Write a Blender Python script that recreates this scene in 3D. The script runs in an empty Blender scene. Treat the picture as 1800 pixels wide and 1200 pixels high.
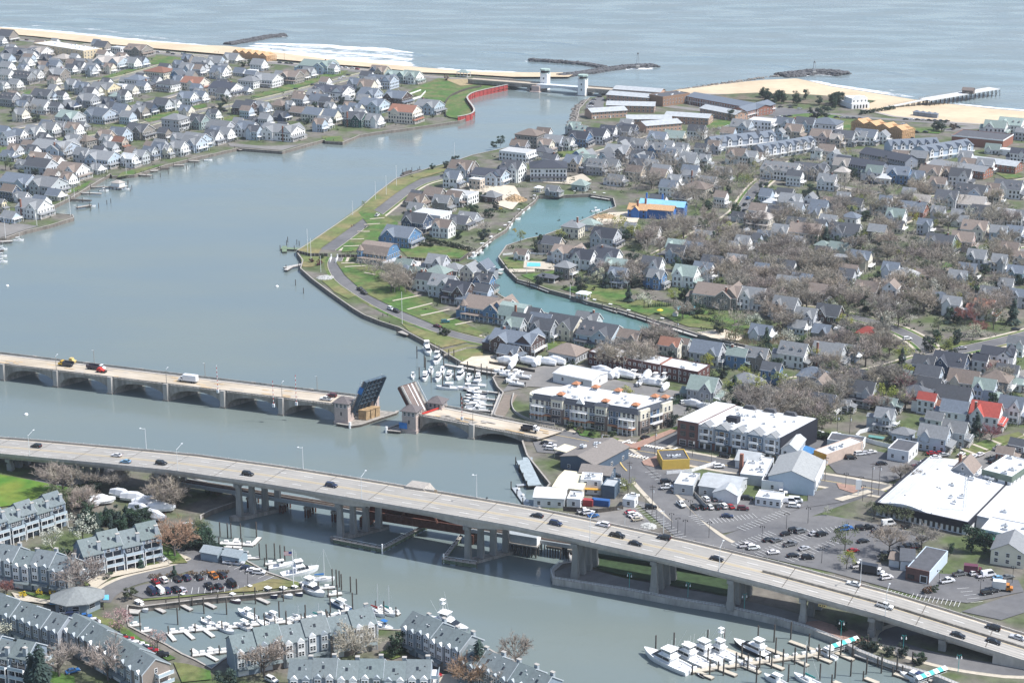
import bpy,math,random
from math import sin,cos,pi,radians,atan2,hypot,sqrt
from mathutils import Vector,geometry
S=bpy.context.scene
COL=S.collection
R=random.Random(7)
# camera, sky, sun, exposure
CAM_H,YH,FPX=275.0,-376.0,3100.0
PITCH=math.atan((600-YH)/FPX)
cam=bpy.data.cameras.new('camera');cam.sensor_width=36.0;cam.lens=36.0*FPX/1800.0
cam.clip_start=1.0;cam.clip_end=60000.0
camo=bpy.data.objects.new('camera',cam);COL.objects.link(camo)
camo.location=(0,0,CAM_H);camo.rotation_euler=(pi/2-PITCH,0,0)
S.camera=camo
SUN_EL,SUN_AZ=radians(54),radians(-11)
sl=bpy.data.lights.new('sun','SUN');sl.energy=4.4;sl.angle=radians(0.6);sl.color=(1.0,0.98,0.95)
so=bpy.data.objects.new('sun',sl);COL.objects.link(so)
sd=Vector((cos(SUN_AZ)*cos(SUN_EL),sin(SUN_AZ)*cos(SUN_EL),sin(SUN_EL)))
so.rotation_euler=sd.to_track_quat('Z','Y').to_euler();so.location=(0,0,600)
W=bpy.data.worlds.new('World');S.world=W;W.use_nodes=True
nt=W.node_tree;nt.nodes.clear()
sky=nt.nodes.new('ShaderNodeTexSky');sky.sky_type='NISHITA';sky.sun_disc=False
sky.sun_elevation=SUN_EL;sky.sun_rotation=pi/2-SUN_AZ
sky.air_density=1.0;sky.dust_density=1.6;sky.ozone_density=1.0;sky.altitude=100
bgn=nt.nodes.new('ShaderNodeBackground');bgn.inputs[1].default_value=0.135
wo=nt.nodes.new('ShaderNodeOutputWorld');nt.links.new(sky.outputs[0],bgn.inputs[0]);nt.links.new(bgn.outputs[0],wo.inputs[0])
S.view_settings.view_transform='Standard';S.view_settings.look='None';S.view_settings.gamma=1.0
S.view_settings.use_curve_mapping=False;S.view_settings.exposure=0.5
S.cycles.max_bounces=6;S.cycles.diffuse_bounces=2;S.cycles.glossy_bounces=3;S.cycles.transparent_max_bounces=8
S.cycles.volume_bounces=0;S.cycles.caustics_reflective=False;S.cycles.caustics_refractive=False
# ground geometry from the photograph's rows and columns
_c,_s=cos(PITCH),sin(PITCH)
GZ=2.0
HAZE=0.00005
def at(px,py,z=GZ):
 u,v=(px-900)/FPX,(600-py)/FPX
 d=(u,_c+v*_s,-_s+v*_c)
 t=(z-CAM_H)/d[2]
 return Vector((d[0]*t,d[1]*t,z))
def ppm(py):return 0.003468*(py-YH)
def zrow(X,Y,py):
 v=(600-py)/FPX
 return CAM_H+(v*Y*_c-Y*_s)/(_c+v*_s)
def pix(p):
 dz=p[2]-CAM_H;d=p[1]*_c-dz*_s
 return 900+FPX*p[0]/d,600-FPX*(p[1]*_s+dz*_c)/d
def T(ox,oy,s):
 return lambda x,y:(ox+x/s,oy+y/s)
 # materials
MATS={}
def mat(name,col=(.5,.5,.5),rough=.75,namt=.18,nscale=.6,objcol=False,metal=0,spec=.35,col2=None,nscale2=None,bump=0,stretch=None,detail=4):
 if name in MATS:return MATS[name]
 m=bpy.data.materials.new(name);m.use_nodes=True;n=m.node_tree;N,L=n.nodes,n.links
 b=N['Principled BSDF'];b.inputs['Roughness'].default_value=rough;b.inputs['Metallic'].default_value=metal
 b.inputs['Specular IOR Level'].default_value=spec
 tc=N.new('ShaderNodeTexCoord');src=tc.outputs['Object']
 if stretch:
  mp=N.new('ShaderNodeMapping');mp.inputs['Scale'].default_value=stretch[:3]
  if len(stretch)>3:mp.inputs['Rotation'].default_value=(0,0,stretch[3])
  L.new(src,mp.inputs[0]);src=mp.outputs[0]
 nz=N.new('ShaderNodeTexNoise');nz.inputs['Scale'].default_value=nscale;nz.inputs['Detail'].default_value=detail;nz.inputs['Roughness'].default_value=.65
 L.new(src,nz.inputs['Vector'])
 if objcol:
  oi=N.new('ShaderNodeObjectInfo');base=oi.outputs['Color']
 else:
  rg=N.new('ShaderNodeRGB');rg.outputs[0].default_value=(*col,1);base=rg.outputs[0]
 if col2:
  n2=N.new('ShaderNodeTexNoise');n2.inputs['Scale'].default_value=nscale2 or nscale*.3;n2.inputs['Detail'].default_value=5
  L.new(src,n2.inputs['Vector'])
  r2=N.new('ShaderNodeMapRange');r2.inputs[1].default_value=.42;r2.inputs[2].default_value=.6;L.new(n2.outputs[0],r2.inputs[0])
  mx=N.new('ShaderNodeMix');mx.data_type='RGBA';L.new(r2.outputs[0],mx.inputs[0]);L.new(base,mx.inputs[6]);mx.inputs[7].default_value=(*col2,1)
  base=mx.outputs[2]
 mr=N.new('ShaderNodeMapRange');mr.inputs[1].default_value=.3;mr.inputs[2].default_value=.7
 mr.inputs[3].default_value=1-namt;mr.inputs[4].default_value=1+namt;L.new(nz.outputs[0],mr.inputs[0])
 vm=N.new('ShaderNodeVectorMath');vm.operation='SCALE';L.new(base,vm.inputs[0]);L.new(mr.outputs[0],vm.inputs['Scale'])
 L.new(vm.outputs[0],b.inputs['Base Color'])
 if bump:
  bp=N.new('ShaderNodeBump');bp.inputs['Strength'].default_value=bump;bp.inputs['Distance'].default_value=.3;L.new(nz.outputs[0],bp.inputs['Height']);L.new(bp.outputs[0],b.inputs['Normal'])
 MATS[name]=m;return m
SIDING=mat('siding',objcol=True,rough=.7,namt=.07,nscale=.5)
SHINGLE=mat('shingle',objcol=True,rough=.85,namt=.16,nscale=1.2,stretch=(1,1,.4))
PAINT=mat('car_paint',objcol=True,rough=.28,namt=.03,spec=.5)
GEL=mat('gelcoat',objcol=True,rough=.3,namt=.03,spec=.5)
ANY=mat('painted',objcol=True,rough=.65,namt=.1,nscale=1.0)
LEAF=mat('leaf',objcol=True,rough=.7,namt=.35,nscale=.5)
TWIG=mat('twig',objcol=True,rough=.9,namt=.25,nscale=.4)
BARK=mat('bark',(.11,.095,.085),rough=.9,namt=.25,nscale=2)
WHITE=mat('white_paint',(.78,.78,.77),rough=.55,namt=.05)
GLASS=mat('window_glass',(.022,.028,.036),rough=.08,namt=.2,spec=.6)
TYRE=mat('rubber',(.02,.02,.02),rough=.9)
BRICK=mat('brick',(.27,.12,.085),rough=.85,namt=.25,nscale=3)
CONC=mat('concrete',(.42,.395,.36),rough=.85,namt=.16,nscale=.5,col2=(.34,.32,.295),nscale2=.06,stretch=(1,1,.3))
PIERC=mat('pier_concrete',(.27,.27,.262),rough=.9,namt=.2,nscale=.5,col2=(.21,.21,.20),nscale2=.2,stretch=(1,1,.2))
CONCD=mat('old_concrete',(.30,.28,.25),rough=.9,namt=.3,nscale=.6,col2=(.2,.185,.165),nscale2=.25,stretch=(1,1,.25))
DECKM=mat('bridge_deck',(.355,.335,.305),rough=.9,namt=.1,nscale=.35,col2=(.30,.285,.26),nscale2=.05,stretch=(.25,1.6,1,radians(24.6)))
DECKT=mat('worn_deck',(.47,.41,.33),rough=.9,namt=.14,nscale=.25,col2=(.40,.34,.26),nscale2=.09,stretch=(.4,1.4,1,radians(20)))
ASPH=mat('asphalt',(.115,.115,.12),rough=.92,namt=.14,nscale=.25,col2=(.15,.148,.148),nscale2=.03)
ASPHL=mat('pale_asphalt',(.20,.19,.178),rough=.92,namt=.14,nscale=.25,col2=(.165,.16,.155),nscale2=.04)
WALK=mat('pavement',(.46,.41,.33),rough=.9,namt=.12,nscale=.8)
LINE=mat('road_paint',(.72,.72,.70),rough=.7,namt=.15,nscale=1.5)
YLINE=mat('yellow_paint',(.56,.42,.17),rough=.7,namt=.15,nscale=1.5)
GRASS=mat('grass',(.062,.125,.026),rough=.95,namt=.4,nscale=.3,col2=(.125,.135,.05),nscale2=.07,detail=8)
GRASSY=mat('dry_grass',(.125,.15,.05),rough=.95,namt=.3,nscale=.25,col2=(.19,.165,.075),nscale2=.05,detail=8)
EARTH=mat('yard_ground',(.145,.132,.112),rough=.95,namt=.35,nscale=.2,col2=(.075,.10,.038),nscale2=.045,detail=8)
SAND=mat('sand',(.56,.45,.31),rough=.95,namt=.1,nscale=.12,col2=(.49,.39,.265),nscale2=.02,detail=8)
SHELL=mat('pale_sand',(.55,.48,.38),rough=.95,namt=.15,nscale=.3)
WOOD=mat('weathered_wood',(.33,.305,.275),rough=.9,namt=.25,nscale=1.2)
WOODD=mat('dark_timber',(.085,.075,.065),rough=.9,namt=.4,nscale=.8)
LUMBER=mat('new_lumber',(.50,.31,.165),rough=.85,namt=.25,nscale=1.2)
ROCK=mat('rock',(.10,.10,.105),rough=.9,namt=.4,nscale=.5)
ROCKP=mat('pale_rock',(.22,.20,.18),rough=.9,namt=.4,nscale=.5)
RUST=mat('rusty_steel',(.10,.042,.03),rough=.85,namt=.4,nscale=.7)
STEEL=mat('grey_steel',(.33,.36,.38),rough=.6,namt=.15,nscale=1)
GALV=mat('galvanised_steel',(.62,.64,.65),rough=.5,namt=.08)
REDW=mat('red_sheet_piling',(.34,.055,.05),rough=.8,namt=.25,nscale=.6,stretch=(1,1,.15))
WROOF=mat('white_roof_membrane',(.60,.61,.62),rough=.8,namt=.12,nscale=.3,col2=(.53,.535,.54),nscale2=.09,detail=8)
GROOF=mat('grey_metal_roof',(.40,.42,.43),rough=.6,namt=.15,nscale=.4)
DROOF=mat('dark_roof_felt',(.085,.088,.098),rough=.9,namt=.2,nscale=.6)
COPPER=mat('copper_roof',(.42,.19,.10),rough=.5,namt=.2,nscale=1)
CREAM=mat('cream_canvas',(.66,.60,.44),rough=.8,namt=.06)
STONE=mat('pinkish_stone',(.44,.36,.325),rough=.85,namt=.12,nscale=1)
BROWNST=mat('brown_stone',(.20,.165,.145),rough=.9,namt=.2,nscale=1.5)
WRAP=mat('shrink_wrap',(.70,.71,.72),rough=.35,namt=.05,spec=.5)
PAVER=mat('brick_paving',(.30,.19,.15),rough=.9,namt=.2,nscale=1)
def water_mat(name,col,col2,rough,b1,s1,b2,s2,rot=0.5,tint=None):
 m=bpy.data.materials.new(name);m.use_nodes=True;n=m.node_tree;N,L=n.nodes,n.links
 b=N['Principled BSDF'];b.inputs['IOR'].default_value=1.33;b.inputs['Roughness'].default_value=rough
 tc=N.new('ShaderNodeTexCoord');mp=N.new('ShaderNodeMapping');mp.inputs['Rotation'].default_value=(0,0,rot);mp.inputs['Scale'].default_value=(1,2.6,1)
 L.new(tc.outputs['Object'],mp.inputs[0])
 def noise(sc,det):
  q=N.new('ShaderNodeTexNoise');q.inputs['Scale'].default_value=sc;q.inputs['Detail'].default_value=det;L.new(mp.outputs[0],q.inputs['Vector']);return q
 big=noise(.006,4);r=N.new('ShaderNodeMapRange');r.inputs[1].default_value=.35;r.inputs[2].default_value=.65;L.new(big.outputs[0],r.inputs[0])
 mx=N.new('ShaderNodeMix');mx.data_type='RGBA';L.new(r.outputs[0],mx.inputs[0]);mx.inputs[6].default_value=(*col,1);mx.inputs[7].default_value=(*col2,1)
 L.new(mx.outputs[2],b.inputs['Base Color'])
 a1,a2=noise(s1,3),noise(s2,2)
 mt=N.new('ShaderNodeMath');mt.operation='MULTIPLY';mt.inputs[1].default_value=b2;L.new(a2.outputs[0],mt.inputs[0])
 m1=N.new('ShaderNodeMath');m1.operation='MULTIPLY_ADD';m1.inputs[1].default_value=b1;L.new(a1.outputs[0],m1.inputs[0]);L.new(mt.outputs[0],m1.inputs[2])
 cal=noise(.012,3);cr=N.new('ShaderNodeMapRange');cr.inputs[1].default_value=.4;cr.inputs[2].default_value=.62;cr.inputs[3].default_value=.25;cr.inputs[4].default_value=1;L.new(cal.outputs[0],cr.inputs[0])
 rg_=N.new('ShaderNodeMapRange');rg_.inputs[1].default_value=.38;rg_.inputs[2].default_value=.64;rg_.inputs[3].default_value=rough*.6;rg_.inputs[4].default_value=rough*2.6;L.new(cal.outputs[0],rg_.inputs[0]);L.new(rg_.outputs[0],b.inputs['Roughness'])
 bp=N.new('ShaderNodeBump');bp.inputs['Distance'].default_value=1.0;L.new(cr.outputs[0],bp.inputs['Strength']);L.new(m1.outputs[0],bp.inputs['Height']);L.new(bp.outputs[0],b.inputs['Normal'])
 MATS[name]=m;return m
OCEAN=water_mat('ocean_water',(.165,.215,.23),(.185,.225,.235),.2,1.5,.04,.25,.3,rot=.45)
RIVER=water_mat('river_water',(.14,.178,.182),(.155,.185,.172),.06,.14,.09,.055,.7,rot=.2)
CREEK=water_mat('creek_water',(.095,.18,.175),(.09,.16,.15),.07,.10,.12,.05,.8,rot=.8)
# mesh builder
class MB:
 def __init__(s,*mats):s.v,s.f,s.mi,s.mats=[],[],[],list(mats)
 def poly(s,pts,m=0):
  k=len(s.v);s.v+=[tuple(p)for p in pts];s.f.append(tuple(range(k,k+len(pts))));s.mi.append(m)
 def hexa(s,p,m=0):
  k=len(s.v);s.v+=[tuple(q)for q in p]
  for q in((3,2,1,0),(4,5,6,7),(0,1,5,4),(1,2,6,5),(2,3,7,6),(3,0,4,7)):
   s.f.append(tuple(k+i for i in q));s.mi.append(m)
 def box(s,x0,x1,y0,y1,z0,z1,m=0):
  s.hexa([(x0,y0,z0),(x1,y0,z0),(x1,y1,z0),(x0,y1,z0),(x0,y0,z1),(x1,y0,z1),(x1,y1,z1),(x0,y1,z1)],m)
 def prism(s,pts,z0,z1,m=0):
  if sum(pts[i][0]*pts[(i+1)%len(pts)][1]-pts[(i+1)%len(pts)][0]*pts[i][1]for i in range(len(pts)))<0:pts=pts[::-1]
  k,n=len(s.v),len(pts)
  s.v+=[(p[0],p[1],z0)for p in pts]+[(p[0],p[1],z1)for p in pts]
  s.f.append(tuple(k+n+i for i in range(n)));s.f.append(tuple(k+n-1-i for i in range(n)));s.mi+=[m,m]
  for i in range(n):
   j=(i+1)%n;s.f.append((k+i,k+j,k+n+j,k+n+i));s.mi.append(m)
 def xprism(s,prof,y0,y1,m=0):
  k,n=len(s.v),len(prof)
  s.v+=[(p[0],y0,p[1])for p in prof]+[(p[0],y1,p[1])for p in prof]
  s.f.append(tuple(k+i for i in range(n)));s.f.append(tuple(k+n+n-1-i for i in range(n)));s.mi+=[m,m]
  for i in range(n):
   j=(i+1)%n;s.f.append((k+j,k+i,k+n+i,k+n+j));s.mi.append(m)
 def yprism(s,prof,x0,x1,m=0):
  k,n=len(s.v),len(prof)
  s.v+=[(x0,p[0],p[1])for p in prof]+[(x1,p[0],p[1])for p in prof]
  s.f.append(tuple(k+n-1-i for i in range(n)));s.f.append(tuple(k+n+i for i in range(n)));s.mi+=[m,m]
  for i in range(n):
   j=(i+1)%n;s.f.append((k+i,k+j,k+n+j,k+n+i));s.mi.append(m)
 def cyl(s,a,b,r0,r1=None,n=6,m=0,cap=True):
  a,b=Vector(a),Vector(b);r1=r0 if r1 is None else r1
  d=(b-a).normalized();u=d.orthogonal().normalized();w=d.cross(u);k=len(s.v)
  for p,r in((a,r0),(b,r1)):
   for i in range(n):
    t=2*pi*i/n;s.v.append(tuple(p+u*(r*cos(t))+w*(r*sin(t))))
  for i in range(n):
   j=(i+1)%n;s.f.append((k+i,k+j,k+n+j,k+n+i));s.mi.append(m)
  if cap:
   s.f.append(tuple(k+n+i for i in range(n)));s.mi.append(m);s.f.append(tuple(k+n-1-i for i in range(n)));s.mi.append(m)
 def gable(s,x0,x1,y0,y1,ze,h,ax='x',ov=.45,th=.22,m=0):
  if ax=='x':
   ym=(y0+y1)/2;sl=h/(ym-y0);X0,X1=x0-ov,x1+ov
   for sg,ye in((-1,y0),(1,y1)):
    e=(ye+sg*ov,ze-sl*ov);r=(ym-sg*.02,ze+h)
    p=[(X0,*e),(X1,*e),(X1,*r),(X0,*r)]
    if sg>0:p=[p[1],p[0],p[3],p[2]]
    s.hexa(p+[(q[0],q[1],q[2]+th)for q in p],m)
  else:
   xm=(x0+x1)/2;sl=h/(xm-x0);Y0,Y1=y0-ov,y1+ov
   for sg,xe in((-1,x0),(1,x1)):
    e=(xe+sg*ov,ze-sl*ov);r=(xm-sg*.02,ze+h)
    p=[(e[0],Y1,e[1]),(e[0],Y0,e[1]),(r[0],Y0,r[1]),(r[0],Y1,r[1])]
    if sg>0:p=[p[1],p[0],p[3],p[2]]
    s.hexa(p+[(q[0],q[1],q[2]+th)for q in p],m)
 def hip(s,x0,x1,y0,y1,ze,h,ov=.5,th=.2,m=0,flat=0):
  x0-=ov;x1+=ov;y0-=ov;y1+=ov;w,d=x1-x0,y1-y0;q=min(w,d)/2*(1-flat)
  a=[(x0,y0),(x1,y0),(x1,y1),(x0,y1)];b=[(x0+q,y0+q),(x1-q,y0+q),(x1-q,y1-q),(x0+q,y1-q)]
  if flat==0:b=[(p[0]+(.02 if p[0]>(x0+x1)/2 else-.02),p[1]+(.02 if i>1 else-.02))for i,p in enumerate(b)]
  s.box(x0,x1,y0,y1,ze-.05,ze+th,m)
  s.hexa([(*p,ze+th)for p in a]+[(*p,ze+h)for p in b],m)
 def gwall(s,x0,x1,y0,y1,z0,ze,h,ax='x',m=0):
  if ax=='x':s.yprism([(y0,z0),(y1,z0),(y1,ze),((y0+y1)/2,ze+h),(y0,ze)],x0,x1,m)
  else:s.xprism([(x0,z0),(x1,z0),(x1,ze),((x0+x1)/2,ze+h),(x0,ze)],y0,y1,m)
 def mesh(s,name,smooth=False):
  me=bpy.data.meshes.new(name);me.from_pydata(s.v,[],s.f)
  for m in s.mats:me.materials.append(m)
  me.polygons.foreach_set('material_index',s.mi)
  if smooth:me.polygons.foreach_set('use_smooth',[True]*len(s.f))
  me.update();return me
def OB(name,me,parent=None,loc=(0,0,0),rz=0.0,col=None):
 o=bpy.data.objects.new(name,me);COL.objects.link(o);o.location=loc
 if rz:o.rotation_euler=(0,0,rz)
 if parent is not None:o.parent=parent
 if col:o.color=(*col,1)
 return o
def tag(o,label=None,cat=None,group=None,kind=None):
 if label:o['label']=label
 if cat:o['category']=cat
 if group:o['group']=group
 if kind:o['kind']=kind
 return o
def thing(name,label,cat,loc=(0,0,0),rz=0.0,group=None):
 return tag(OB(name,None,None,loc,rz),label,cat,group)
def struct(name,mb):return tag(OB(name,mb.mesh(name)),kind='structure')
AUTO=[]
def auto(o,desc,zone,cat,group,px):
 o['category']=cat;o['group']=group;AUTO.append((o,desc,zone,px));return o
def jit(c,a=.06):k=1+R.uniform(-a,a);a=min(a,.1);return tuple(min(.95,max(.005,x*k*(1+R.uniform(-a/3,a/3))))for x in c)
ZK=[0]
ROADS=[]
def flat(name,pts,z,m,kind='structure',holes=()):
 loops=[[Vector((*at(*p)[:2],0))if isinstance(p,tuple)else Vector((p[0],p[1],0))for p in L]for L in[pts,*holes]]
 tris=geometry.tessellate_polygon(loops);vs=[v for L in loops for v in L]
 mb=MB(m);mb.v=[(v.x,v.y,z)for v in vs]
 for t in tris:
  a,b,c=(vs[i]for i in t)
  mb.f.append(tuple(t)if(b-a).cross(c-a).z>0 else tuple(t[::-1]));mb.mi.append(0)
 o=OB(name,mb.mesh(name))
 if kind:o['kind']=kind
 return o
def resample(P,step):
 out=[P[0].copy()]
 for a,b in zip(P,P[1:]):
  n=max(1,int((b-a).length/step))
  for i in range(1,n+1):out.append(a.lerp(b,i/n))
 return out
def smooth(P,it=2):
 for _ in range(it):
  Q=[P[0]]
  for a,b in zip(P,P[1:]):Q+=[a.lerp(b,.25),a.lerp(b,.75)]
  P=Q+[P[-1]]
 return P
def ribbon(mb,P,o0,o1,z0,z1=None,m=0,h=0):
 n=len(P);nr=[]
 for i in range(n):
  d=(P[min(i+1,n-1)]-P[max(i-1,0)]);d.z=0;d.normalize();nr.append(Vector((d.y,-d.x,0)))
 z1=z0 if z1 is None else z1
 A=[(p+q*o0)for p,q in zip(P,nr)];B=[(p+q*o1)for p,q in zip(P,nr)]
 for i in range(n-1):
  a,b,c,d=A[i],B[i],B[i+1],A[i+1]
  if h:mb.hexa([(b.x,b.y,z0),(c.x,c.y,z0),(d.x,d.y,z0),(a.x,a.y,z0),(b.x,b.y,z1+h),(c.x,c.y,z1+h),(d.x,d.y,z1+h),(a.x,a.y,z1+h)],m)
  else:mb.poly([(b.x,b.y,z1),(c.x,c.y,z1),(d.x,d.y,z0),(a.x,a.y,z0)],m)
def line(pts,z=GZ,sm=0):
 P=[at(*p,z)for p in pts]
 return smooth(P,sm)if sm else P
WIN={}
def window_mesh(w,h,frame=WHITE,mull=True):
 k=(round(w,1),round(h,1),frame.name,mull)
 if k not in WIN:
  b=MB(frame,GLASS);b.box(-w/2-.13,w/2+.13,-.07,.05,-h/2-.13,h/2+.15,0);b.box(-w/2,w/2,-.10,-.03,-h/2,h/2,1)
  if mull:b.box(-w/2,w/2,-.125,-.06,-.05,.05,0)
  WIN[k]=b.mesh('window')
 return WIN[k]
FACE={'f':(0,-1,0),'r':(1,0,pi/2),'l':(-1,0,-pi/2),'b':(0,1,pi)}
def put(parent,name,me,face,u,z,x0,x1,y0,y1,col=None):
 fx,fy,rz=FACE[face];xm,ym=(x0+x1)/2,(y0+y1)/2
 loc={'f':(xm+u,y0,z),'b':(xm-u,y1,z),'r':(x1,ym+u,z),'l':(x0,ym-u,z)}[face]
 return OB(name,me,parent,loc,rz,col)
 # THE SETTING
b=MB(OCEAN);b.poly([(-9000,250,0),(9000,250,0),(9000,40000,0),(-9000,40000,0)]);struct('ocean',b)
b=MB(EARTH);b.poly([(-9000,250,-6),(9000,250,-6),(9000,3000,-6),(-9000,3000,-6)]);struct('sea_bed',b)
flat('river',[(-400,230),(0,190),(600,160),(888,150),(942,160),(1012,166),(1060,180),(1200,300),(1500,420),(2200,640),(2200,1500),(-400,1500)],.03,RIVER)
AVON=[(-260,470),(0,419),(12,418),(30,411),(46,406),(85,397),(130,383),(128,378),(86,375),(85,367),(106,357),(125,348),(166,323),(195,306),(197,310),(236,308),(262,300),(290,291),(330,281),(370,272),(418,261),(430,262),(496,267),(570,246),(572,249),(602,251),(632,238),(664,233),(718,226),(809,213),(833,204),(836,198),(829,188),(822,176),(826,172),(842,166),(890,156),(915,150),(925,146),(900,138),(820,133),(740,130),(658,121),(590,116),(480,106),(370,96),(266,87),(160,77),(60,66),(0,60),(-260,40)]
BELMAR=[(1036,172),(1029,180),(1018,192),(1016,204),(1008,224),(996,236),(940,250),(900,258),(858,267),(830,273),(798,284),(760,294),(728,304),(696,314),(664,338),(628,370),(576,405),(540,430),(521,441),(524,447),(532,458),(528,472),(548,490),(580,514),(620,542),(640,554),(668,565),(702,576),(724,588),(776,616),(812,638),(840,647),(878,653),(866,664),(874,680),(884,690),(868,728),(880,738),(930,752),(918,776),(926,800),(950,830),(966,850),(950,872),(946,890),(975,930),(998,968),(1004,988),(984,990),(968,1004),(972,1018),(1100,1038),(1189,1055),(1278,1069),(1367,1089),(1420,1105),(1471,1124),(1510,1146),(1560,1166),(1649,1191),(1720,1220),(1900,1300),(2150,1300),(2150,232),(1800,222),(1680,214),(1568,202),(1480,182),(1380,170),(1250,166),(1196,161),(1130,164),(1080,166)]
CREEKP=[(946,345),(980,344),(1036,342),(1078,349),(1082,364),(1040,380),(1000,398),(956,414),(926,420),(890,432),(876,452),(892,474),(910,492),(940,500),(966,510),(1000,519),(1032,530),(1060,537),(1086,544),(1120,554),(1158,566),(1180,572),(1228,588),(1268,598),(1314,608),(1310,624),(1272,628),(1230,622),(1180,614),(1140,602),(1100,592),(1040,572),(1000,562),(944,546),(910,534),(880,520),(866,508),(852,490),(846,472),(836,458),(822,456),(822,447),(838,442),(854,428),(870,416),(890,404),(904,384),(924,366),(940,354)]
CONDO=[(-500,815),(0,797),(200,814),(330,838),(400,859),(420,880),(372,896),(352,906),(357,940),(380,959),(415,976),(469,1006),(528,1026),(531,1036),(446,1045),(344,1054),(247,1066),(224,1064),(222,1082),(226,1101),(249,1113),(291,1133),(320,1150),(343,1160),(372,1176),(392,1160),(420,1143),(520,1125),(640,1110),(664,1106),(700,1108),(740,1100),(790,1112),(860,1142),(940,1190),(985,1230),(1060,1300),(-500,1300)]
AV=flat('avon_shore_ground',AVON,GZ,EARTH);AV.name='north_ground'
BE=flat('south_ground',BELMAR,GZ,EARTH,holes=[CREEKP])
CO=flat('condo_ground',CONDO,GZ,EARTH)
flat('creek_water',CREEKP,.06,CREEK)
BULK=mat('bulkhead_timber',(.17,.15,.13),rough=.9,namt=.4,nscale=.5,stretch=(1,1,.2))
def bulkhead(name,pts,m,top=.25,cap=WOOD,closed=False,lo=-1.5,capw=.7):
 P=line(pts+(pts[:1]if closed else[]))
 mb=MB(m,cap);ribbon(mb,P,-.12,.14,lo,GZ,0,h=top-.02)
 ribbon(mb,P,-capw+.2,.2,GZ+top,GZ+top,1,h=.12)
 return struct(name,mb)
bulkhead('north_bulkhead',AVON[:31],BULK)
bulkhead('river_bulkhead',BELMAR[:46],BULK)
bulkhead('promenade_bulkhead',BELMAR[46:63],mat('promenade_concrete',(.36,.35,.32),rough=.9,namt=.3,nscale=.4,stretch=(1,1,.2)),top=.3,cap=CONC,capw=1.6)
bulkhead('creek_bulkhead',CREEKP,BULK,closed=True)
bulkhead('condo_bulkhead',CONDO[1:36],BULK)
def beach(name,inner,outer,z0=GZ+.06,z1=-.25):
 a,b_=resample(line(inner,0),6),resample(line(outer,0),6);n=90
 pk=lambda L,t:L[int(t*(len(L)-1))]
 mb=MB(SAND);K=5
 for i in range(n+1):
  p,q=pk(a,i/n),pk(b_,i/n)
  for k in range(K+1):
   t=k/K;w=p.lerp(q,t);zz=z0+(z1-z0)*t**2.2
   mb.v.append((w.x,w.y,zz))
 for i in range(n):
  for k in range(K):
   c=i*(K+1)+k;mb.f.append((c,c+1,c+K+2,c+K+1));mb.mi.append(0)
 return struct(name,mb)
beach('north_beach',[(-260,42),(0,62),(60,67),(160,78),(266,88),(370,97),(480,107),(590,117),(658,122),(740,131),(820,134),(900,139),(1000,139)],[(-260,22),(0,47),(80,54),(170,63),(260,72),(360,79),(400,80),(480,90),(580,103),(680,112),(730,117),(800,123),(860,126),(940,127),(1020,127)])
beach('south_beach',[(1170,168),(1250,171),(1380,177),(1480,190),(1568,209),(1680,221),(1800,230),(2150,240)],[(1196,157),(1260,147),(1340,139),(1400,136),(1415,139),(1460,150),(1520,159),(1600,172),(1640,178),(1680,182),(1740,189),(1800,194),(2150,222)])
m=bpy.data.materials.new('foam');m.use_nodes=True;n_=m.node_tree;N,L=n_.nodes,n_.links
N['Principled BSDF'].inputs['Base Color'].default_value=(.85,.87,.88,1);N['Principled BSDF'].inputs['Roughness'].default_value=.9
at_=N.new('ShaderNodeAttribute');at_.attribute_name='foam_amount'
tc=N.new('ShaderNodeTexCoord');mp=N.new('ShaderNodeMapping');mp.inputs['Rotation'].default_value=(0,0,radians(28));mp.inputs['Scale'].default_value=(.22,1,1);L.new(tc.outputs['Object'],mp.inputs[0])
nz=N.new('ShaderNodeTexNoise');nz.inputs['Scale'].default_value=.2;nz.inputs['Detail'].default_value=9;nz.inputs['Roughness'].default_value=.7;L.new(mp.outputs[0],nz.inputs['Vector'])
ad=N.new('ShaderNodeMath');ad.operation='ADD';L.new(nz.outputs[0],ad.inputs[0]);L.new(at_.outputs['Fac'],ad.inputs[1])
rr=N.new('ShaderNodeMapRange');rr.inputs[1].default_value=1.0;rr.inputs[2].default_value=1.12;L.new(ad.outputs[0],rr.inputs[0]);L.new(rr.outputs[0],N['Principled BSDF'].inputs['Alpha'])
FOAM=m
def surf(inner,outer,prof):
 a,b_=resample(line(inner,.1),5),resample(line(outer,.1),5);n=max(12,len(a)//2);K=len(prof)-1
 pk=lambda L,t:L[int(t*(len(L)-1))]
 mb=MB(FOAM);den=[]
 for i in range(n+1):
  p,q=pk(a,i/n),pk(b_,i/n);e=min(1,i/3,(n-i)/3)
  for k in range(K+1):
   w=p.lerp(q,k/K);mb.v.append((w.x,w.y,.12));den.append(prof[k]*e if k else prof[k]*max(e,.4))
 for i in range(n):
  for k in range(K):
   c=i*(K+1)+k;mb.f.append((c,c+1,c+K+2,c+K+1));mb.mi.append(0)
 me=mb.mesh('foam');A=me.attributes.new('foam_amount','FLOAT','POINT');A.data.foreach_set('value',den)
 return tag(OB('foam',me),kind='stuff')
surf([(-60,44),(0,48),(80,55),(170,64),(260,73),(360,80),(400,81)],[(-60,39),(0,43),(60,43),(110,44),(170,47),(230,57),(330,71),(400,78)],[.75,.52,.4,.25,.5,.42,.05])
surf([(405,82),(480,91),(580,104),(680,113),(764,120)],[(425,75),(500,75),(570,76),(614,79),(680,82),(752,94)],[.8,.6,.5,.62,.48,.56,.68,.05])
surf([(730,118),(800,124),(860,127),(950,128)],[(745,111),(800,118),(860,123),(950,125)],[.75,.5,.1])
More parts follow.
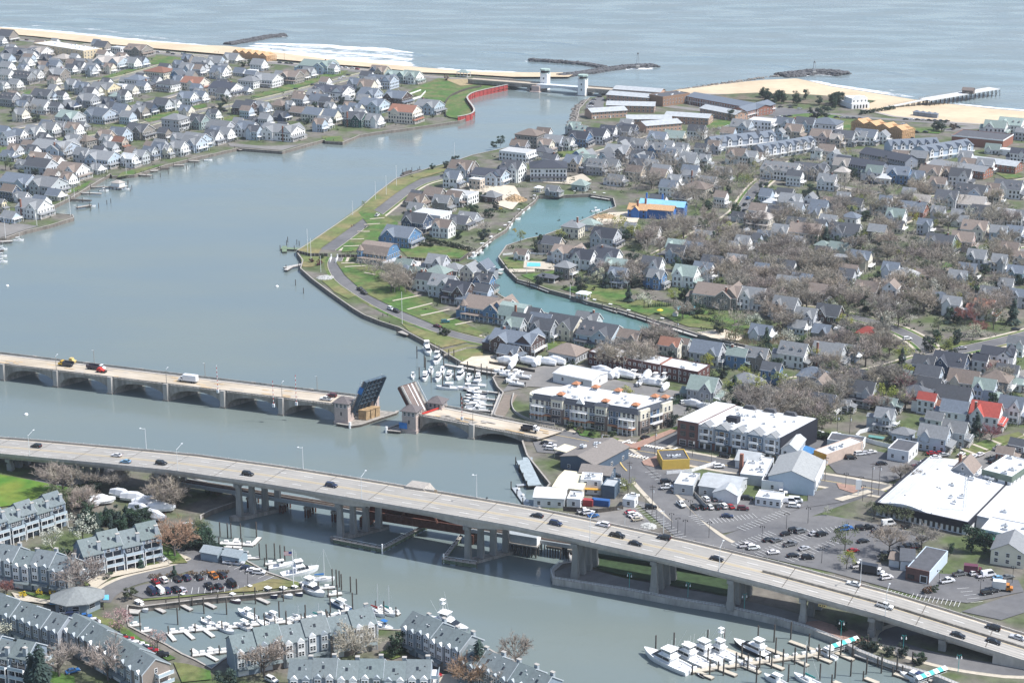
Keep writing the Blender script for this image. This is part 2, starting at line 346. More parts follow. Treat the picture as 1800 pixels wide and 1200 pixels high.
surf([(1405,138),(1460,151),(1520,160),(1600,173),(1612,175)],[(1412,135),(1470,147),(1530,155),(1590,163),(1612,168)],[.8,.6,.1])
surf([(1540,164),(1600,173),(1635,177)],[(1550,155),(1590,158),(1620,163)],[.45,.55,.2,.5,.1])
surf([(1640,179),(1740,190),(1800,195),(2000,210)],[(1645,176),(1740,186),(1800,191),(2000,205)],[.75,.5,.1])
surf([(1085,124),(1148,123),(1162,119)],[(1080,119),(1146,116),(1166,117)],[.5,.62,.3])
surf([(1395,136),(1440,132),(1490,136)],[(1400,127),(1450,125),(1500,131)],[.62,.3,.5,.1])
surf([(480,66),(515,68)],[(480,62),(515,64)],[.4,.55,.2])
surf([(925,109),(935,111)],[(920,106),(940,106)],[.5,.6,.2])
def road(name,pts,w,m=ASPH,z=GZ+.05,sm=2,walks='',verge='',center=None,edge=0):
 ZK[0]+=1;z+=.0043*ZK[0];P=resample(line(pts,z,sm),6);ROADS.extend((p.x,p.y,w/2)for p in P[::2])
 mb=MB(m);ribbon(mb,P,-w/2,w/2,z);struct(name,mb)
 for side in(-1,1):
  k='l' if side<0 else 'r'
  f=lambda a,c:(min(side*a,side*c),max(side*a,side*c))
  o=w/2
  kb=MB(WALK);ribbon(kb,P,*f(o,o+.25),GZ-.2,GZ,0,h=.15);
  if k in walks or k in verge:struct('kerb',kb)
  if k in verge:
   vb=MB(GRASS);ribbon(vb,P,*f(o+.25,o+2.2),GZ+.09);struct('verge',vb);o+=1.95
  if k in walks:
   wb=MB(WALK);ribbon(wb,P,*f(o+.25,o+1.9),GZ-.2,GZ,0,h=.13);struct('pavement',wb)
 if center:
  cb=MB(center)
  if center is YLINE:ribbon(cb,P,-.28,-.1,z+.03);ribbon(cb,P,.1,.28,z+.03)
  else:
   for i in range(0,len(P)-1,3):ribbon(cb,P[i:i+2],-.08,.08,z+.03)
  struct('road_marking',cb)
road('shore_street',[(180,232),(230,226),(258,218),(320,202),(410,186),(472,174),(550,154),(640,130),(668,124)],9,ASPHL,walks='lr',verge='lr')
road('beach_street',[(20,172),(60,163),(120,152),(200,140),(254,126),(300,111),(360,101)],9,ASPHL,walks='lr',verge='lr')
road('river_street',[(-60,283),(0,272),(60,259),(130,247),(190,236)],9,ASPHL,walks='lr',verge='lr')
road('sea_drive',[(-100,62),(0,68),(80,75),(260,92),(360,102),(480,111),(640,126),(740,135),(850,142)],10,ASPHL,walks='l')
road('peninsula_street',[(574,439),(640,391),(700,344),(722,328),(744,318),(800,306)],11,ASPH,walks='r',verge='r')
road('waterside_street',[(592,452),(586,466),(600,492),(628,511),(656,529),(700,552),(760,576),(812,592),(880,606)],8,ASPH,walks='l',verge='lr')
road('cottage_street',[(985,282),(1040,272),(1080,260),(1130,246),(1190,226)],8,ASPHL,walks='lr')
road('main_street',[(935,757),(1000,768),(1060,780),(1130,793),(1190,802),(1290,820),(1400,836),(1480,849),(1580,866),(1700,888),(1900,925)],13,ASPH,walks='lr',center=YLINE)
road('marina_street',[(1085,792),(1112,812),(1135,840),(1180,888),(1232,940),(1275,965),(1330,985)],11,ASPH,walks='lr')
road('market_street',[(1250,962),(1330,930),(1400,905),(1455,885),(1510,866),(1560,850)],9,ASPH)
road('tenth_street',[(1580,872),(1660,838),(1730,809),(1800,784),(1900,745),(2050,690)],11,ASPHL,walks='lr',verge='lr')
road('boatyard_street',[(1135,795),(1165,775),(1200,750),(1260,715),(1330,690),(1380,674)],9,ASPH,walks='r')
road('corner_street',[(1380,674),(1440,667),(1500,661),(1560,651),(1620,632),(1680,617),(1740,604),(1800,590),(1900,560)],9,ASPH,walks='lr',verge='lr')
road('wooded_street',[(1640,622),(1616,598),(1570,575),(1500,556),(1440,546),(1390,540),(1320,530)],8,ASPH,walks='lr',verge='lr')
road('elm_street',[(1120,470),(1180,440),(1235,410),(1300,378),(1318,342),(1350,310),(1400,285)],8,ASPH,walks='lr',verge='lr')
road('school_street',[(1640,470),(1700,460),(1740,450),(1800,440),(1900,425)],8,ASPHL,walks='lr',verge='lr')
road('middle_street',[(1560,480),(1610,468),(1650,472),(1700,466)],7,ASPHL,walks='r')
road('garden_street',[(1640,350),(1700,338),(1760,326),(1850,310)],8,ASPHL,walks='lr',verge='l')
road('ocean_avenue',[(1090,176),(1200,190),(1330,205),(1480,222),(1560,226),(1640,232),(1720,222),(1800,232),(2000,250)],12,ASPHL)
road('beach_parking_street',[(1370,190),(1420,196),(1480,203),(1560,210),(1680,218),(1720,222)],9,ASPHL)
road('condo_street',[(175,1058),(182,1046),(205,1030),(235,1018),(290,1006),(340,992),(358,982),(352,974),(320,962),(290,956)],8,ASPH,walks='l',verge='')
road('viaduct_street',[(1900,1160),(1800,1180),(1700,1168),(1640,1155),(1590,1140),(1560,1128),(1570,1110),(1640,1100)],8,ASPH,walks='l')
road('ramp_street',[(60,850),(120,846),(180,838),(206,826),(190,815),(140,812)],9,ASPH)
SK=[0]
def sheet(name,pts,m,z=0):
 SK[0]+=1;LAWNS.append(pts);return flat(name,pts,GZ+(.9 if z>GZ+.5 else .23+.0031*SK[0]),m)
LAWNS=[]
LOT=ASPH
sheet('condo_car_park',[(214,1040),(250,1028),(330,1012),(352,985),(372,978),(440,1004),(492,1018),(470,1030),(402,1038),(330,1046),(252,1052)],LOT)
sheet('condo_row_car_park',[(100,1082),(128,1084),(160,1100),(300,1165),(288,1176),(200,1130)],LOT)
sheet('dock_house_car_park',[(936,775),(1000,776),(1060,785),(1100,812),(1120,845),(1092,858),(1050,830),(1000,800),(944,795)],LOT)
sheet('gravel_car_park',[(1010,895),(1115,890),(1150,925),(1130,940),(1060,920)],ASPHL)
sheet('street_parking',[(1112,878),(1140,885),(1225,950),(1195,950)],LOT)
sheet('market_car_park',[(1200,880),(1260,872),(1360,884),(1440,880),(1395,898),(1290,934),(1270,938),(1230,912)],LOT,GZ+.075)
sheet('corner_car_park',[(1128,815),(1180,812),(1240,860),(1215,880),(1200,876)],LOT,GZ+.08)
sheet('retail_car_park',[(1268,962),(1330,938),(1395,912),(1450,905),(1560,925),(1640,945),(1600,968),(1480,1010),(1380,988)],LOT,GZ+.085)
sheet('garage_car_park',[(1440,1000),(1520,985),(1600,1005),(1680,1010),(1790,1020),(1800,1040),(1700,1060),(1620,1050)],LOT,GZ+.09)
sheet('crossing_street',[(1690,1075),(1740,1058),(1900,1012),(1900,1045),(1760,1090)],LOT,GZ+.095)
sheet('shop_car_park',[(1455,815),(1520,790),(1580,800),(1630,815),(1600,835),(1560,848),(1470,832)],LOT,GZ+.08)
sheet('side_car_park',[(1400,770),(1460,768),(1480,785),(1420,790)],LOT)
sheet('store_yard',[(1420,868),(1480,850),(1545,862),(1500,880),(1420,892)],LOT,GZ+.08)
sheet('boatyard',[(882,690),(900,668),(880,655),(980,640),(1090,670),(1260,700),(1230,735),(1180,730),(1100,690),(930,680)],ASPHL)
sheet('dock_ramp_paving',[(886,694),(910,694),(884,738),(868,730)],mat('brown_paving',(.20,.165,.135),rough=.9,namt=.15))
sheet('motel_car_park',[(1030,183),(1052,169),(1062,172),(1060,200),(1042,206),(1030,200)],LOT)
sheet('sand_car_park',[(1360,190),(1440,196),(1420,208),(1350,204)],LOT)
sheet('parking_terrace',[(-60,415),(0,390),(70,398),(46,404),(12,415),(-20,424)],ASPHL)
sheet('point_terrace',[(400,252),(470,258),(530,255),(496,265),(430,260),(405,258)],ASPHL)
for k,pts in enumerate([[(262,111),(275,98),(330,103),(304,112),(270,114)],[(180,136),(225,122),(256,118),(215,132),(195,137)],[(440,170),(560,133),(612,124),(600,132),(520,156),(455,172)],[(380,210),(420,200),(425,215),(408,224),(380,218)],[(205,313),(215,303),(290,288),(286,290),(240,306)],[(100,343),(160,318),(155,326),(115,346),(98,348)],[(570,248),(605,250),(600,240),(565,240)],[(738,152),(770,138),(860,144),(880,152),(840,160),(800,166),(780,180),(740,172),(716,164)],[(30,168),(70,155),(80,158),(40,170)],[(250,209),(262,204),(360,182),(365,188),(262,216)],[(200,222),(225,214),(218,224),(180,228)],[(0,262),(18,258),(30,260),(0,270)],[(80,255),(92,247),(130,240),(100,252)],[(30,285),(52,278),(60,290),(36,290)],]):sheet('lawn',pts,GRASS,GZ+.10)
sheet('terrace_lawn',[(783,184),(790,172),(822,160),(862,156),(884,156),(842,164),(824,171),(819,178),(826,189),(832,198),(828,204),(806,210),(790,208),(783,204)],GRASS,GZ+.9)
for pts in[[(524,440),(545,425),(580,402),(630,366),(668,336),(698,316),(745,302),(790,290),(780,302),(740,314),(718,326),(694,342),(634,388),(566,436),(560,446),(530,446)],[(528,452),(575,452),(570,462),(548,470),(532,470)],[(566,494),(584,492),(610,512),(626,520),(612,526),(588,514)],[(704,568),(716,572),(760,586),(830,604),(822,602),(776,612),(720,584)],[(776,616),(820,606),(850,610),(848,630),(812,636)]]:sheet('bank_lawn',pts,GRASSY,GZ+.10)
for pts in[[(630,374),(650,366),(700,392),(690,420),(660,440),(600,444),(606,430),(650,400)],[(700,436),(760,432),(830,440),(812,454),(720,456)],[(590,460),(640,462),(668,470),(700,500),(760,540),(800,560),(850,585),(840,592),(770,574),(700,545),(640,515),(606,484)],[(884,458),(890,452),(922,456),(920,474),(894,474)],[(915,484),(950,480),(985,474),(1000,484),(975,494),(940,496)],[(985,508),(1030,500),(1110,510),(1100,540),(1060,532)],[(1090,540),(1130,525),(1180,535),(1140,556)],[(1140,545),(1190,538),(1270,552),(1300,565),(1270,580),(1210,575),(1190,568)],[(1270,575),(1340,572),(1350,590),(1310,596)],[(960,600),(1020,598),(1050,618),(1020,625),(965,620)],[(1180,268),(1185,228),(1150,226)],[(950,280),(988,285),(1020,292),(1010,298),(960,296)],[(980,268),(1030,262),(1026,268),(988,276)],[(1246,215),(1270,211),(1330,218),(1290,228),(1240,226)],[(1368,205),(1420,200),(1480,204),(1470,220),(1420,222)],[(1480,210),(1500,212),(1496,232),(1478,228)],[(1590,224),(1660,230),(1650,236),(1590,232)],[(1750,305),(1790,308),(1800,312),(1770,316)],[(1630,465),(1680,462),(1690,468),(1640,474)],[(1650,610),(1680,600),(1730,598),(1700,606),(1662,616)],[(1310,493),(1350,497),(1340,512),(1310,505)],[(1430,585),(1460,580),(1500,590),(1560,595),(1540,600),(1450,600)],[(1690,790),(1730,775),(1790,760),(1800,765),(1740,790),(1700,802)],[(1000,745),(1030,758),(1090,772),(1080,778),(1020,766)],[(1120,775),(1190,750),(1192,755),(1130,780)],[(250,950),(300,958),(330,990),(300,992)],[(150,1010),(175,1005),(190,1012),(172,1018)],[(196,1008),(225,1000),(240,1005),(210,1012)],[(246,988),(270,985),(285,990),(260,997)],[(288,978),(320,982),(318,988),(295,987)],[(36,1040),(95,1048),(150,1040),(150,1050),(80,1056)],[(128,1016),(160,1020),(155,1030),(130,1030)],[(160,1082),(200,1090),(250,1125),(310,1158),(296,1162),(190,1105)],[(305,1165),(330,1168),(370,1180),(372,1195),(320,1200)],[(90,1180),(130,1190),(140,1230),(60,1230)],[(662,1150),(700,1135),(720,1150),(690,1160)],[(240,958),(260,950),(262,960),(246,966)]]:sheet('lawn',pts,GRASS,GZ+.10)
sheet('field',[(-200,880),(-200,838),(0,835),(60,846),(120,858),(110,870),(60,884),(0,892)],mat('meadow_grass',(.06,.16,.02),rough=.95,namt=.25,nscale=.15,col2=(.15,.19,.03),nscale2=.05),GZ+.12)
sheet('canal_edge_grass',[(252,1054),(330,1047),(446,1040),(528,1030),(524,1024),(480,1018),(400,1041),(330,1050),(250,1057)],GRASSY,GZ+.11)
sheet('promenade_path',[(974,1006),(1010,995),(1100,1018),(1189,1034),(1278,1050),(1367,1070),(1420,1085),(1480,1105),(1471,1118),(1420,1101),(1367,1085),(1278,1065),(1189,1051),(1100,1034),(978,1014)],ASPHL,GZ+.06)
sheet('brick_walk',[(1410,1095),(1440,1092),(1500,1110),(1530,1130),(1490,1130)],PAVER,GZ+.11)
sheet('brick_corner',[(1128,812),(1160,800),(1180,806),(1150,822),(1132,818)],PAVER,GZ+.12)
sheet('store_walk',[(1060,775),(1110,782),(1180,755),(1190,758),(1120,790),(1070,784)],PAVER,GZ+.12)
sheet('brick_forecourt',[(1470,850),(1520,858),(1500,868),(1475,860)],PAVER,GZ+.12)
sheet('concrete_island',[(1466,878),(1525,862),(1535,866),(1480,882)],WALK,GZ+.12)
sheet('dune_grass',[(1240,168),(1330,164),(1440,168),(1540,178),(1500,190),(1400,182),(1260,174)],mat('dune_scrub',(.14,.115,.085),rough=.95,namt=.4,nscale=.2,col2=(.07,.09,.04),nscale2=.06),GZ+.2)
sheet('building_plot',[(820,322),(905,328),(918,350),(900,370),(870,360),(830,345)],SHELL,GZ+.1)
sheet('bare_plot',[(1040,390),(1070,375),(1130,372),(1120,392),(1060,396)],SHELL,GZ+.1)
sheet('creek_sand',[(1225,585),(1270,580),(1310,590),(1300,600),(1250,595)],SHELL,GZ+.1)
sheet('dock_garden',[(808,640),(830,628),(880,625),(905,640),(880,652),(840,646)],SHELL,GZ+.13)
sheet('dune_patch',[(780,140),(840,140),(850,148),(810,152)],mat('dry_reeds',(.32,.25,.14),rough=.95,namt=.3),GZ+.13)
sheet('shade_painted_lawn',[(990,965),(1040,960),(1150,985),(1300,1020),(1290,1050),(1180,1030),(1060,1005)],mat('shade_painted_grass',(.03,.055,.022),rough=.95,namt=.4,nscale=.4))  # lawn under the viaduct, deck shade painted into its darker green
for nm,pts in(('back_street',[(1690,520),(1740,505),(1800,495),(1900,480)]),('back_street',[(1180,240),(1260,236),(1330,250),(1420,258)]),('back_street',[(1440,320),(1500,332),(1580,345),(1660,362),(1760,384),(1900,410)]),('back_street',[(1700,690),(1740,672),(1800,655),(1900,625)]),('back_street',[(1480,420),(1540,405),(1600,385),(1640,352)]),('alley',[(100,215),(180,198),(260,180),(330,160),(400,142)]),('alley',[(350,240),(430,215),(520,195),(600,176),(660,160)]),('alley',[(20,226),(90,212),(150,196),(200,186)])):road(nm,pts,6.5,ASPHL,walks='r')
def swell(a,b_,w=16,h=.9):
 A,B_=at(*a,0),at(*b_,0);P=resample([A,A.lerp(B_,.5)+Vector((6,8,0)),B_],8);mb=MB(OCEAN);n=len(P);K=9
 d=(B_-A).normalized();nn=Vector((d.y,-d.x,0))
 for i,p in enumerate(P):
  e=min(1,i/6,(n-1-i)/6)
  for k in range(K):t=k/(K-1)*2-1;q=p+nn*t*w/2;mb.v.append((q.x,q.y,.02+h*e*cos(t*pi/2)**2*(1 if t<0 else .9)))
 for i in range(n-1):
  for k in range(K-1):c=i*K+k;mb.f.append((c,c+1,c+K+1,c+K));mb.mi.append(0)
 me=mb.mesh('swell',True);tag(OB('swell',me),kind='structure')
for a,b_ in(((-40,35),(115,43)),((265,56),(330,62)),((570,71),(615,79)),((760,107),(850,112)),((690,92),(770,104)),((840,90),(960,100)),((1560,150),(1640,166)),((1640,170),(1790,184)),((120,30),(330,46)),((400,48),(560,62)),((1300,112),(1420,122)),((1180,100),(1290,104)),((1500,122),(1640,140)),((640,58),(820,74)),((900,70),(1060,86))):swell(a,b_)
# BRIDGES
# the highway viaduct in front
HD=Vector((cos(radians(-24.56)),sin(radians(-24.56)),0));HN=Vector((HD.y,-HD.x,0))
H0=Vector((-20.8,600.6,0))+HN*2.0;HW=19.0
PROF=[(-330,1.5),(-260,5.6),(-211,10.2),(-160,14.4),(-125,17.0),(-85,18.6),(-47,19.3),(-11,19.7),(24,20.0),(48,19.4),(85,17.9),(120,15.6),(159,12.0),(206,5.6),(250,0.5),(330,-8)]
def hz(t):
 for(a,za),(b_,zb)in zip(PROF,PROF[1:]):
  if t<=b_:return za+(zb-za)*max(0,(t-a))/(b_-a)-.9
 return PROF[-1][1]
def hpt(t,off,dz=0):p=H0+HD*t-HN*off;return Vector((p.x,p.y,hz(t)+dz))
def hat(px,py):
 z=18.
 for _ in range(8):
  p=at(px,py,z);t=(p-H0).dot(HD);z=hz(t)
 p=at(px,py,z);q=p-H0;return q.dot(HD),-q.dot(HN),p
HP=[]
hw=thing('highway_bridge','long grey concrete highway viaduct on tall columns crossing the near water','bridge',(0,0,0))
TS=[-300+5*i for i in range(118)]
def hstrip(mb,o0,o1,dz0,dz1,m=0,ts=TS):
 for a,c in zip(ts,ts[1:]):
  mb.hexa([hpt(a,o0,dz0),hpt(c,o0,dz0),hpt(c,o1,dz0),hpt(a,o1,dz0),hpt(a,o0,dz1),hpt(c,o0,dz1),hpt(c,o1,dz1),hpt(a,o1,dz1)],m)
b=MB(DECKM);hstrip(b,.3,HW-.3,-.35,0);OB('deck',b.mesh('deck'),hw)
for o0,o1 in((-.05,.38),(HW-.38,HW+.05)):
 b=MB(CONC,GALV);hstrip(b,o0,o1,-.5,.82)
 for t in range(-298,286,4):p=hpt(t,(o0+o1)/2,.8);b.box(p.x-.05,p.x+.05,p.y-.05,p.y+.05,p.z,p.z+.45,1)
 OB('parapet',b.mesh('parapet'),hw)
TC=[min((abs(pix(hpt(q/4,3,-9))[0]-cx),q/4)for q in range(-960,900))[1]+1 for cx in(598,823)]
for o0,o1 in((1.6,2.6),(7,8),(12,13),(HW-2.6,HW-1.6)):
 b=MB(CONC)
 for a,c in zip(TS,TS[1:]):
  if a<-262 or c>238:continue
  def dep(t):
   k=min(abs(t-TC[0]),abs(t-TC[1]));return-2.15-(1.5*(1-(k/13)**2)if k<13 else 0)
  b.hexa([hpt(a,o0,dep(a)),hpt(c,o0,dep(c)),hpt(c,o1,dep(c)),hpt(a,o1,dep(a)),hpt(a,o0,-.36),hpt(c,o0,-.36),hpt(c,o1,-.36),hpt(a,o1,-.36)])
 OB('girder',b.mesh('girder'),hw)
b=MB(mat('shoulder_concrete',(.43,.375,.295),rough=.9,namt=.14,nscale=.3))
for o,w_ in((.4,1.05),(HW-1.45,1.05),(8.6,.35),(10.05,.35)):
 b=MB(MATS['shoulder_concrete']);[b.poly([hpt(a,o,.015),hpt(a+5,o,.015),hpt(a+5,o+w_,.015),hpt(a,o+w_,.015)])for a in TS[:-1]];OB('shoulder',b.mesh('shoulder'),hw)
b=MB(mat('tyre_track',(.27,.262,.245),rough=.9,namt=.2,nscale=.2))
for a in TS[:-1]:
 for o in(2.3,3.9,5.9,7.5,11.2,12.8,14.7,16.3):b.poly([hpt(a,o,.012),hpt(a+5,o,.012),hpt(a+5,o+.55,.012),hpt(a,o+.55,.012)])
OB('tyre_tracks',b.mesh('tyre_tracks'),hw)['kind']='stuff'
b=MB(LINE,YLINE)
for a in TS[:-1]:
 for o in(1.5,HW-1.5):
  b.poly([hpt(a,o,.03),hpt(a+5,o,.03),hpt(a+5,o+.15,.03),hpt(a,o+.15,.03)])
for a in range(-300,285,12):
 for o in(HW*.27,HW*.73):
  b.poly([hpt(a,o,.03),hpt(a+4,o,.03),hpt(a+4,o+.22,.03),hpt(a,o+.22,.03)])
for a in range(-300,285,5):
 for o in((9.05,9.25,9.6,9.8)if a<112 else(8.7,8.95,10.2,10.45)):
  if o in(9.05,9.6,8.7,10.2):b.poly([hpt(a,o,.03),hpt(a+5,o,.03),hpt(a+5,o+.15,.03),hpt(a,o+.15,.03)],1)
OB('lane_marking',b.mesh('lane_marking'),hw)['kind']='stuff'
b=MB(CONCD)
hstrip(b,9.3,9.75,.0,.82,0,[t for t in TS if t>=112]);OB('median_barrier',b.mesh('median_barrier'),hw)
b=MB(WOODD)
for t in range(-290,260,23):b.poly([hpt(t,.4,.035),hpt(t+.25,.4,.035),hpt(t+.25,HW-.4,.035),hpt(t,HW-.4,.035)])
OB('expansion_joint',b.mesh('expansion_joint'),hw)['kind']='stuff'
COLS=[(-1,858),(140,868),(282,885),(420,922),(600,958),(823,992),(1012,1018),(1148,1043),(1285,1068),(1412,1095),(1532,1128),(1655,1150)]
def tcol(px,py,z):
 return(at(px,py,z)-H0).dot(HD)
COLT=[]
for cx in(20,140,282,420,598,823,1012,1150,1285,1412,1532,1655):COLT.append(min((abs(pix(hpt(q/4,3,-9))[0]-cx),q/4)for q in range(-960,900))[1])
for k,t in enumerate(COLT):
 water=3<=k<=5;zb=-1 if water else GZ-.3;r=1.3 if 3<=k<=8 else 1.15
 offs=[3.0,7.4,11.8,16.2]if k not in(9,10,11)else[3.0,9.5,16.0]
 zt=hz(t)-2.2-(1.5 if k in(4,5)else 0)
 ax,ay=HD,-HN
 def ob(mb,t0,t1,o0,o1,z0,z1,m=0,tp=0):
  P=lambda a,o,z:(H0+HD*a-HN*o).to_tuple()[:2]+(z,)
  mb.hexa([P(t0,o0,z0),P(t1,o0,z0),P(t1,o1,z0),P(t0,o1,z0),P(t0+tp,o0+tp,z1),P(t1-tp,o0+tp,z1),P(t1-tp,o1-tp,z1),P(t0+tp,o1-tp,z1)],m)
 skew=.71 if water else .16
 b=MB(PIERC);ob(b,t-1.2,t+1.2,1.2,5.0,zt-1.3,zt+.15);ob(b,t-1.0+skew*2,t+1.0+skew*13,5.01,HW-1.2,zt-1.28,zt+.14);OB('pier_cap',b.mesh('pier_cap'),hw)
 for o in offs:
  b=MB(PIERC);o_=o-3;ts_=t+skew*o_;ob(b,ts_-r,ts_+r,o-.95,o+.95,zb,zt-1.32,0,.3)
  if not water:ob(b,ts_-r-.08,ts_+r+.08,o-1.03,o+1.03,zb,zb+3.2,0)
  OB('column',b.mesh('column'),hw)
 if water:
  b=MB(CONCD);c0=[(t-2.1-1.5,.9),(t-2.2,-.6),(t+1.2,.9),(t+2.1+.71*15,HW-.4),(t+.71*16,HW+1.4),(t-2.1+.71*15,HW-.4)]
  b.prism([(H0+HD*a-HN*o).to_tuple()[:2]for a,o in c0],-2,1.1 if k>3 else 1.5);OB('footing',b.mesh('footing'),hw)
b=MB(CONC)
P=lambda a,o,z:(H0+HD*a-HN*o).to_tuple()[:2]+(z,)
for a in range(196,285,4):b.hexa([P(a,.02,0),P(a+4,.02,0),P(a+4,HW-.02,0),P(a,HW-.02,0),P(a,.02,max(.1,hz(a)-.36)),P(a+4,.02,max(.1,hz(a+4)-.36)),P(a+4,HW-.02,max(.1,hz(a+4)-.36)),P(a,HW-.02,max(.1,hz(a)-.36))])
OB('abutment',b.mesh('abutment'),hw)
sg=MB(YLINE,TYRE);p=hpt(139,-.15,-1.6);OB('clearance_sign',(sg.box(-1.4,1.4,-.06,0,-.45,.45),sg.box(-1.0,-.5,-.075,-.06,-.2,.2,1),sg.box(-.2,.3,-.075,-.06,-.2,.2,1),sg.box(.5,1,-.075,-.06,-.2,.2,1),sg)[-1].mesh('clearance_sign'),hw,p,radians(-24.56))
def fender(pts,label,gz=1.0):
 P=[at(*p,0)for p in pts];o=P[0];t=thing('bridge_fender',label,'fender',(o.x,o.y,0),0,'timber fenders beside the channel under the viaduct')
 Q=[p-o for p in P];g=mat('green_timber',(.15,.20,.13),rough=.9,namt=.35,nscale=.8)
 for z in(.5,1.2,1.9):
  b=MB(g);ribbon(b,Q,-.3,.3,z,z,0,h=.34);OB('rail',b.mesh('rail'),t)
 b=MB(WOOD);ribbon(b,Q,-.7,.9,2.0,2.0,0,h=.28);OB('walkway',b.mesh('walkway'),t)
 pm=MB(WOODD);pm.cyl((0,0,-3),(0,0,2.6),.22,n=6);pm=pm.mesh('pile')
 for q in resample(Q,2.6):OB('pile',pm,t,(q.x,q.y,0))
 b=MB(GALV)
 for q in resample(Q,2.5):b.box(q.x-.04,q.x+.04,q.y-.04,q.y+.04,2.2,3.2)
 ribbon(b,Q,-.04,.04,3.1,3.1,0,h=.1);OB('handrail',b.mesh('handrail'),t)
 return t
fender([(587,955),(812-0,974)][:1]+[(672,972),(750,930)],'green timber fender with walkway curving left of the viaduct channel')
fender([(838,999),(778,990),(783,985),(810,950)],'green timber fender at the foot of the pier right of the viaduct channel')
for px,py,lb in((672,973,'white marker post on the corner of the left channel fender'),(780,990,'white marker post on the corner of the right channel fender')):
 p=at(px,py,0);b=MB(WHITE);b.cyl((0,0,-1),(0,0,4),.28,n=8);tag(OB('marker_post',b.mesh('marker_post'),None,(p.x,p.y,0)),lb,'post')
def tall_lamp(t,off,side,px):
 p=hpt(t,off,.8);o=OB('street_lamp',None,None,p,radians(-24.56));s=side
 b=MB(GALV);b.cyl((0,0,0),(0,0,9.3),.13,.08,6);OB('pole',b.mesh('pole'),o)
 b=MB(GALV);b.cyl((0,0,8.9),(0,s*3.6,10.2),.07,.05,5);OB('arm',b.mesh('arm'),o)
 b=MB(GALV);b.box(-.25,.25,s*3.4-.2,s*3.4+.7,10.1,10.3);OB('lamp_head',b.mesh('lamp_head'),o)
 return auto(o,'tall grey lamp on the '+('near' if off<5 else 'far')+' parapet of the viaduct','','street lamp','lamps along the viaduct',px)
for px,py in((61,800),(310,832),(639,878),(1037,955),(1268,1003),(1558,1082)):
 t,o,p=hat(px,py);tall_lamp(t,.1,1,px)
for px,py in((249,797),(530,829),(838,877),(1168,940),(1516,1022)):
 t,o,p=hat(px,py);tall_lamp(t,HW-.1,-1,px)
 # the drawbridge with concrete arches
MD=Vector((cos(radians(-18.9)),sin(radians(-18.9)),0));MN=Vector((MD.y,-MD.x,0))
pil=[at(x,y,0)for x,y in((8,668),(100,680),(198,692),(298,704),(395,717),(497,729))]
M0=sum(pil,Vector())/6
MD=(pil[-1]-pil[0]).normalized();MN=Vector((MD.y,-MD.x,0));MW=15.0;MZ=7.6;MA=atan2(MD.y,MD.x)
def mpt(t,off,z):p=M0+MD*t-MN*off;return Vector((p.x,p.y,z))
def mt(px,py,z=0):q=at(px,py,z)-M0;return q.dot(MD),-q.dot(MN)
PT=[mt(x,y)[0]for x,y in((8,668),(100,680),(198,692),(298,704),(395,717),(497,729))]
sp=(PT[-1]-PT[0])/5
PT=[PT[0]+sp*i for i in range(-2,6)]
dbr=thing('drawbridge','old concrete arch drawbridge with both bascule leaves raised over the river','bridge',mpt(0,0,0),MA)
tT1,tT2=mt(600,746)[0],mt(720,760)[0];tEnd=mt(960,775,2)[0]
tP=mt(831,771)[0]
def arch_span(x0,x1,parent):
 b=MB(CONCD);n=12
 for i in range(n):
  a,c=i/n,(i+1)/n
  f=lambda s:1.2+(MZ-2.6)*(1-(2*s-1)**2)**.55
  xa,xc=x0+(x1-x0)*a,x0+(x1-x0)*c
  for y0,y1 in((.3,MW-.3),):
   b.hexa([(xa,y0,f(a)),(xc,y0,f(c)),(xc,y1,f(c)),(xa,y1,f(a)),(xa,y0,MZ-.3),(xc,y0,MZ-.3),(xc,y1,MZ-.3),(xa,y1,MZ-.3)])
 OB('arch_span',b.mesh('arch_span'),parent)
def pier_at(x):
 b=MB(CONCD,CONC);b.box(x-1.3,x+1.3,-.1,MW+.1,-2,MZ-.4,0);b.box(x-1.1,x+1.1,-1.0,.35,-2,MZ+.9,1);b.box(x-1.1,x+1.1,MW-.35,MW+1.0,-2,MZ+.9,1);b.box(x-1.5,x+1.5,-1.3,MW+1.3,-2,.8,0)
 OB('pier',b.mesh('pier'),dbr)
def balustrade(x0,x1,y):
 b=MB(CONCD);b.box(x0,x1,y-.22,y+.22,MZ+.02,MZ+.25);b.box(x0,x1,y-.2,y+.2,MZ+.85,MZ+1.1)
 x=x0+.3
 while x<x1-.2:b.box(x-.13,x+.13,y-.12,y+.12,MZ+.24,MZ+.86);x+=.75
 OB('balustrade',b.mesh('balustrade'),dbr)
 x=x0+sp/2
ends=PT+[tT1-3.2]
for a,c in zip(ends,ends[1:]):arch_span(a+1.0,c-1.0 if c!=ends[-1]else c,dbr)
for a in PT:pier_at(a)
for a,c in((tT2+4,tP-1),(tP+1,tEnd-6)):arch_span(a,c,dbr)
pier_at(tP)
for x0,x1 in((PT[0]-3,tT1-3.2),(tT2+3.6,tEnd-3)):
 b=MB(DECKT);b.box(x0,x1,.2,MW-.2,MZ-.3,MZ);OB('deck',b.mesh('deck'),dbr)
 balustrade(x0,x1,.15);balustrade(x0,x1,MW-.15)
 b=MB(CONC)
 for y0,y1 in((.5,2.0),(MW-2,MW-.5)):b.box(x0,x1,y0,y1,MZ-.2,MZ+.16)
 OB('footway',b.mesh('footway'),dbr)
b=MB(CONC,mat('bridge_patch',(.50,.36,.20),rough=.9,namt=.3))
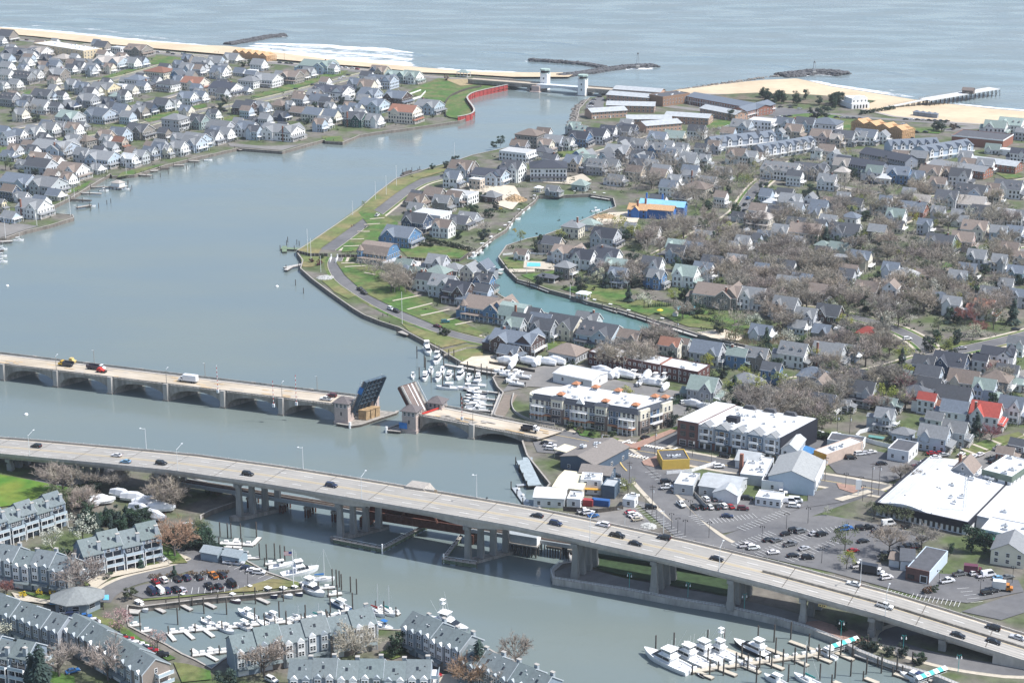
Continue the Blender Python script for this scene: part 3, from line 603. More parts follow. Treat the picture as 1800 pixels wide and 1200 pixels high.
for i in range(46):
 x=R.uniform(PT[1],tT1-8)if i<34 else R.uniform(tT2+6,tEnd);y=R.uniform(2.4,MW-3.6);L_=R.uniform(2,7)
 b.poly([(x,y,MZ+.03+i*.004),(x+L_,y,MZ+.03+i*.004),(x+L_,y+.9,MZ+.03+i*.004),(x,y+.9,MZ+.03+i*.004)],i%4>0)
OB('deck_patches',b.mesh('deck_patches'),dbr)['kind']='stuff'
ROOFT=mat('slate_roof',(.13,.115,.115),rough=.8,namt=.2,nscale=1.5)
def tower(x,y,near):
 t=OB('bridge_tower',None,dbr,(x,y,0))
 b=MB(STONE);b.box(-3.3,3.3,-3.3,3.3,-2,10.2);b.box(-3.6,3.6,-3.6,3.6,-2,1.6);b.box(-3.5,3.5,-3.5,3.5,7.4,7.75);OB('wall',b.mesh('wall'),t)
 b=MB(ROOFT);b.hip(-3.3,3.3,-3.3,3.3,10.2,2.6,.8);OB('roof',b.mesh('roof'),t)
 for f in('f','r','l'):
  for u in(-2,0,2):put(t,'window',window_mesh(1.1,1.5),f,u,9.0,-3.3,3.3,-3.3,3.3)
  put(t,'window',window_mesh(.7,1.7,STONE,False),f,0,5.3,-3.3,3.3,-3.3,3.3)
tower(tT1,.4,1);tower(tT1-.2,MW-.4,0);tower(tT2,.4,1);tower(tT2+.2,MW-.4,0)
BLUE=mat('blue_grey_steel',(.055,.085,.115),rough=.8,namt=.45,nscale=.6)
GRATE=mat('deck_grating',(.19,.15,.135),rough=.85,namt=.3,nscale=.5,stretch=(3,.3,1))
def leaf(xh,dirn,ang,L_):
 t=OB('bascule_leaf',None,dbr,(xh,0,MZ-.4));y0,y1=3.2,MW-3.2
 if dirn>0:y0,y1=1.0,MW-3.0
 ca,sa=cos(ang),sin(ang)
 def P(s,y,h):return(dirn*(s*ca-h*sa),y,s*sa+h*ca)
 def bx(mb,s0,s1,ya,yb,h0,h1,m=0):mb.hexa([P(s0,ya,h0),P(s1,ya,h0),P(s1,yb,h0),P(s0,yb,h0),P(s0,ya,h1),P(s1,ya,h1),P(s1,yb,h1),P(s0,yb,h1)],m)
 b=MB(GRATE);bx(b,-1,L_,y0,y1,-.25,0);OB('leaf_deck',b.mesh('leaf_deck'),t)
 n=6
 for i in range(n):
  y=y0+.3+(y1-y0-.6)*i/(n-1);b=MB(BLUE if dirn>0 else RUST);bx(b,-2,L_-.1,y-.22,y+.22,-1.7 if i in(0,n-1)else-1.1,-.26);OB('girder',b.mesh('girder'),t)
 for s in[1.5+2.5*i for i in range(int(L_/2.5))]:
  b=MB(BLUE if dirn>0 else RUST);bx(b,s,s+.3,y0+.1,y1-.1,-1.0,-.27);OB('floor_beam',b.mesh('floor_beam'),t)
 b=MB(CONCD)
 for ya,yb in((y0,y0+1.2),(y1-1.2,y1)):bx(b,-1,L_,ya,yb,.01,.3)
 OB('footway',b.mesh('footway'),t)
 b=MB(GALV,WHITE)
 for y in(y0+.05,y1-.15):
  bx(b,0,L_,y,y+.12,1.0,1.15)
  for i in range(int(L_)):bx(b,i+.3,i+.45,y,y+.1,.3,1.0)
 bx(b,0,L_,(y0+y1)/2+1.6,(y0+y1)/2+2.2,.01,.08,1);bx(b,0,L_,(y0+y1)/2-.2,(y0+y1)/2+.1,.01,.06,1)
 OB('railing',b.mesh('railing'),t)
 b=MB(BLUE if dirn>0 else RUST);bx(b,L_-.05,L_+.25,y0,y1,-1.3,.05);OB('leaf_tip',b.mesh('leaf_tip'),t)
 if dirn>0:
  b=MB(mat('blue_tarpaulin',(.03,.16,.42),rough=.6));bx(b,L_*.55,L_*.78,y0-.15,y0+.05,-1.4,.6);OB('tarpaulin',b.mesh('tarpaulin'),t)
leaf(tT1+3.6,1,radians(66),14.5)
leaf(tT2-1.5,-1,radians(62),13.5)
for tt,nm,ext in((tT1,'left',5.5),(tT2,'right',4.0)):
 sgn=1 if tt==tT1 else-1
 b=MB(CONCD);x0=tt+sgn*3.4;x1=tt+sgn*(3.4+ext)
 b.prism([(tt-3.2*sgn,-2.6),(x1,-4.5),(x1+sgn*1.0,-2),(x1+sgn*1.0,MW+2),(x1,MW+4),(tt-3.2*sgn,MW+3)],-2,.9);OB('pier_table',b.mesh('pier_table'),dbr)
 b=MB(WOODD,WOOD);Q=[Vector((tt+sgn*1.0,-4.8,0)),Vector((x1,-5.4,0)),Vector((x1+sgn*1.6,-2.6,0)),Vector((x1+sgn*1.6,MW+2,0)),Vector((x1,MW+5,0))]
 ribbon(b,Q,-.3,.3,-1,.6,0,h=.5);ribbon(b,Q,-.7,.5,1.1,1.1,1,h=.22);OB('fender',b.mesh('fender'),dbr)
 b=MB(WHITE);b.cyl((x1-sgn*.5,-5.8,-1),(x1-sgn*.5,-5.8,3),.45,n=8);OB('marker_post',b.mesh('marker_post'),dbr)
b=MB(mat('machine_housing',(.36,.25,.14),rough=.85,namt=.35),CONC)
for y in(3.9,6.6,9.3):b.box(tT1+3.8,tT1+7.6,y,y+2.2,.9,5.2,0);b.box(tT1+3.7,tT1+7.8,y-.1,y+2.35,5.2,5.5,0)
OB('machine_housing',b.mesh('machine_housing'),dbr)
b=MB(mat('blue_tarpaulin'));b.box(tT2-2.6,tT2+1.2,-3.75,-3.62,2.2,5.0);OB('tarpaulin',b.mesh('tarpaulin'),dbr)
b=MB(mat('red_paint',(.5,.04,.03),rough=.5));b.box(tT2+3.9,tT2+4.1,1.5,MW-4,MZ+.3,MZ+1.1);OB('barrier_gate',b.mesh('barrier_gate'),dbr)
def skew(t,k,face=None):
 for c in t.children:
  if c.type=='MESH' and c.location.length<.001:
   for v in c.data.vertices:v.co.x+=k*v.co.y
  else:
   c.location.x+=k*c.location.y
   if abs(c.rotation_euler.z-pi/2)<.01 and face:c.rotation_euler.z-=math.atan(k)
   if 'leaf' in c.name:skew(c,k)
skew(dbr,.46)
def drop(x):return max(0,min(5.1,5.1*(x-tT2-10)/(tEnd-tT2)))
for c in dbr.children:
 if c.type=='MESH':
  for v in c.data.vertices:
   if v.co.x>tT2+10 and v.co.z>2.6:v.co.z=max(v.co.z-drop(v.co.x),1.2)
def small_lamp(x,y,s,px,desc,zone='',z=MZ):
 p=mpt(x,y,z+.9);o=OB('street_lamp',None,None,p,MA)
 b=MB(CONCD);b.cyl((0,0,0),(0,0,6.8),.16,.1,6);OB('pole',b.mesh('pole'),o)
 b=MB(GALV);b.cyl((0,0,6.7),(0,s*1.8,7.3),.06,n=5);b.box(-.2,.2,s*1.5-.2,s*1.9+.2,7.2,7.4);OB('lamp_head',b.mesh('lamp_head'),o)
 auto(o,desc,zone,'street lamp','lamps along the drawbridge',px)
for i,x in enumerate(PT[1:]):
 if i%2==0:small_lamp(x,.2,1,pix(mpt(x,0,MZ))[0],'slim lamp on the near rail of the drawbridge')
for px,py in((142,655),(337,680),(535,705)):small_lamp(mt(px,py,MZ)[0],MW-.2,-1,px,'brown lamp post on the far rail of the drawbridge')
small_lamp(tP,.2,1,831,'slim lamp on the near rail right of the drawbridge opening',z=MZ-drop(tP))
def gate_mast(px,py,h,lb):
 p=at(px,py,MZ);o=thing('barrier_mast',lb,'barrier',(p.x,p.y,MZ),MA,'raised barrier arms on the drawbridge')
 b=MB(GALV);b.box(-.5,.5,-.4,.4,0,1.5);OB('machine_box',b.mesh('machine_box'),o)
 for i in range(int(h/1.0)):
  b=MB(WHITE if i%2 else mat('red_paint'));b.box(-.09,.09,-.09,.09,1.5+i,2.5+i);OB('band',b.mesh('band'),o)
gate_mast(383,690,12,'thin raised barrier arm on the far side of the drawbridge behind the white truck')
gate_mast(521,712,13,'red and white barrier arm standing upright left of the raised bridge leaf')
gate_mast(481,715,11,'thin raised barrier arm on the near rail left of the bridge tower')
gate_mast(812,738,9,'thin raised barrier arm on the near rail right of the drawbridge opening')
# the far bridge at the inlet
OZ=6.2
oa,obp=at(842,150,2),at(1125,172,2)
OD=(obp-oa);OL=OD.length;OD.normalize();ON=Vector((OD.y,-OD.x,0));OA=atan2(OD.y,OD.x)
ocb=thing('inlet_bridge','far low drawbridge with two white towers across the inlet to the sea','bridge',(oa.x,oa.y,0),OA)
ot=lambda px,py,z=0:(at(px,py,z)-oa).dot(OD)
x0,x1=ot(936,164),ot(1018,170)
for a,c,mt_ in((-12,x0,DECKT),(x1,OL+25,DECKT)):
 b=MB(DECKT);b.box(a,c,0,14,OZ-.4,OZ);OB('deck',b.mesh('deck'),ocb)
 b=MB(CONCD);b.box(a,c,.3,13.7,OZ-3,OZ-.42);OB('girder',b.mesh('girder'),ocb)
 for y in(0,14):b=MB(WOOD);b.box(a,c,y-.15,y+.15,OZ-.1,OZ+1.0);OB('parapet',b.mesh('parapet'),ocb)
wsteel=mat('pale_steel',(.55,.58,.6),rough=.6)
b=MB(wsteel)
for i in range(10):
 a,c=x0+(x1-x0)*i/10,x0+(x1-x0)*(i+1)/10;f=lambda s:OZ-1.2-2.6*abs(2*s-1)**1.5
 b.hexa([(a,.4,f(i/10)),(c,.4,f((i+1)/10)),(c,13.6,f((i+1)/10)),(a,13.6,f(i/10)),(a,.4,OZ+.9),(c,.4,OZ+.9),(c,13.6,OZ+.05),(a,13.6,OZ+.05)])
OB('bascule_span',b.mesh('bascule_span'),ocb)
for x in(x0,x1):
 b=MB(STONE if x==x0 else CONC);b.box(x-4,x+4,-2.5,16,-2,OZ-.5);b.box(x-5,x+5,-5,18,-2,.8);OB('pier',b.mesh('pier'),ocb)
 y=15.5 if x==x0 else-1.2
 t=OB('bridge_tower',None,ocb,(x+(2 if x==x0 else 1),y,0))
 b=MB(WHITE);b.box(-3.6,3.6,-3.6,3.6,-1,16);OB('wall',b.mesh('wall'),t)
 b=MB(GLASS,mat('green_copper',(.33,.42,.38),rough=.7));b.prism([(4.2*cos(pi/4*i+.39),4.2*sin(pi/4*i+.39))for i in range(8)],16,18.2,0);b.prism([(4.9*cos(pi/4*i+.39),4.9*sin(pi/4*i+.39))for i in range(8)],18.2,19.6,1);b.prism([(4.6*cos(pi/4*i+.39),4.6*sin(pi/4*i+.39))for i in range(8)],15.6,16.2,1);OB('lookout',b.mesh('lookout'),t)
 for z in(6,11):put(t,'window',window_mesh(1.2,1.8,WHITE,False),'f',0,z,-3.6,3.6,-3.6,3.6)
for x in(20,52,OL-70,OL-40,OL-15):
 if not x0<x<x1:b=MB(CONCD);b.box(x-1.5,x+1.5,.5,13.5,-2,OZ-2.9);OB('pier',b.mesh('pier'),ocb)
 # railway bridge half hidden behind the viaduct
ra,rb=at(420,888,0),at(1015,985,0);RD=rb-ra;RL=RD.length;RD.normalize();RA=atan2(RD.y,RD.x)
rail=thing('railway_bridge','low rusty railway bridge on timber piles seen beneath the viaduct','bridge',(ra.x,ra.y,0),RA)
rt=lambda px,py:(at(px,py,0)-ra).dot(RD)
l0,l1=rt(640,925),rt(826,955)
for a,c,m_ in((-40,l0,STEEL),(l1,RL+60,STEEL)):
 b=MB(m_);b.box(a,c,0,.4,4.4,5.9);b.box(a,c,4.6,5,4.4,5.9);OB('girder',b.mesh('girder'),rail)
 b=MB(WOODD,RUST);b.box(a,c,.4,4.6,5.6,5.8)
 for y in(1.6,3.3):b.box(a,c,y-.06,y+.06,5.8,6.0,1)
 OB('track_bed',b.mesh('track_bed'),rail)
b=MB(RUST);b.box(l0,l1,0,.5,3.2,6.6);b.box(l0,l1,4.6,5.1,3.2,6.6);b.box(l0,l1,.5,4.6,4,4.4);OB('plate_girder',b.mesh('plate_girder'),rail)
for i in range(12):x=l0+(l1-l0)*(i+.5)/12;b=MB(RUST);b.box(x-.1,x+.1,-.12,0,3.2,6.6);OB('stiffener',b.mesh('stiffener'),rail)
pm=MB(RUST);pm.cyl((0,0,-3),(0,0,3.6),.35,n=6);pm=pm.mesh('pile')
cm=MB(CONCD);cm.box(-1.2,1.2,-1,6,3.4,4.4);cm=cm.mesh('pile_cap')
for px,py in((440,891),(498,899),(543,906),(590,914),(1003,984)):
 x=rt(px,py);OB('pile_cap',cm,rail,(x,0,0))
 for y in(-.6,1.2,3.4,5.4):
  for dx in(-.7,.7):OB('pile',pm,rail,(x+dx,y,0))
for px,py in((640,925),(826,955)):
 x=rt(px,py);b=MB(RUST);b.box(x-1.6,x+1.6,-1.2,6.2,-2,3.8);OB('pier',b.mesh('pier'),rail)
tx0,tx1=rt(890,968),rt(948,977)
b=MB(WOOD);b.box(tx0,tx1,-4,6,4.3,4.8);OB('platform',b.mesh('platform'),rail)
wp=MB(WOODD);wp.cyl((0,0,-3),(0,0,4.3),.25,n=6);wp=wp.mesh('pile')
for i in range(8):
 for y in(-3.6,-.8,2.4,5.6):OB('pile',wp,rail,(tx0+.5+(tx1-tx0-1)*i/7,y,0))
for i in range(0,7,2):b=MB(WOODD);x=tx0+.5+(tx1-tx0-1)*i/7;w=(tx1-tx0-1)/7;b.cyl((x,-3.7,0),(x+w,-3.7,4.2),.15,n=4);b.cyl((x+w,-3.72,0),(x,-3.72,4.2),.15,n=4);OB('brace',b.mesh('brace'),rail)
b=MB(STEEL,WHITE);b.box(tx0+.5,tx1-.6,-3.2,1.0,4.8,8.0);b.box(tx1-.6,tx1-.3,-3.2,1,4.8,8.0,1);OB('control_house',b.mesh('control_house'),rail)
tx2,tx3=rt(958,980),rt(985,984)
b=MB(WOODD);b.box(tx2,tx3,-1,6,3.6,4.4);OB('pile_cap',b.mesh('pile_cap'),rail)
for i in range(6):
 for y in(-.6,2.5,5.5):OB('pile',wp,rail,(tx2+.4+(tx3-tx2-.8)*i/5,y,-.6))
xc=rt(735,940)
b=MB(RUST,WOOD);b.cyl((xc-7,5,6),(xc-2,5,18.2),.5,n=5);b.cyl((xc+8,5,6),(xc+3,5,18.0),.5,n=5);b.cyl((xc-7,0,6),(xc-2,0,18.2),.5,n=5);b.cyl((xc+8,0,6),(xc+3,0,18.0),.5,n=5)
b.hexa([(xc-6,-.5,17.0),(xc+5,-.5,17.0),(xc+5,6,17.0),(xc-6,6,17.0),(xc-5,-.5,19.6),(xc+2.5,-.5,19.6),(xc+2.5,6,19.6),(xc-5,6,19.6)],1);OB('counterweight',b.mesh('counterweight'),rail)
# HOUSES
WC={'w':((.74,.74,.73),'white'),'g':((.46,.48,.50),'pale grey'),'G':((.27,.285,.31),'grey'),'b':((.42,.49,.56),'pale blue'),'u':((.105,.20,.34),'blue'),'B':((.055,.08,.13),'navy'),'c':((.66,.62,.52),'cream'),'t':((.47,.40,.32),'tan'),'k':((.085,.06,.055),'dark brown'),'y':((.66,.58,.38),'yellowish'),'r':((.30,.12,.085),'brick'),'s':((.25,.225,.20),'brown shingled'),'n':((.27,.35,.34),'grey green'),'N':((.02,.075,.07),'dark green'),'e':((.16,.25,.29),'teal'),'p':((.55,.44,.40),'pinkish')}
RC={'g':((.215,.225,.235),'grey'),'d':((.085,.092,.105),'dark grey'),'b':((.14,.165,.20),'slate'),'r':((.27,.135,.095),'terracotta'),'R':((.36,.075,.06),'red'),'t':((.215,.175,.15),'brown'),'w':((.52,.53,.53),'pale'),'n':((.24,.30,.28),'green grey'),'B':((.055,.062,.08),'charcoal'),'o':((.40,.25,.15),'orange'),'l':((.37,.34,.31),'light brown')}
HOUSES=[]
FORM={'a':'gabled','x':'long gabled','c':'cross gabled','h':'hip roofed','m':'gambrel roofed','f':'flat roofed','L':'large rambling'}
GR=radians(-28)
def porch_part(t,x0,x1,y0,d,m,col,post=2.6):
 b=MB(WOOD,WHITE);b.box(x0,x1,y0-d,y0-.02,.1,.75)
 n=max(2,int((x1-x0)/2.6))
 for i in range(n+1):
  x=x0+.2+(x1-x0-.4)*i/n;b.box(x-.13,x+.13,y0-d+.05,y0-d+.31,.75,.75+post,1)
 b.box(x0+.1,x1-.1,y0-d+.1,y0-d+.2,1.5,1.62,1)
 OB('porch',b.mesh('porch'),t)
 b=MB(m);z=.75+post
 b.hexa([(x0-.3,y0-d-.35,z),(x1+.3,y0-d-.35,z),(x1+.3,y0+.1,z+.05),(x0-.3,y0+.1,z+.05),(x0-.3,y0-d-.35,z+.22),(x1+.3,y0-d-.35,z+.22),(x1+.1,y0+.1,z+1.0),(x0-.1,y0+.1,z+1.0)])
 OB('porch_roof',b.mesh('porch_roof'),t,col=col)
def house(px,py,wpx,form='x',wall='w',roof='g',feat='',fl=2,rz=None,gname=None,dz=0,label=None,cat='house',name='house',W_=None,D_=None,group='houses of the shore town'):
 rz=GR+radians(R.uniform(-3,3))if rz is None else radians(rz)
 k=ppm(py);app=wpx/k*1.17;big=form=='L'
 ratio=.62 if big else(.72 if form in 'xf' else .85)
 w=app/(abs(cos(rz))+ratio*abs(sin(rz)));w=max(4.5,min(34,w));d=max(4.5,w*ratio)
 if form=='a':w,d=d,w
 if W_:w,d=W_,D_
 p=at(px,py);back=.42*(w*abs(sin(rz))+d*abs(cos(rz)))
 t=OB(name,None,None,(p.x,p.y+back,GZ),rz)
 wc,rc=jit(WC[wall][0]),tuple(R.uniform(.72,1.12)*x for x in[1])[0];rc=tuple(rc*x for x in RC[roof][0]);auto_f=feat
 if form in 'xc' and 'P' not in feat and 'p' not in feat and R.random()<.6:auto_f+='P'
 if form in 'xcL' and fl>1 and 'B' not in feat and R.random()<.38:auto_f+='B'
 lot=R.random()
 H=1.0+3.0*fl;x0,x1,y0,y1=-w/2,w/2,-d/2,d/2
 h=min(w,d)/2*R.uniform(.8,1.0)*(.62 if big else 1);h=min(h,4.8)
 wm,rm,tm=MB(SIDING),MB(SHINGLE),MB(WHITE)
 gab=[]
 def rake(xa,ya,ze,hh,half,face):
  q=.5
  for s in(-1,1):
   if face in 'rl':
    X=xa+(.46 if face=='r' else-.46);e=(ya+s*(half+.45),ze-.45*hh/half);r_=(ya,ze+hh)
    tm.hexa([(X-.04,e[0],e[1]-.12),(X+.04,e[0],e[1]-.12),(X+.04,r_[0],r_[1]-.12),(X-.04,r_[0],r_[1]-.12),(X-.04,e[0],e[1]+.18),(X+.04,e[0],e[1]+.18),(X+.04,r_[0],r_[1]+.18),(X-.04,r_[0],r_[1]+.18)])
   else:
    Y=ya-.46;e=(xa+s*(half+.45),ze-.45*hh/half);r_=(xa,ze+hh)
    tm.hexa([(e[0],Y-.04,e[1]-.12),(r_[0],Y-.04,r_[1]-.12),(r_[0],Y+.04,r_[1]-.12),(e[0],Y+.04,e[1]-.12),(e[0],Y-.04,e[1]+.18),(r_[0],Y-.04,r_[1]+.18),(r_[0],Y+.04,r_[1]+.18),(e[0],Y+.04,e[1]+.18)])
 if form=='h':
  wm.box(x0,x1,y0,y1,0,H);rm.hip(x0,x1,y0,y1,H+.03,h*.85,.7)
 elif form=='f':
  wm.box(x0,x1,y0,y1,0,H+.5);rm.box(x0+.3,x1-.3,y0+.3,y1-.3,H+.48,H+.56);tm.box(x0-.05,x1+.05,y0-.05,y0+.25,H+.3,H+.62);tm.box(x1-.25,x1+.06,y0+.26,y1,H+.3,H+.61)
 elif form=='m':
  q,z1=d*.2,h*.75
  wm.yprism([(y0,0),(y1,0),(y1,H-.8),(y1-q,H+z1),(0,H+h),(y0+q,H+z1),(y0,H-.8)],x0,x1)
  o=[(y0-.4,H-1.2),(y0+q,H+z1),(0,H+h),(y1-q,H+z1),(y1+.4,H-1.2)]
  for a,c in zip(o,o[1:]):rm.hexa([(x0-.4,*a),(x1+.4,*a),(x1+.4,*c),(x0-.4,*c)]+[(x0-.4,a[0],a[1]+.25),(x1+.4,a[0],a[1]+.25),(x1+.4,c[0],c[1]+.25),(x0-.4,c[0],c[1]+.25)])
  gab+=[('r',0,H+h*.35)]
 else:
  ax='y' if form=='a' else 'x'
  wm.gwall(x0,x1,y0,y1,0,H,h,ax);rm.gable(x0,x1,y0,y1,H+.02,h,ax)
  if ax=='x':
   rake(x1,0,H+.02,h,d/2,'r');gab.append(('r',0,H+h*.32));tm.box(x0-.4,x1+.4,y0-.5,y0-.38,H-.5,H-.2)
  else:
   rake(0,y0,H+.02,h,w/2,'f');gab.append(('f',0,H+h*.32));tm.box(x1+.38,x1+.5,y0-.4,y1+.4,H-.5,H-.2)
  if form in 'cL':
   gw=w*(.36 if big else .45);gx=R.choice((-.22,.2))*w;out=1.6 if big else 1.1;gh=h*.82
   wm.gwall(gx-gw/2,gx+gw/2,y0-out,.0,0,H-.06,gh,'y');rm.gable(gx-gw/2,gx+gw/2,y0-out,-.1,H-.03,gh,'y',.4);rake(gx,y0-out,H-.03,gh,gw/2,'f');gab.append(('g',gx,H+gh*.3))
   if big:
    ww=w*.34;wm.gwall(x1-ww-.4,x1-.4,y0+.3,y1+1.4,.01,H+.5,h*.95,'y');rm.gable(x1-ww-.4,x1-.4,y0+.3,y1+1.4,H+.55,h*.95,'y',.4)
    sx=w*.3;wm.box(x0-sx*.6,x0+.2,y0+1.0,y1-1.5,0,H*.62);rm.gable(x0-sx*.6,x0+.2,y0+1,y1-1.5,H*.62,1.6,'x',.35)
 if form=='x' and w>7.5 and lot<.5:
  gw,gx=w*.3,w*R.choice((-.24,.05,.26));wm.gwall(gx-gw/2,gx+gw/2,y0-.5,0,H-2.6,H-.05,h*.6,'y');rm.gable(gx-gw/2,gx+gw/2,y0-.5,0,H-.02,h*.6,'y',.3,.18);rake(gx,y0-.3,H-.02,h*.6,gw/2,'f')
 if form in 'xca' and lot>.42:
  aw=R.uniform(2.6,4.2);ah=H*R.choice((.5,.8));sx=x0-aw if form!='a' else x1-.1;wm.box(sx,sx+aw+.1,y0+d*.2,y1-d*.2,.02,ah);rm.gable(sx,sx+aw+.1,y0+d*.2,y1-d*.2,ah,d*.16,'x',.3,.18)
 OB('wall',wm.mesh('wall'),t,col=wc);OB('roof',rm.mesh('roof'),t,col=rc)
 if tm.v:OB('trim',tm.mesh('trim'),t)
 ww=window_mesh(1.1,1.7)if k>2.6 else window_mesh(1.3,1.8,WHITE,False)
 dark=wall in 'kBNus'
 for f in('f','r')+(('l',)if rz>0 or px>1000 else()):
  L_=w if f=='f' else d;n=max(2,int(L_/2.6))
  for fl_ in range(fl):
   z=1.9+3.0*fl_
   if fl_==0 and f=='f' and 'p' in feat:z=2.2
   for i in range(n):
    u=-L_/2+L_*(i+.5)/n
    if form in 'cL' and f=='f' and abs(u-gx)<gw/2+.6:continue
    if R.random()<.1 or(fl_==0 and i==n//2 and f==('r' if form=='x' else 'f')):continue
    put(t,'window',ww,f,u+R.uniform(-.15,.15),z,x0,x1,y0,y1)
 if form in 'cL':
  for fl_ in range(fl):
   for u in(-gw*.22,gw*.22):put(t,'window',ww,'f',gx+u,1.9+3.0*fl_,x0,x1,y0-(1.6 if big else 1.1),y1)
 for f,u,z in gab:
  if f=='g':put(t,'window',window_mesh(.9,1.1,WHITE,False),'f',u,z,x0,x1,y0-(1.6 if big else 1.1),y1)
  else:put(t,'window',window_mesh(.9,1.2,WHITE,False),f,u,z,x0,x1,y0,y1)
 df='r' if form=='x' else 'f'
 db=MB(WHITE if not R.random()<.3 else mat('dark_door',(.08,.03,.03)));db.box(-.5,.5,-.09,.03,.1,2.2);put(t,'door',db.mesh('door'),df,0,.3,x0,x1,y0,y1)
 if 'p' in feat:porch_part(t,x0+.1,x1-.1,y0-(.0 if form not in 'cL' else .0),2.3,SHINGLE,rc)
 if 'P' in auto_f:
  b=MB(WOOD,WHITE);b.box(x1+.02,x1+2.4,y0,y1,.1,.7)
  for i in range(4):y=y0+.2+(d-.4)*i/3;b.box(x1+2.1,x1+2.36,y-.13,y+.13,.7,3.2,1)
  b.box(x1+2.15,x1+2.25,y0+.1,y1-.1,1.4,1.55,1);OB('porch',b.mesh('porch'),t)
  b=MB(SHINGLE);b.hexa([(x1-.1,y0-.3,3.2),(x1+2.8,y0-.3,3.15),(x1+2.8,y1+.3,3.15),(x1-.1,y1+.3,3.2),(x1-.1,y0-.3,4.2),(x1+2.8,y0-.3,3.4),(x1+2.8,y1+.3,3.4),(x1-.1,y1+.3,4.2)]);OB('porch_roof',b.mesh('porch_roof'),t,col=rc)
 if 'B' in auto_f:
  z=.4+3.0*(fl-1);b=MB(WHITE);b.box(x1+.02,x1+2.1,y0+.6,y1-.6,z-.2,z)
  for i in range(int(d/.9)):y=y0+.7+i*.9;b.box(x1+1.98,x1+2.06,y,y+.12,z,z+1)
  b.box(x1+1.95,x1+2.1,y0+.6,y1-.6,z+.92,z+1.05);b.box(x1+.05,x1+2.1,y0+.6,y0+.7,z+.1,z+1.04)
  for y in(y0+.7,y1-.7):b.box(x1+1.9,x1+2.08,y-.09,y+.09,0,z-.2)
  OB('balcony',b.mesh('balcony'),t)
 if 'D' in feat and form not in 'hf':
  n=max(1,int(w/4.2))
  for i in range(n):
   x=-w/2+w*(i+.5)/n;yb=y0+d*.17;zb=H+h*.2
   if form in 'cL' and abs(x-gx)<gw/2+.8:continue
   b=MB(SIDING,SHINGLE,WHITE,GLASS);b.gwall(x-.8,x+.8,yb,yb+d*.3,zb,zb+1.5,.7,'y',0);b.gable(x-.8,x+.8,yb,yb+d*.3,zb+1.52,.7,'y',.2,.12,1);b.box(x-.5,x+.5,yb-.06,yb+.02,zb+.25,zb+1.4,2);b.box(x-.38,x+.38,yb-.09,yb-.03,zb+.35,zb+1.3,3)
   b.mats[1]=ROOFT;OB('dormer',b.mesh('dormer'),t,col=WC['w'][0])
 if 'C' in feat:
  cx=x0+w*R.choice((.2,.75));b=MB(BRICK,CONC);b.box(cx-.5,cx+.5,y0-.35,y0+.55,0,H+h+1.0)if 'c' in feat else b.box(cx-.5,cx+.5,-.4,.5,H,H+h+1.3)
  b.mats=[BRICK,CONC];zt=H+h+(1.0 if 'c' in feat else 1.3);yy=-.35+y0 if 'c' in feat else-.4;b.box(cx-.6,cx+.6,yy-.1,yy+1.0,zt,zt+.2,1);OB('chimney',b.mesh('chimney'),t)
 if 'T' in feat:
  cx,cy=x0+.5,y0+.3;b=MB(SIDING);b.prism([(cx+2.1*cos(pi/4*i),cy+2.1*sin(pi/4*i))for i in range(8)],0,H+.8);OB('turret',b.mesh('turret'),t,col=wc)
  b=MB(COPPER if 'K' in feat else SHINGLE);b.cyl((cx,cy,H+.8),(cx,cy,H+4.2),2.5,.05,8);OB('turret_roof',b.mesh('turret_roof'),t,col=rc)
  for i in(4,5,6):a=pi/4*(i+.5);OB('window',ww,t,(cx+1.97*cos(a),cy+1.97*sin(a),H-1),a+pi/2)
 g=f"{WC[wall][1]} {'cottage' if app < 8 and fl < 2 else FORM[form] + ' house'} with {RC[roof][1]} roof"
 ex=[n for c_,n in(('C','brick chimney'),('T','turret'),('D','dormers'),('B','balcony'),('p','front porch'),('P','side porch'))if c_ in feat]
 if ex:g+=' and '+ex[0]
 t['category']=cat;t['group']=group
 if label:t['label']=label
 else:HOUSES.append((t,g,px,py))
 HOUSE_POS.append((px,py,wpx,p.x,p.y+back,max(w,d)/2+1.5));return t
HOUSE_POS=[];FHQ=[]
def rows(tile,data):
 for L_ in data.strip().split('\n'):
  q=L_.split()
  if not q:continue
  x,y=tile(float(q[0]),float(q[1]));form=q[3];fl=2
  f=q[6]if len(q)>6 else ''
  if f[:1].isdigit():fl=int(f[0]);f=f[1:]
  kw={}
  if len(q)>7:kw['rz']=float(q[7])
  if y<228 and float(q[2])<=152 and form in 'axc' and 'C' not in f and q[4]in 'wgGbtscBkpn':FHQ.append((x,y,float(q[2])/5,q[4],q[5],fl));continue
  house(x,y,float(q[2])/5,form,q[4],q[5],f,fl,**kw)
A1=T(0,30,5);A2=T(320,30,5);A3=T(600,80,5);A4=T(0,230,5)
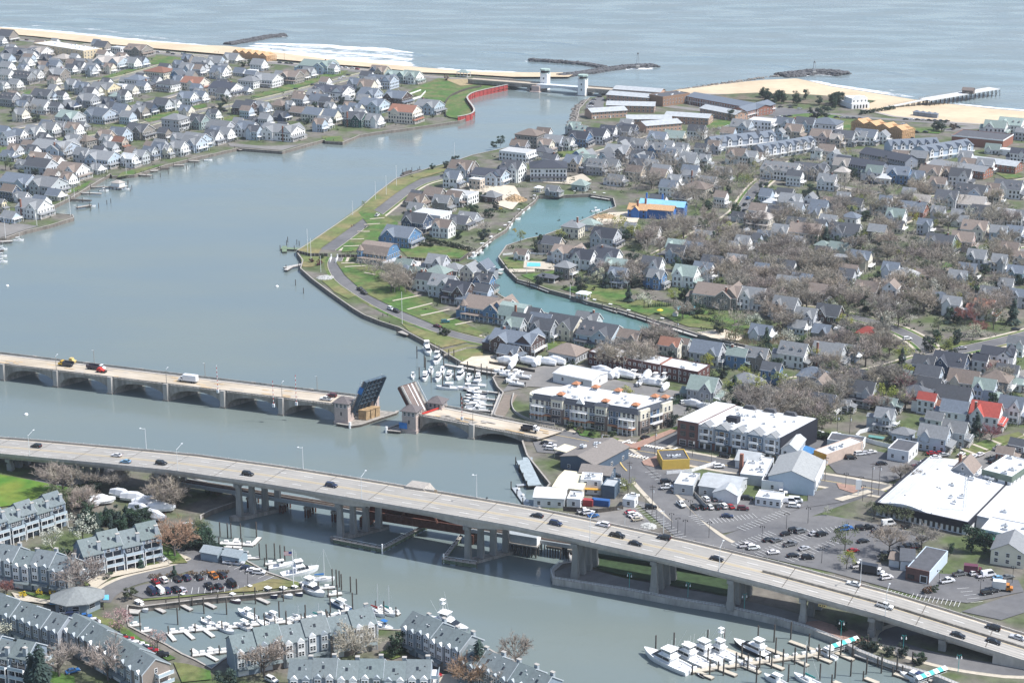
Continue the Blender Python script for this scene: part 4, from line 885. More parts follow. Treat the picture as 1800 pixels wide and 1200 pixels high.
rows(A1,'''
65 215 150 c s d B
10 255 80 a w g
150 390 290 L B d D
330 370 200 c w l
545 405 180 h c l 1
405 398 100 x k d 1
700 490 120 c w d
810 502 110 a w g
960 468 300 L b l pB
900 312 130 c s d
1035 332 120 f w w
1200 352 210 c s t D
1160 456 130 c w g P
1240 442 110 a b d p
1390 552 240 h c r D
1560 577 120 a u d
1650 512 140 c b g
1770 500 110 x G d
1190 622 180 h w b
1300 638 110 h k d 1C
1470 662 180 h w d p
1700 652 220 x c r
730 682 130 c G b
900 702 230 c y g CP
1050 672 120 f w w B
1640 782 160 c w b P
1760 757 120 c w b P
200 597 180 x G d D
60 562 120 c w g
135 645 110 x w g B
30 655 80 a w g
315 562 120 c w g
500 567 170 c s g C
625 506 90 x w d
380 482 100 x k t
230 452 110 x w n
60 492 120 x w r
70 792 160 x G d D
370 762 190 x G d
540 752 100 x w d
455 756 80 a n b
350 857 180 x w g
195 842 120 c G b
620 817 130 x k g 1
760 802 170 c G g
930 782 120 x B d 1
1010 742 100 h g n 1
860 942 260 c b b BP
1070 882 150 x c b
1230 892 130 c t o P
1310 862 120 c k d
1430 832 150 c g d P
1540 822 90 a w g p
600 962 220 c g n
710 1002 100 x w g 1P
60 1132 110 a w b
160 1117 130 c w b P
290 1092 160 c w g P
430 1062 150 c w g P
530 1032 100 x G g
1040 1112 180 c b b
920 1132 150 c t t P
1210 1082 220 c s d
1530 1012 200 h g g 3B
1740 992 160 c n d
100 330 100 c w g
60 420 120 c b g
260 395 120 x w g
''')
rows(A2,'''
440 402 150 x p l 1
1190 502 320 L b n CB
1320 505 90 x w n P
300 452 150 c n g
372 452 60 f w w
200 470 130 c G g
330 542 150 c w b
510 520 110 x G b 1
610 512 100 f w w 1
675 472 130 x w r
740 622 230 c w g p
590 632 180 h w g
860 565 90 c G g
960 592 180 c s t p
1055 560 100 x t t
1115 540 110 x g n P
370 702 260 x w B C
545 872 190 x k d B
710 857 130 c n n
850 822 150 h t t 1
950 830 70 x w g
875 912 130 x B d 1
1020 872 130 x t t 1
1050 762 110 x w b 1
1210 777 190 x w b 1C
1310 735 330 L w B D
1450 772 130 h w g 1
1160 932 190 x c b
1310 932 150 x c b B
1430 894 130 c w b
330 1052 230 x g g
565 1062 190 c w b B
860 1097 340 L w g CcP
110 1167 230 c b g B
265 1130 150 c w d B
1530 972 190 c N d Cc
1690 970 140 a w g pB
1660 645 140 c w g
1560 640 110 x g t
''')
rows(A3,'''
490 335 200 L n n
620 342 170 c w n B
335 295 170 c t t
300 290 100 a u d
350 387 250 L b b D
230 417 150 c c t
130 395 130 c g b
250 502 190 c b b p
55 522 110 h w g 1
490 532 220 c k b
280 602 240 c b b B
40 642 100 c w d
555 692 250 x c r 3B
770 612 230 c b g C
''')
rows(A4,'''
450 247 370 L b g CcP
70 272 140 x w b 1
190 342 100 x w g 1
330 342 190 c g t
620 442 240 c w t P
340 402 250 x g d C
480 492 110 x k d 1P
400 577 280 c g g BP
150 547 300 x b b P
80 622 150 x B t
185 640 130 x w g 1B
10 722 70 x y g
280 777 250 c w g CcP
890 337 270 c b g Pp
1130 327 130 x w w B
1230 302 130 c g g p
1310 262 120 x g b
1400 240 130 c b b p
1450 245 100 x c g
1560 227 150 c w g B
1690 195 200 c b g B
720 292 150 x g g
740 172 160 h s t
640 175 160 c G g
1050 177 120 x t r
''')
Bb1=T(880,80,5);Bb2=T(1160,80,5);Bb3=T(1440,120,5);Bb4=T(800,280,5);Bb5=T(1120,280,5);Bb6=T(1440,280,5);Bb7=T(1140,480,5);Bb8=T(1440,480,5);Bb9=T(1440,660,5);Bb10=T(820,500,5);D1=T(500,440,5);D2=T(500,240,5)
rows(Bb1,'''
260 905 230 h s t 3
400 952 130 c c t B
470 927 170 x b g 2
590 927 110 c w g BP
700 897 190 c u B P
850 872 200 c w B TKP
950 842 150 c w B D
1050 812 130 a w B B
1140 817 130 x B B
150 1030 280 f w w 2B
420 1195 270 h w B 3p 0
110 1205 200 c w d 3D
1040 1027 230 c s g P
1220 952 150 x w g
1390 902 170 c w b
1540 892 180 x c n
1730 832 150 x w d
1250 1082 200 x B d
1600 990 120 c w g
1660 1082 140 c g g
1420 1197 170 x w g
770 1112 170 c g n
1770 985 110 x g d
1100 930 120 x s d
''')
rows(Bb2,'''
730 792 190 c b g D
910 777 220 f w w 3B
1110 772 160 c b b
1290 767 170 x b d
1480 772 270 h w b
1190 832 160 c t t
1060 842 90 a b g
1430 882 190 c p t P
1560 902 110 c t l B
1640 892 190 c g d P
1770 882 120 c w g p
360 832 110 x w d
690 1052 160 c w t T
800 1062 130 c w g P
1090 1195 330 x w g DC
1340 1190 290 L G d D 
1540 1060 130 a w g
1610 1140 150 c c l
1390 1010 80 h w g T
130 1030 150 x w g
260 1112 170 c g g
400 1082 100 c w g B
480 960 110 x g t
''')
rows(Bb3,'''
430 682 210 c w b PB
570 672 120 a w g B
1570 602 200 c w n
1710 577 220 c w n D
1785 640 100 x g g
1540 762 130 x w n 1
1640 770 150 f w w 1
1760 832 130 x w B
80 1082 160 x w g C
210 1002 130 h c l
500 1002 150 x w n
460 1022 100 a B d 1
585 1022 130 h w w 1
720 1022 200 c u b D
1000 1012 200 c t t C
1110 1000 120 c s t
1260 1042 190 c w d P
1690 1152 250 c w d DP
1540 1152 120 c t t
''')
rows(Bb4,'''
100 165 180 c s t
310 237 290 L b B B
320 387 160 h k g 1
1105 282 140 h n n 1
1420 242 150 x w g 1P
1590 200 150 x t t
585 897 120 x w t 1
1000 932 260 L g t B
1140 982 200 c w B BP
1350 977 220 c w B CB
1330 792 240 c g B
1545 692 100 x w g
1740 1092 190 c w d 3p
860 330 120 x G g 1
''')
rows(Bb5,'''
200 232 160 x c t
330 272 120 c w g B
470 232 130 x w g Cc
630 292 150 x w g
540 352 240 h t t 
1100 622 220 h c l p
1360 472 200 c g g
1180 440 120 h w w 1
1530 442 120 a w g p
1310 362 150 x g d 1
1690 442 110 x r d 1
810 762 120 x g g 1
955 752 100 a w g
1130 730 130 x G b 1
1500 752 280 x t t C
1690 642 150 x w g
1770 742 130 c w d B
1640 822 130 h g n 1
830 1032 140 a t t
440 1132 220 c w n
900 560 120 x g d 1P
''')
rows(Bb6,'''
250 752 280 c w d B
190 852 180 x c n 1
290 612 150 h w b
690 602 170 c w n p
840 512 260 x r b 1C
910 460 150 x t l
1140 442 200 c g d
1370 397 280 c b d DP
1560 412 130 c t t
1370 455 230 x g l 1
1250 602 140 x w g 1
1440 562 170 x b d D
1535 602 140 x w d 1
1650 592 150 x w w
1760 592 120 c w g
1090 852 260 c n d CP
1280 822 200 c p t P
1390 722 230 c c t D
1590 742 150 c b g
1730 732 140 x w b P
960 832 150 x g g 1
1690 902 160 c t t
1400 972 170 c g g
1740 1102 150 c e b
200 925 150 f g g 1
320 905 120 x G d 1
770 1142 230 h w w D
930 1082 140 x r t 1
560 500 110 x g g
100 470 120 c g t
1780 960 120 x g t
40 920 130 x G d
''')
rows(Bb7,'''
640 322 400 L s t BCc3
930 332 230 c w g D
1220 422 230 c g g B
1400 502 200 c g g
1600 492 230 c k d
1750 582 210 f c w 1
200 762 190 x c r
310 740 120 x g t
530 832 280 x g b 2
960 862 210 x s g D
1290 842 250 x w g D
1600 842 270 x g g CcP
1090 982 170 x u d
870 1042 230 h w g 1P
1290 740 110 x g g 1
''')
rows(Bb8,'''
440 272 220 c s t
640 292 160 a w t 3B
440 662 190 h c R p
1510 262 170 c G g 1
1470 422 190 c w r
1770 312 140 c g b
1650 210 130 c w g
1600 852 280 L w B 
1745 740 150 x w g
1180 942 300 c B B D
1425 892 130 x w B
980 1032 220 x b d BP
1300 1042 270 x c t 1
1670 1002 190 x w d P
1735 1045 130 x w n 1
1520 882 120 x w t 1
1560 330 110 x w g 1
''')
rows(Bb9,'''
200 232 150 x w B
330 192 180 f w w 1
230 332 110 c g g 1
80 352 90 x w g
460 250 100 h g d 1
590 502 170 c g g p
620 330 150 x g e 1
960 347 160 x w R
1100 352 120 x w r 1
1210 347 300 x b d
1030 462 150 x w g 1
1490 492 270 c w R CcP
1660 365 110 x w t
1710 422 220 c w b
1030 682 260 x b g P
1210 632 220 c g g P
755 602 180 h b g 1
1310 992 250 a G t Cp
1650 770 150 x r t 1
1750 750 130 x G d
'''.replace(' e 1',' n 1'))
rows(Bb10,'''
210 347 420 L u t TpB
430 387 270 m w n Cc
440 642 420 L k b CB
870 502 330 c c d
1190 582 380 c b d pBD
1440 592 200 x t t Pp
1600 580 140 x c t
380 682 190 x k b 1
900 692 300 h g t 1
''')
rows(D1,'''
1020 202 290 f w w 1
1060 235 160 x w n C
1170 312 150 x r n C
1350 312 210 h r n
1245 367 160 x w d C
1400 422 240 c g g D
1540 482 250 c k B pD
''')
rows(D2,'''
830 1132 300 m u t Tp
1020 982 300 c u b B
1160 852 230 c B d Cp
1290 792 300 f w w
1320 612 180 x s t
1540 612 280 f w w 2
1560 372 220 c g t
1690 470 120 f t w
1480 455 150 c w b
''')
gh=house(1240,712,84,'c','G','n','P',2,rz=-25,label='grey house with wide green-grey roof and two white garage doors',W_=13,D_=12)
HOUSE_POS+=[(1140,380,30,*at(1140,384)[:2],19),(1020,385,20,*at(1020,388)[:2],12),(1060,380,20,*at(1060,382)[:2],14)]
def fill_houses(poly,n,seed,gap,single=False):
 rf=random.Random(seed);k_=tries=0
 while k_<n and tries<n*60:
  tries+=1;xs=[p[0]for p in poly];ys=[p[1]for p in poly];px,py=rf.uniform(min(xs),max(xs)),rf.uniform(min(ys),max(ys))
  if not inpoly(px,py,poly)or any(inpoly(px,py,l)for l in LAWNS)or inpoly(px,py,CREEKP):continue
  w=at(px,py)
  if any((w.x-X)**2+(w.y-Y)**2<(rr*.8+gap)**2 for*_,X,Y,rr in HOUSE_POS)or any((w.x-X)**2+(w.y-Y)**2<(hw_+8)**2 for X,Y,hw_ in ROADS):continue
  if single:house(px,py,rf.uniform(10,14)*ppm(py),rf.choice('xxccah'),rf.choice('wwggbGtcsu'),rf.choice('gdbtgdn'),rf.choice(('','p','P','D','C','B')),rf.choice((2,2,2,1)));k_+=1;continue
  fh(rf,w,rf.uniform(8,12.5),rf.uniform(7,10),rf.choice((3.8,6.8,6.8,7.4)),rf.choice((0,0,1,2,3,4,6)),7+rf.randrange(5));HOUSE_POS.append((px,py,30,w.x,w.y,6.5));k_+=1
def fh(rf,w,wd,dp,H,wi,ri):
 h=dp*.44;c,s_=cos(GR),sin(GR);v0=len(FH.v)
 FH.gwall(-wd/2,wd/2,-dp/2,dp/2,0,H,h,'x',wi);FH.gable(-wd/2,wd/2,-dp/2,dp/2,H,h,'x',.45,.22,ri)
 if rf.random()<.55:
  gw=wd*.42;gx=rf.choice((-.2,.2))*wd;FH.gwall(gx-gw/2,gx+gw/2,-dp/2-1.2,0,.01,H-.1,h*.8,'y',wi);FH.gable(gx-gw/2,gx+gw/2,-dp/2-1.2,0,H-.06,h*.8,'y',.35,.2,ri)
 FH.box(wd/2,wd/2+2,-dp/2,dp/2,2.9,3.2,12);[FH.box(wd/2+1.75,wd/2+1.95,u*dp-.1,u*dp+.1,0,2.9,12)for u in(-.48,0,.48)];FH.box(wd/2+1.85,wd/2+1.95,-dp/2,dp/2,3.9,4.05,12);FH.box(-wd/2-.4,wd/2+.4,-dp/2-.5,-dp/2-.38,H-.5,H-.15,12)
 for z in((1.8,4.6)if H>4 else(1.8,)):
  for u in(-.35,-.12,.12,.35):
   FH.box(u*wd-.6,u*wd+.6,-dp/2-.05,-dp/2,z-.8,z+.9,12);FH.box(u*wd-.48,u*wd+.48,-dp/2-.08,-dp/2-.05,z-.7,z+.8,13)
   FH.box(wd/2,wd/2+.05,u*dp-.5,u*dp+.5,z-.8,z+.9,12);FH.box(wd/2+.05,wd/2+.08,u*dp-.42,u*dp+.42,z-.7,z+.8,13)
 for i in range(v0,len(FH.v)):x,y,z=FH.v[i];FH.v[i]=(w.x+x*c-y*s_,w.y+x*s_+y*c,GZ+z)
def inpoly(px,py,poly):
 c=False;j=len(poly)-1
 for i in range(len(poly)):
  xi,yi=poly[i][:2];xj,yj=poly[j][:2]
  if(yi>py)!=(yj>py)and px<(xj-xi)*(py-yi)/(yj-yi)+xi:c=not c
  j=i
 return c
FH=MB(*[mat('far_wall_'+c,WC[c][0],rough=.75,namt=.08)for c in 'wgbswBc'],*[mat('far_roof_'+c,RC[c][0],rough=.85,namt=.15)for c in 'gdbtg'],WHITE,GLASS)
for x,y,w_,wl,rf_,fl_ in FHQ:q=at(x,y);s_=max(7,w_/ppm(y)*.95);fh(R,q+Vector((0,3,0)),s_,s_*.8,.8+2.85*fl_,{'w':0,'g':1,'b':2,'s':3,'G':1,'t':3,'c':6,'B':5,'k':5,'p':6,'n':2}[wl],7+'gdbtn'.find(rf_)%5);HOUSE_POS.append((x,y,w_,q.x,q.y+3,s_/2+1.5))
fill_houses([(0,80),(60,74),(370,104),(640,130),(690,150),(700,190),(640,215),(560,235),(420,250),(300,275),(190,295),(120,335),(80,370),(0,400)],110,11,4.5)
fill_houses([(1100,240),(1300,235),(1560,280),(1790,300),(1795,560),(1640,560),(1500,640),(1320,640),(1330,570),(1200,480),(1160,400),(1120,300)],75,12,5)
fill_houses([(1420,690),(1600,670),(1790,620),(1795,690),(1700,760),(1600,740),(1440,740)],12,13,4,True)
fill_houses([(650,470),(760,520),(860,560),(880,530),(850,490),(800,480),(720,470)],8,14,3.5,True)
fill_houses([(700,380),(760,340),(830,345),(840,400),(800,425),(740,410)],8,15,3.5,True)
fill_houses([(890,262),(990,240),(1080,228),(1180,240),(1180,300),(1100,330),(1060,335),(1010,325),(1000,290),(960,300)],24,16,3.5,True)
fill_houses([(960,425),(1100,385),(1160,400),(1200,470),(1180,520),(1060,520),(960,480)],12,17,4,True)
fill_houses([(900,565),(1300,640),(1300,655),(1240,638),(1060,612),(900,600)],9,18,3.5,True)
tag(OB('far_houses',FH.mesh('far_houses')),kind='stuff')
# LARGER BUILDINGS
def frame_pts(pts,z=GZ):return[at(*p,z)for p in pts]
def building(name,label,cat,a,b_,depth,group=None):
 A,B_=at(*a),at(*b_);v=B_-A;rz=atan2(v.y,v.x)
 return thing(name,label,cat,(A.x,A.y,GZ),rz,group),v.length
def wgrid(t,face,x0,x1,y0,y1,us,zs,w=1.1,h=1.5,fr=WHITE,mull=True):
 me=window_mesh(w,h,fr,mull)
 for z in zs:
  for u in us:put(t,'window',me,face,u,z,x0,x1,y0,y1)
def spread(L_,n):return[-L_/2+L_*(i+.5)/n for i in range(n)]
def roof_units(t,n,x0,x1,y0,y1,z,big=1.0):
 for i in range(n):
  x,y=R.uniform(x0,x1),R.uniform(y0,y1);s=R.uniform(.7,1.2)*big
  b=MB(GALV,DROOF);b.box(x-s,x+s,y-.6*s,y+.6*s,z,z+.9*s);b.cyl((x,y,z+.9*s),(x,y,z+1.0*s),.45*s,n=8,m=1);OB('air_unit',b.mesh('air_unit'),t)
def block(name,label,cat,a,b_,depth,H,wall,roof=WROOF,par=.5,group=None,win=None,units=0,wcol=None):
 t,L_=building(name,label,cat,a,b_,depth,group)
 b=MB(wall);b.box(0,L_,0,depth,0,H);OB('wall',b.mesh('wall'),t,col=wcol)
 b=MB(wall)
 for q in((0,L_,0,.3),(0,L_,depth-.3,depth),(0,.3,.3,depth-.3),(L_-.3,L_,.3,depth-.3)):b.box(*q,H,H+par)
 OB('parapet',b.mesh('parapet'),t,col=wcol)
 b=MB(roof);b.box(.3,L_-.3,.3,depth-.3,H,H+.12);OB('roof',b.mesh('roof'),t)
 if win:
  fl,gap,h0=win
  for f,W_ in(('f',L_),('r',depth)):
   wgrid(t,f,0,L_,0,depth,spread(W_,max(1,int(W_/gap))),[1.8+3.1*i+h0 for i in range(fl)])
 if units:roof_units(t,units,2,L_-2,2,depth-2,H+.12)
 return t,L_
 # - the beach hotel
YEL=mat('yellow_stucco',(.62,.51,.34),rough=.85,namt=.06)
t,L_=block('beach_hotel','long flat pale yellow hotel beside the beach','hotel',(60,94),(148,108),24,10.5,YEL,units=9)
wgrid(t,'f',0,L_,0,24,spread(L_,11),[2.2,5.4,8.6],1.3,1.6);wgrid(t,'r',0,L_,0,24,spread(24,6),[2.2,5.4,8.6],1.3,1.6)
b=MB(STEEL);b.box(-.06,L_+.06,-.06,24,6.9,7.1);OB('band',b.mesh('band'),t)
# - houses under construction: bare timber
def timber_frame(label,a,b_,depth,fl,gab):
 t,L_=building('unfinished_house',label,'building site',a,b_,depth,'bare timber houses under construction')
 for f in range(fl):
  z=f*3.0;b=MB(LUMBER);b.box(-.1,L_+.1,-.1,depth+.1,z-.25+.3,z+.3);OB('floor_deck',b.mesh('floor_deck'),t)
  for face,W_ in(('f',L_),('r',depth),('l',depth)):
   b=MB(LUMBER);n=max(2,int(W_/2.2))
   for i in range(n):
    u0=W_*i/n;u1=u0+W_/n
    for(p,q)in((u0,u0+W_/n*.33),(u0+W_/n*.66,u1)):
     if face=='f':b.box(p,q,0,.2,z+.3,z+2.72)
     elif face=='r':b.box(L_-.2,L_,max(.2,p),q,z+.3,z+2.72)
     else:b.box(0,.2,max(.2,p),q,z+.3,z+2.72)
   if face=='f':b.box(0,L_,.0,.2,z+2.2,z+2.74)
   if face=='r':b.box(L_-.2,L_,.2,depth,z+2.2,z+2.74)
   OB('stud_wall',b.mesh('stud_wall'),t)
 zt=fl*3.0
 for i in range(gab):
  x0=L_*i/gab;x1=L_*(i+1)/gab-.6
  b=MB(LUMBER);b.gable(x0+.4,x1,.3,depth*.8,zt,2.6,'y',.3);OB('roof_sheathing',b.mesh('roof_sheathing'),t)
  b=MB(LUMBER);b.xprism([(x0+.4,zt-.1),(x1,zt-.1),((x0+x1)/2+.2,zt+2.4)],.4,.6);OB('gable_frame',b.mesh('gable_frame'),t)
 b=MB(LUMBER)
 for i in range(int(L_/1.2)):x=.3+i*1.2;b.hexa([(x,depth*.5,zt),(x+.12,depth*.5,zt),(x+.12,depth,zt),(x,depth,zt),(x,depth*.5,zt+2.2),(x+.12,depth*.5,zt+2.2),(x+.12,depth,zt+.3),(x,depth,zt+.3)])
 OB('rafter_row',b.mesh('rafter_row'),t)
 return t,L_
timber_frame('orange timber house frame under construction by the north beach',(409,101),(468,109),15,2,5)
timber_frame('large orange timber house frame beside the south beach car park',(1495,233),(1585,249),17,3,4)
t,L_=building('wrapped_house','house under construction wrapped in bright blue sheeting beside the creek','building site',(1103,382),(1176,388),16)
BW=mat('blue_sheeting',(.035,.14,.40),rough=.6,namt=.12,nscale=.8);LB=mat('light_blue_sheeting',(.24,.48,.66),rough=.6,namt=.1)
for nm,m_,q in(('wall',BW,(0,13,0,10,0,5.6)),('wall',BW,(13.02,L_+2,2,11,0,6.2)),('wall',BW,(5,20,9,21,.01,7.4)),('wall',BW,(20.02,L_+7,11.02,20,0,7.0))):b=MB(m_);b.box(*q);OB(nm,b.mesh(nm),t)
for m_,q,ax in((LUMBER,(0,13,0,10,5.62,3.0),'x'),(LUMBER,(13,L_+2,2,11,6.22,2.4),'x'),(LB,(5,20,9,21,7.42,2.6),'x'),(LB,(20,L_+7,11,20,7.0,2.8),'x')):b=MB(m_);b.gable(*q,ax,.5);OB('roof',b.mesh('roof'),t)
b=MB(BW,LUMBER);b.gwall(3,8,-1.4,3,.02,5.4,2.5,'y');OB('wall',b.mesh('wall'),t)
b=MB(LUMBER);b.gable(3,8,-1.4,3,5.45,2.5,'y',.3);OB('roof',b.mesh('roof'),t)
wgrid(t,'f',0,13,0,10,[-5,0,4.5],[1.8,4.4],1.1,1.4,BW,False)
for x,y in((5.5,2),(9,9)):b=MB(BRICK);b.box(x,x+1.2,y,y+1.2,6,11.5);OB('chimney',b.mesh('chimney'),t)
b=MB(BW);b.box(18,19,19,20,9,13);b.box(7,8,19,20,9,13);OB('chimney',b.mesh('chimney'),t)
# - motel complex: long two-storey brick wings with pale low roofs
TANB=mat('tan_brick',(.42,.275,.205),rough=.85,namt=.2,nscale=1)
def wing(label,a,b_,depth,H=6.0,h=2.2,wall=TANB,roof=GROOF,group='pale roofed brick motel wings by the inlet',zs=(1.7,4.6),cat='motel',name='motel_wing',rcol=None,wcol=None,balc=False):
 t,L_=building(name,label,cat,a,b_,depth,group);depth*=1.25
 b=MB(wall);b.gwall(0,L_,0,depth,0,H,h*.95,'x');OB('wall',b.mesh('wall'),t,col=wcol)
 b=MB(roof);b.gable(0,L_,0,depth,H,h,'x',.7);OB('roof',b.mesh('roof'),t,col=rcol)
 wgrid(t,'f',0,L_,0,depth,spread(L_,max(2,int(L_/3.6))),zs,1.5,1.3);wgrid(t,'r',0,L_,0,depth,spread(depth,max(1,int(depth/4))),zs,1.4,1.3)
 b=MB(WHITE)
 for i in range(max(1,int(L_/14))):x=3+i*14;b.box(x,x+1.0,-.08,.02,.05,2.2)
 OB('door',b.mesh('door'),t)
 if balc:
  b=MB(WHITE);b.box(0,L_,-1.5,-.02,2.9,3.1);b.box(0,L_,-1.5,-1.4,3.9,4.05)
  for i in range(int(L_/3)):b.box(i*3,i*3+.15,-1.5,-1.35,0,5.8)
  OB('gallery',b.mesh('gallery'),t)
 return t,L_
wing('pale roofed motel wing nearest the sea jetty',(1066,178),(1140,184),14);wing('motel wing with pale roof ending beside the far bridge ramp',(1078,168),(1160,174),12)
wing('motel wing with two pale roof slopes behind the waterside car park',(1066,197),(1150,199),15);wing('short motel wing with bent pale roof facing the lawn',(1040,210),(1102,206),13)
wing('long low motel wing in front of the pale roofed wings',(1102,222),(1180,222),12);wing('motel wing beside the dark roofed white gables',(1136,234),(1198,229),15)
wing('motel wing with brick end wall behind the small lawn',(1168,216),(1245,221),13,6.2);wing('motel wing below the flat brown block with white door',(1230,202),(1292,214),12)
t,L_=block('motel_office','flat roofed brown brick block between the motel wings','motel',(1165,188),(1212,181),18,8.5,mat('brown_brick',(.27,.165,.11),rough=.85,namt=.15,nscale=1),DROOF,win=(2,3.5,.6),units=4)
wing('long dark roofed brick motel with white galleries beside the beach trees',(1207,182),(1330,205),16,6.5,2.6,BRICK,SHINGLE,rcol=RC['b'][0],balc=True,group=None)
wing('brick end block of the dark roofed motel with white balconies',(1312,209),(1362,196),13,6.5,2.8,BRICK,SHINGLE,rcol=RC['b'][0],balc=True,group=None)
# - attached rows in the south town
def gable_row(label,a,b_,depth,n,H,wallc,roofc,dorm=True,group='attached house rows of the south town',white=True):
 t,L_=building('house_row',label,'row of houses',a,b_,depth,group);u=L_/n
 b=MB(SIDING);b.gwall(0,L_,0,depth,0,H,3.6,'x');OB('wall',b.mesh('wall'),t,col=wallc)
 b=MB(SHINGLE);b.gable(0,L_,0,depth,H,3.6,'x',.5);OB('roof',b.mesh('roof'),t,col=roofc)
 for i in range(n):
  x=u*(i+.5)
  if dorm:
   b=MB(SIDING);b.gwall(x-1.9,x+1.9,-.7,depth*.4,.01,H+.4,2.3,'y');OB('bay',b.mesh('bay'),t,col=(.7,.7,.7))
   b=MB(SHINGLE);b.gable(x-1.9,x+1.9,-.7,depth*.4,H+.42,2.3,'y',.35);OB('bay_roof',b.mesh('bay_roof'),t,col=roofc)
   for z in(2,5,7.6):put(t,'window',window_mesh(1.4,1.4,WHITE,False),'f',x-L_/2,z,0,L_,-.7,depth)
   b=MB(WHITE);b.box(x-u*.46,x+u*.46,-2.2,-.75,3.1,3.3);b.box(x-u*.46,x+u*.46,-2.2,-2.1,3.3,4.2);b.box(x-u*.46,x-u*.46+.15,-2.2,-2.05,0,3.1);OB('balcony',b.mesh('balcony'),t)
  else:
   for z in((1.8,4.6,7.4)if H>7 else(1.8,4.6)):
    for du in(-u*.22,u*.22):put(t,'window',window_mesh(1.2,1.5,WHITE,False),'f',x+du-L_/2,z,0,L_,0,depth)
 for z in((1.8,4.6,7.4)if H>7 else(1.8,4.6)):put(t,'window',window_mesh(1.2,1.4,WHITE,False),'r',0,z,0,L_,0,depth)
 return t
gable_row('blue grey row of white gabled houses behind the turreted cottage',(1254,268),(1364,256),13,6,7.6,(.30,.34,.40),RC['b'][0])
gable_row('blue grey row of nine white gables along a balcony front',(1340,282),(1434,266),13,7,7.6,(.30,.34,.40),RC['b'][0])
gable_row('long navy apartment row with pale gable end left of its twin',(1462,303),(1545,317),15,9,8.4,(.20,.225,.27),RC['B'][0],False)
gable_row('long navy apartment row with pale gable end behind its twin',(1510,288),(1590,304),15,9,8.4,(.20,.225,.27),RC['B'][0],False)
gable_row('pale blue stepped row with slate roofs behind another blue row',(1565,272),(1650,268),12,6,7.0,(.35,.43,.52),RC['b'][0],True)
gable_row('pale blue stepped row with white roof edges in front of its neighbour',(1628,285),(1710,272),15,5,7.6,(.38,.46,.55),RC['b'][0],True)
t,L_=block('brick_block','flat dark roofed brick block with white edge beside the blue rows','building',(1672,254),(1762,263),30,7,BRICK,DROOF,par=.4)
b=MB(WHITE);b.box(-.2,L_+.2,-.25,.02,6.6,7.5);b.box(L_-.02,L_+.25,.05,30,6.6,7.5);OB('fascia',b.mesh('fascia'),t)
wing('long low brick block with grey roof and brick gable',(1632,302),(1728,316),13,5.6,2.6,BRICK,SHINGLE,rcol=RC['g'][0],group=None,cat='building',name='brick_block')
wing('long low brick block with white roof and white porch',(1690,294),(1784,306),13,5.6,2.4,BRICK,GROOF,group=None,cat='building',name='brick_block',balc=False)
# - brick apartment terrace by the boatyard
t,L_=block('brick_apartments','long two storey dark brick apartments with flat white roofs behind the boatyard','apartment block',(1034,641),(1226,678),13,6.6,mat('dark_brick',(.115,.055,.05),rough=.85,namt=.2,nscale=1),WROOF,units=6)
wgrid(t,'f',0,L_,0,13,spread(L_,22),[1.9,4.9],1.0,1.3);wgrid(t,'r',0,L_,0,13,spread(13,3),[1.9,4.9],1.0,1.3)
for i in range(1,6):b=MB(WHITE);b.box(L_*i/6-.1,L_*i/6+.1,-.12,-.01,0,6.8);OB('downpipe',b.mesh('downpipe'),t)
for x in(L_*.33,L_*.66):b=MB(BRICK);b.box(x-.2,x+.2,.3,12.7,6.73,7.5);OB('fire_wall',b.mesh('fire_wall'),t)
# - the big shop and apartment block by the drawbridge
t,L_=building('shop_apartments','cream and blue shop and apartment block with copper roof turrets by the drawbridge','apartment block',(938,737),(1120,766),18)
Hb=11.5;Db=20.0
CRM=mat('cream_siding',(.70,.66,.54),rough=.7,namt=.05);BLS=mat('blue_siding',(.075,.125,.20),rough=.7,namt=.08)
b=MB(CRM);b.box(0,L_,0,Db,0,Hb);OB('wall',b.mesh('wall'),t)
b=MB(CRM);b.prism([(.01-5.8*sin(pi*i/10),8-8*cos(pi*i/10))for i in range(11)]+[(2,15.99),(2,.01)],.01,Hb-.02);OB('rounded_corner',b.mesh('rounded_corner'),t)
for i in range(1,10,2):
 a0=pi*i/10;x,y=.01-5.8*sin(a0),8-8*cos(a0);an=atan2(-cos(a0)*5.8,-sin(a0)*8)+pi/2
 for z in(2,5.6,9):OB('window',window_mesh(1.5,1.9),t,(x,y,z),an)
b=MB(WROOF);b.box(.4,L_-.4,.4,Db-.4,Hb,Hb+.5);b.prism([(.3-5.2*sin(pi*i/10),8-7.3*cos(pi*i/10))for i in range(11)],Hb-.02,Hb+.4);OB('roof',b.mesh('roof'),t)
mans=mat('slate_mansard',(.075,.085,.105),rough=.8,namt=.2,nscale=1.5)
b=MB(mans);b.hexa([(-.5,-.6,Hb-1.6),(L_+.6,-.6,Hb-1.6),(L_+.6,.4,Hb-1.6),(-.5,.4,Hb-1.6),(-.2,.35,Hb+.9),(L_-.2,.35,Hb+.9),(L_-.2,.75,Hb+.9),(-.2,.75,Hb+.9)]);b.hexa([(L_+.6,.42,Hb-1.6),(L_+.6,Db,Hb-1.6),(L_-.4,Db,Hb-1.6),(L_-.4,.42,Hb-1.6),(L_-.3,.8,Hb+.9),(L_-.3,Db,Hb+.9),(L_-.7,Db,Hb+.9),(L_-.7,.8,Hb+.9)])
OB('mansard_roof',b.mesh('mansard_roof'),t)
bays=[(.0,.12,'porch'),(.12,.18,'blue'),(.185,.30,'stone'),(.31,.38,'blue'),(.385,.54,'balc'),(.545,.605,'blue'),(.61,.72,'stone'),(.73,.84,'blue'),(.845,.985,'bow')]
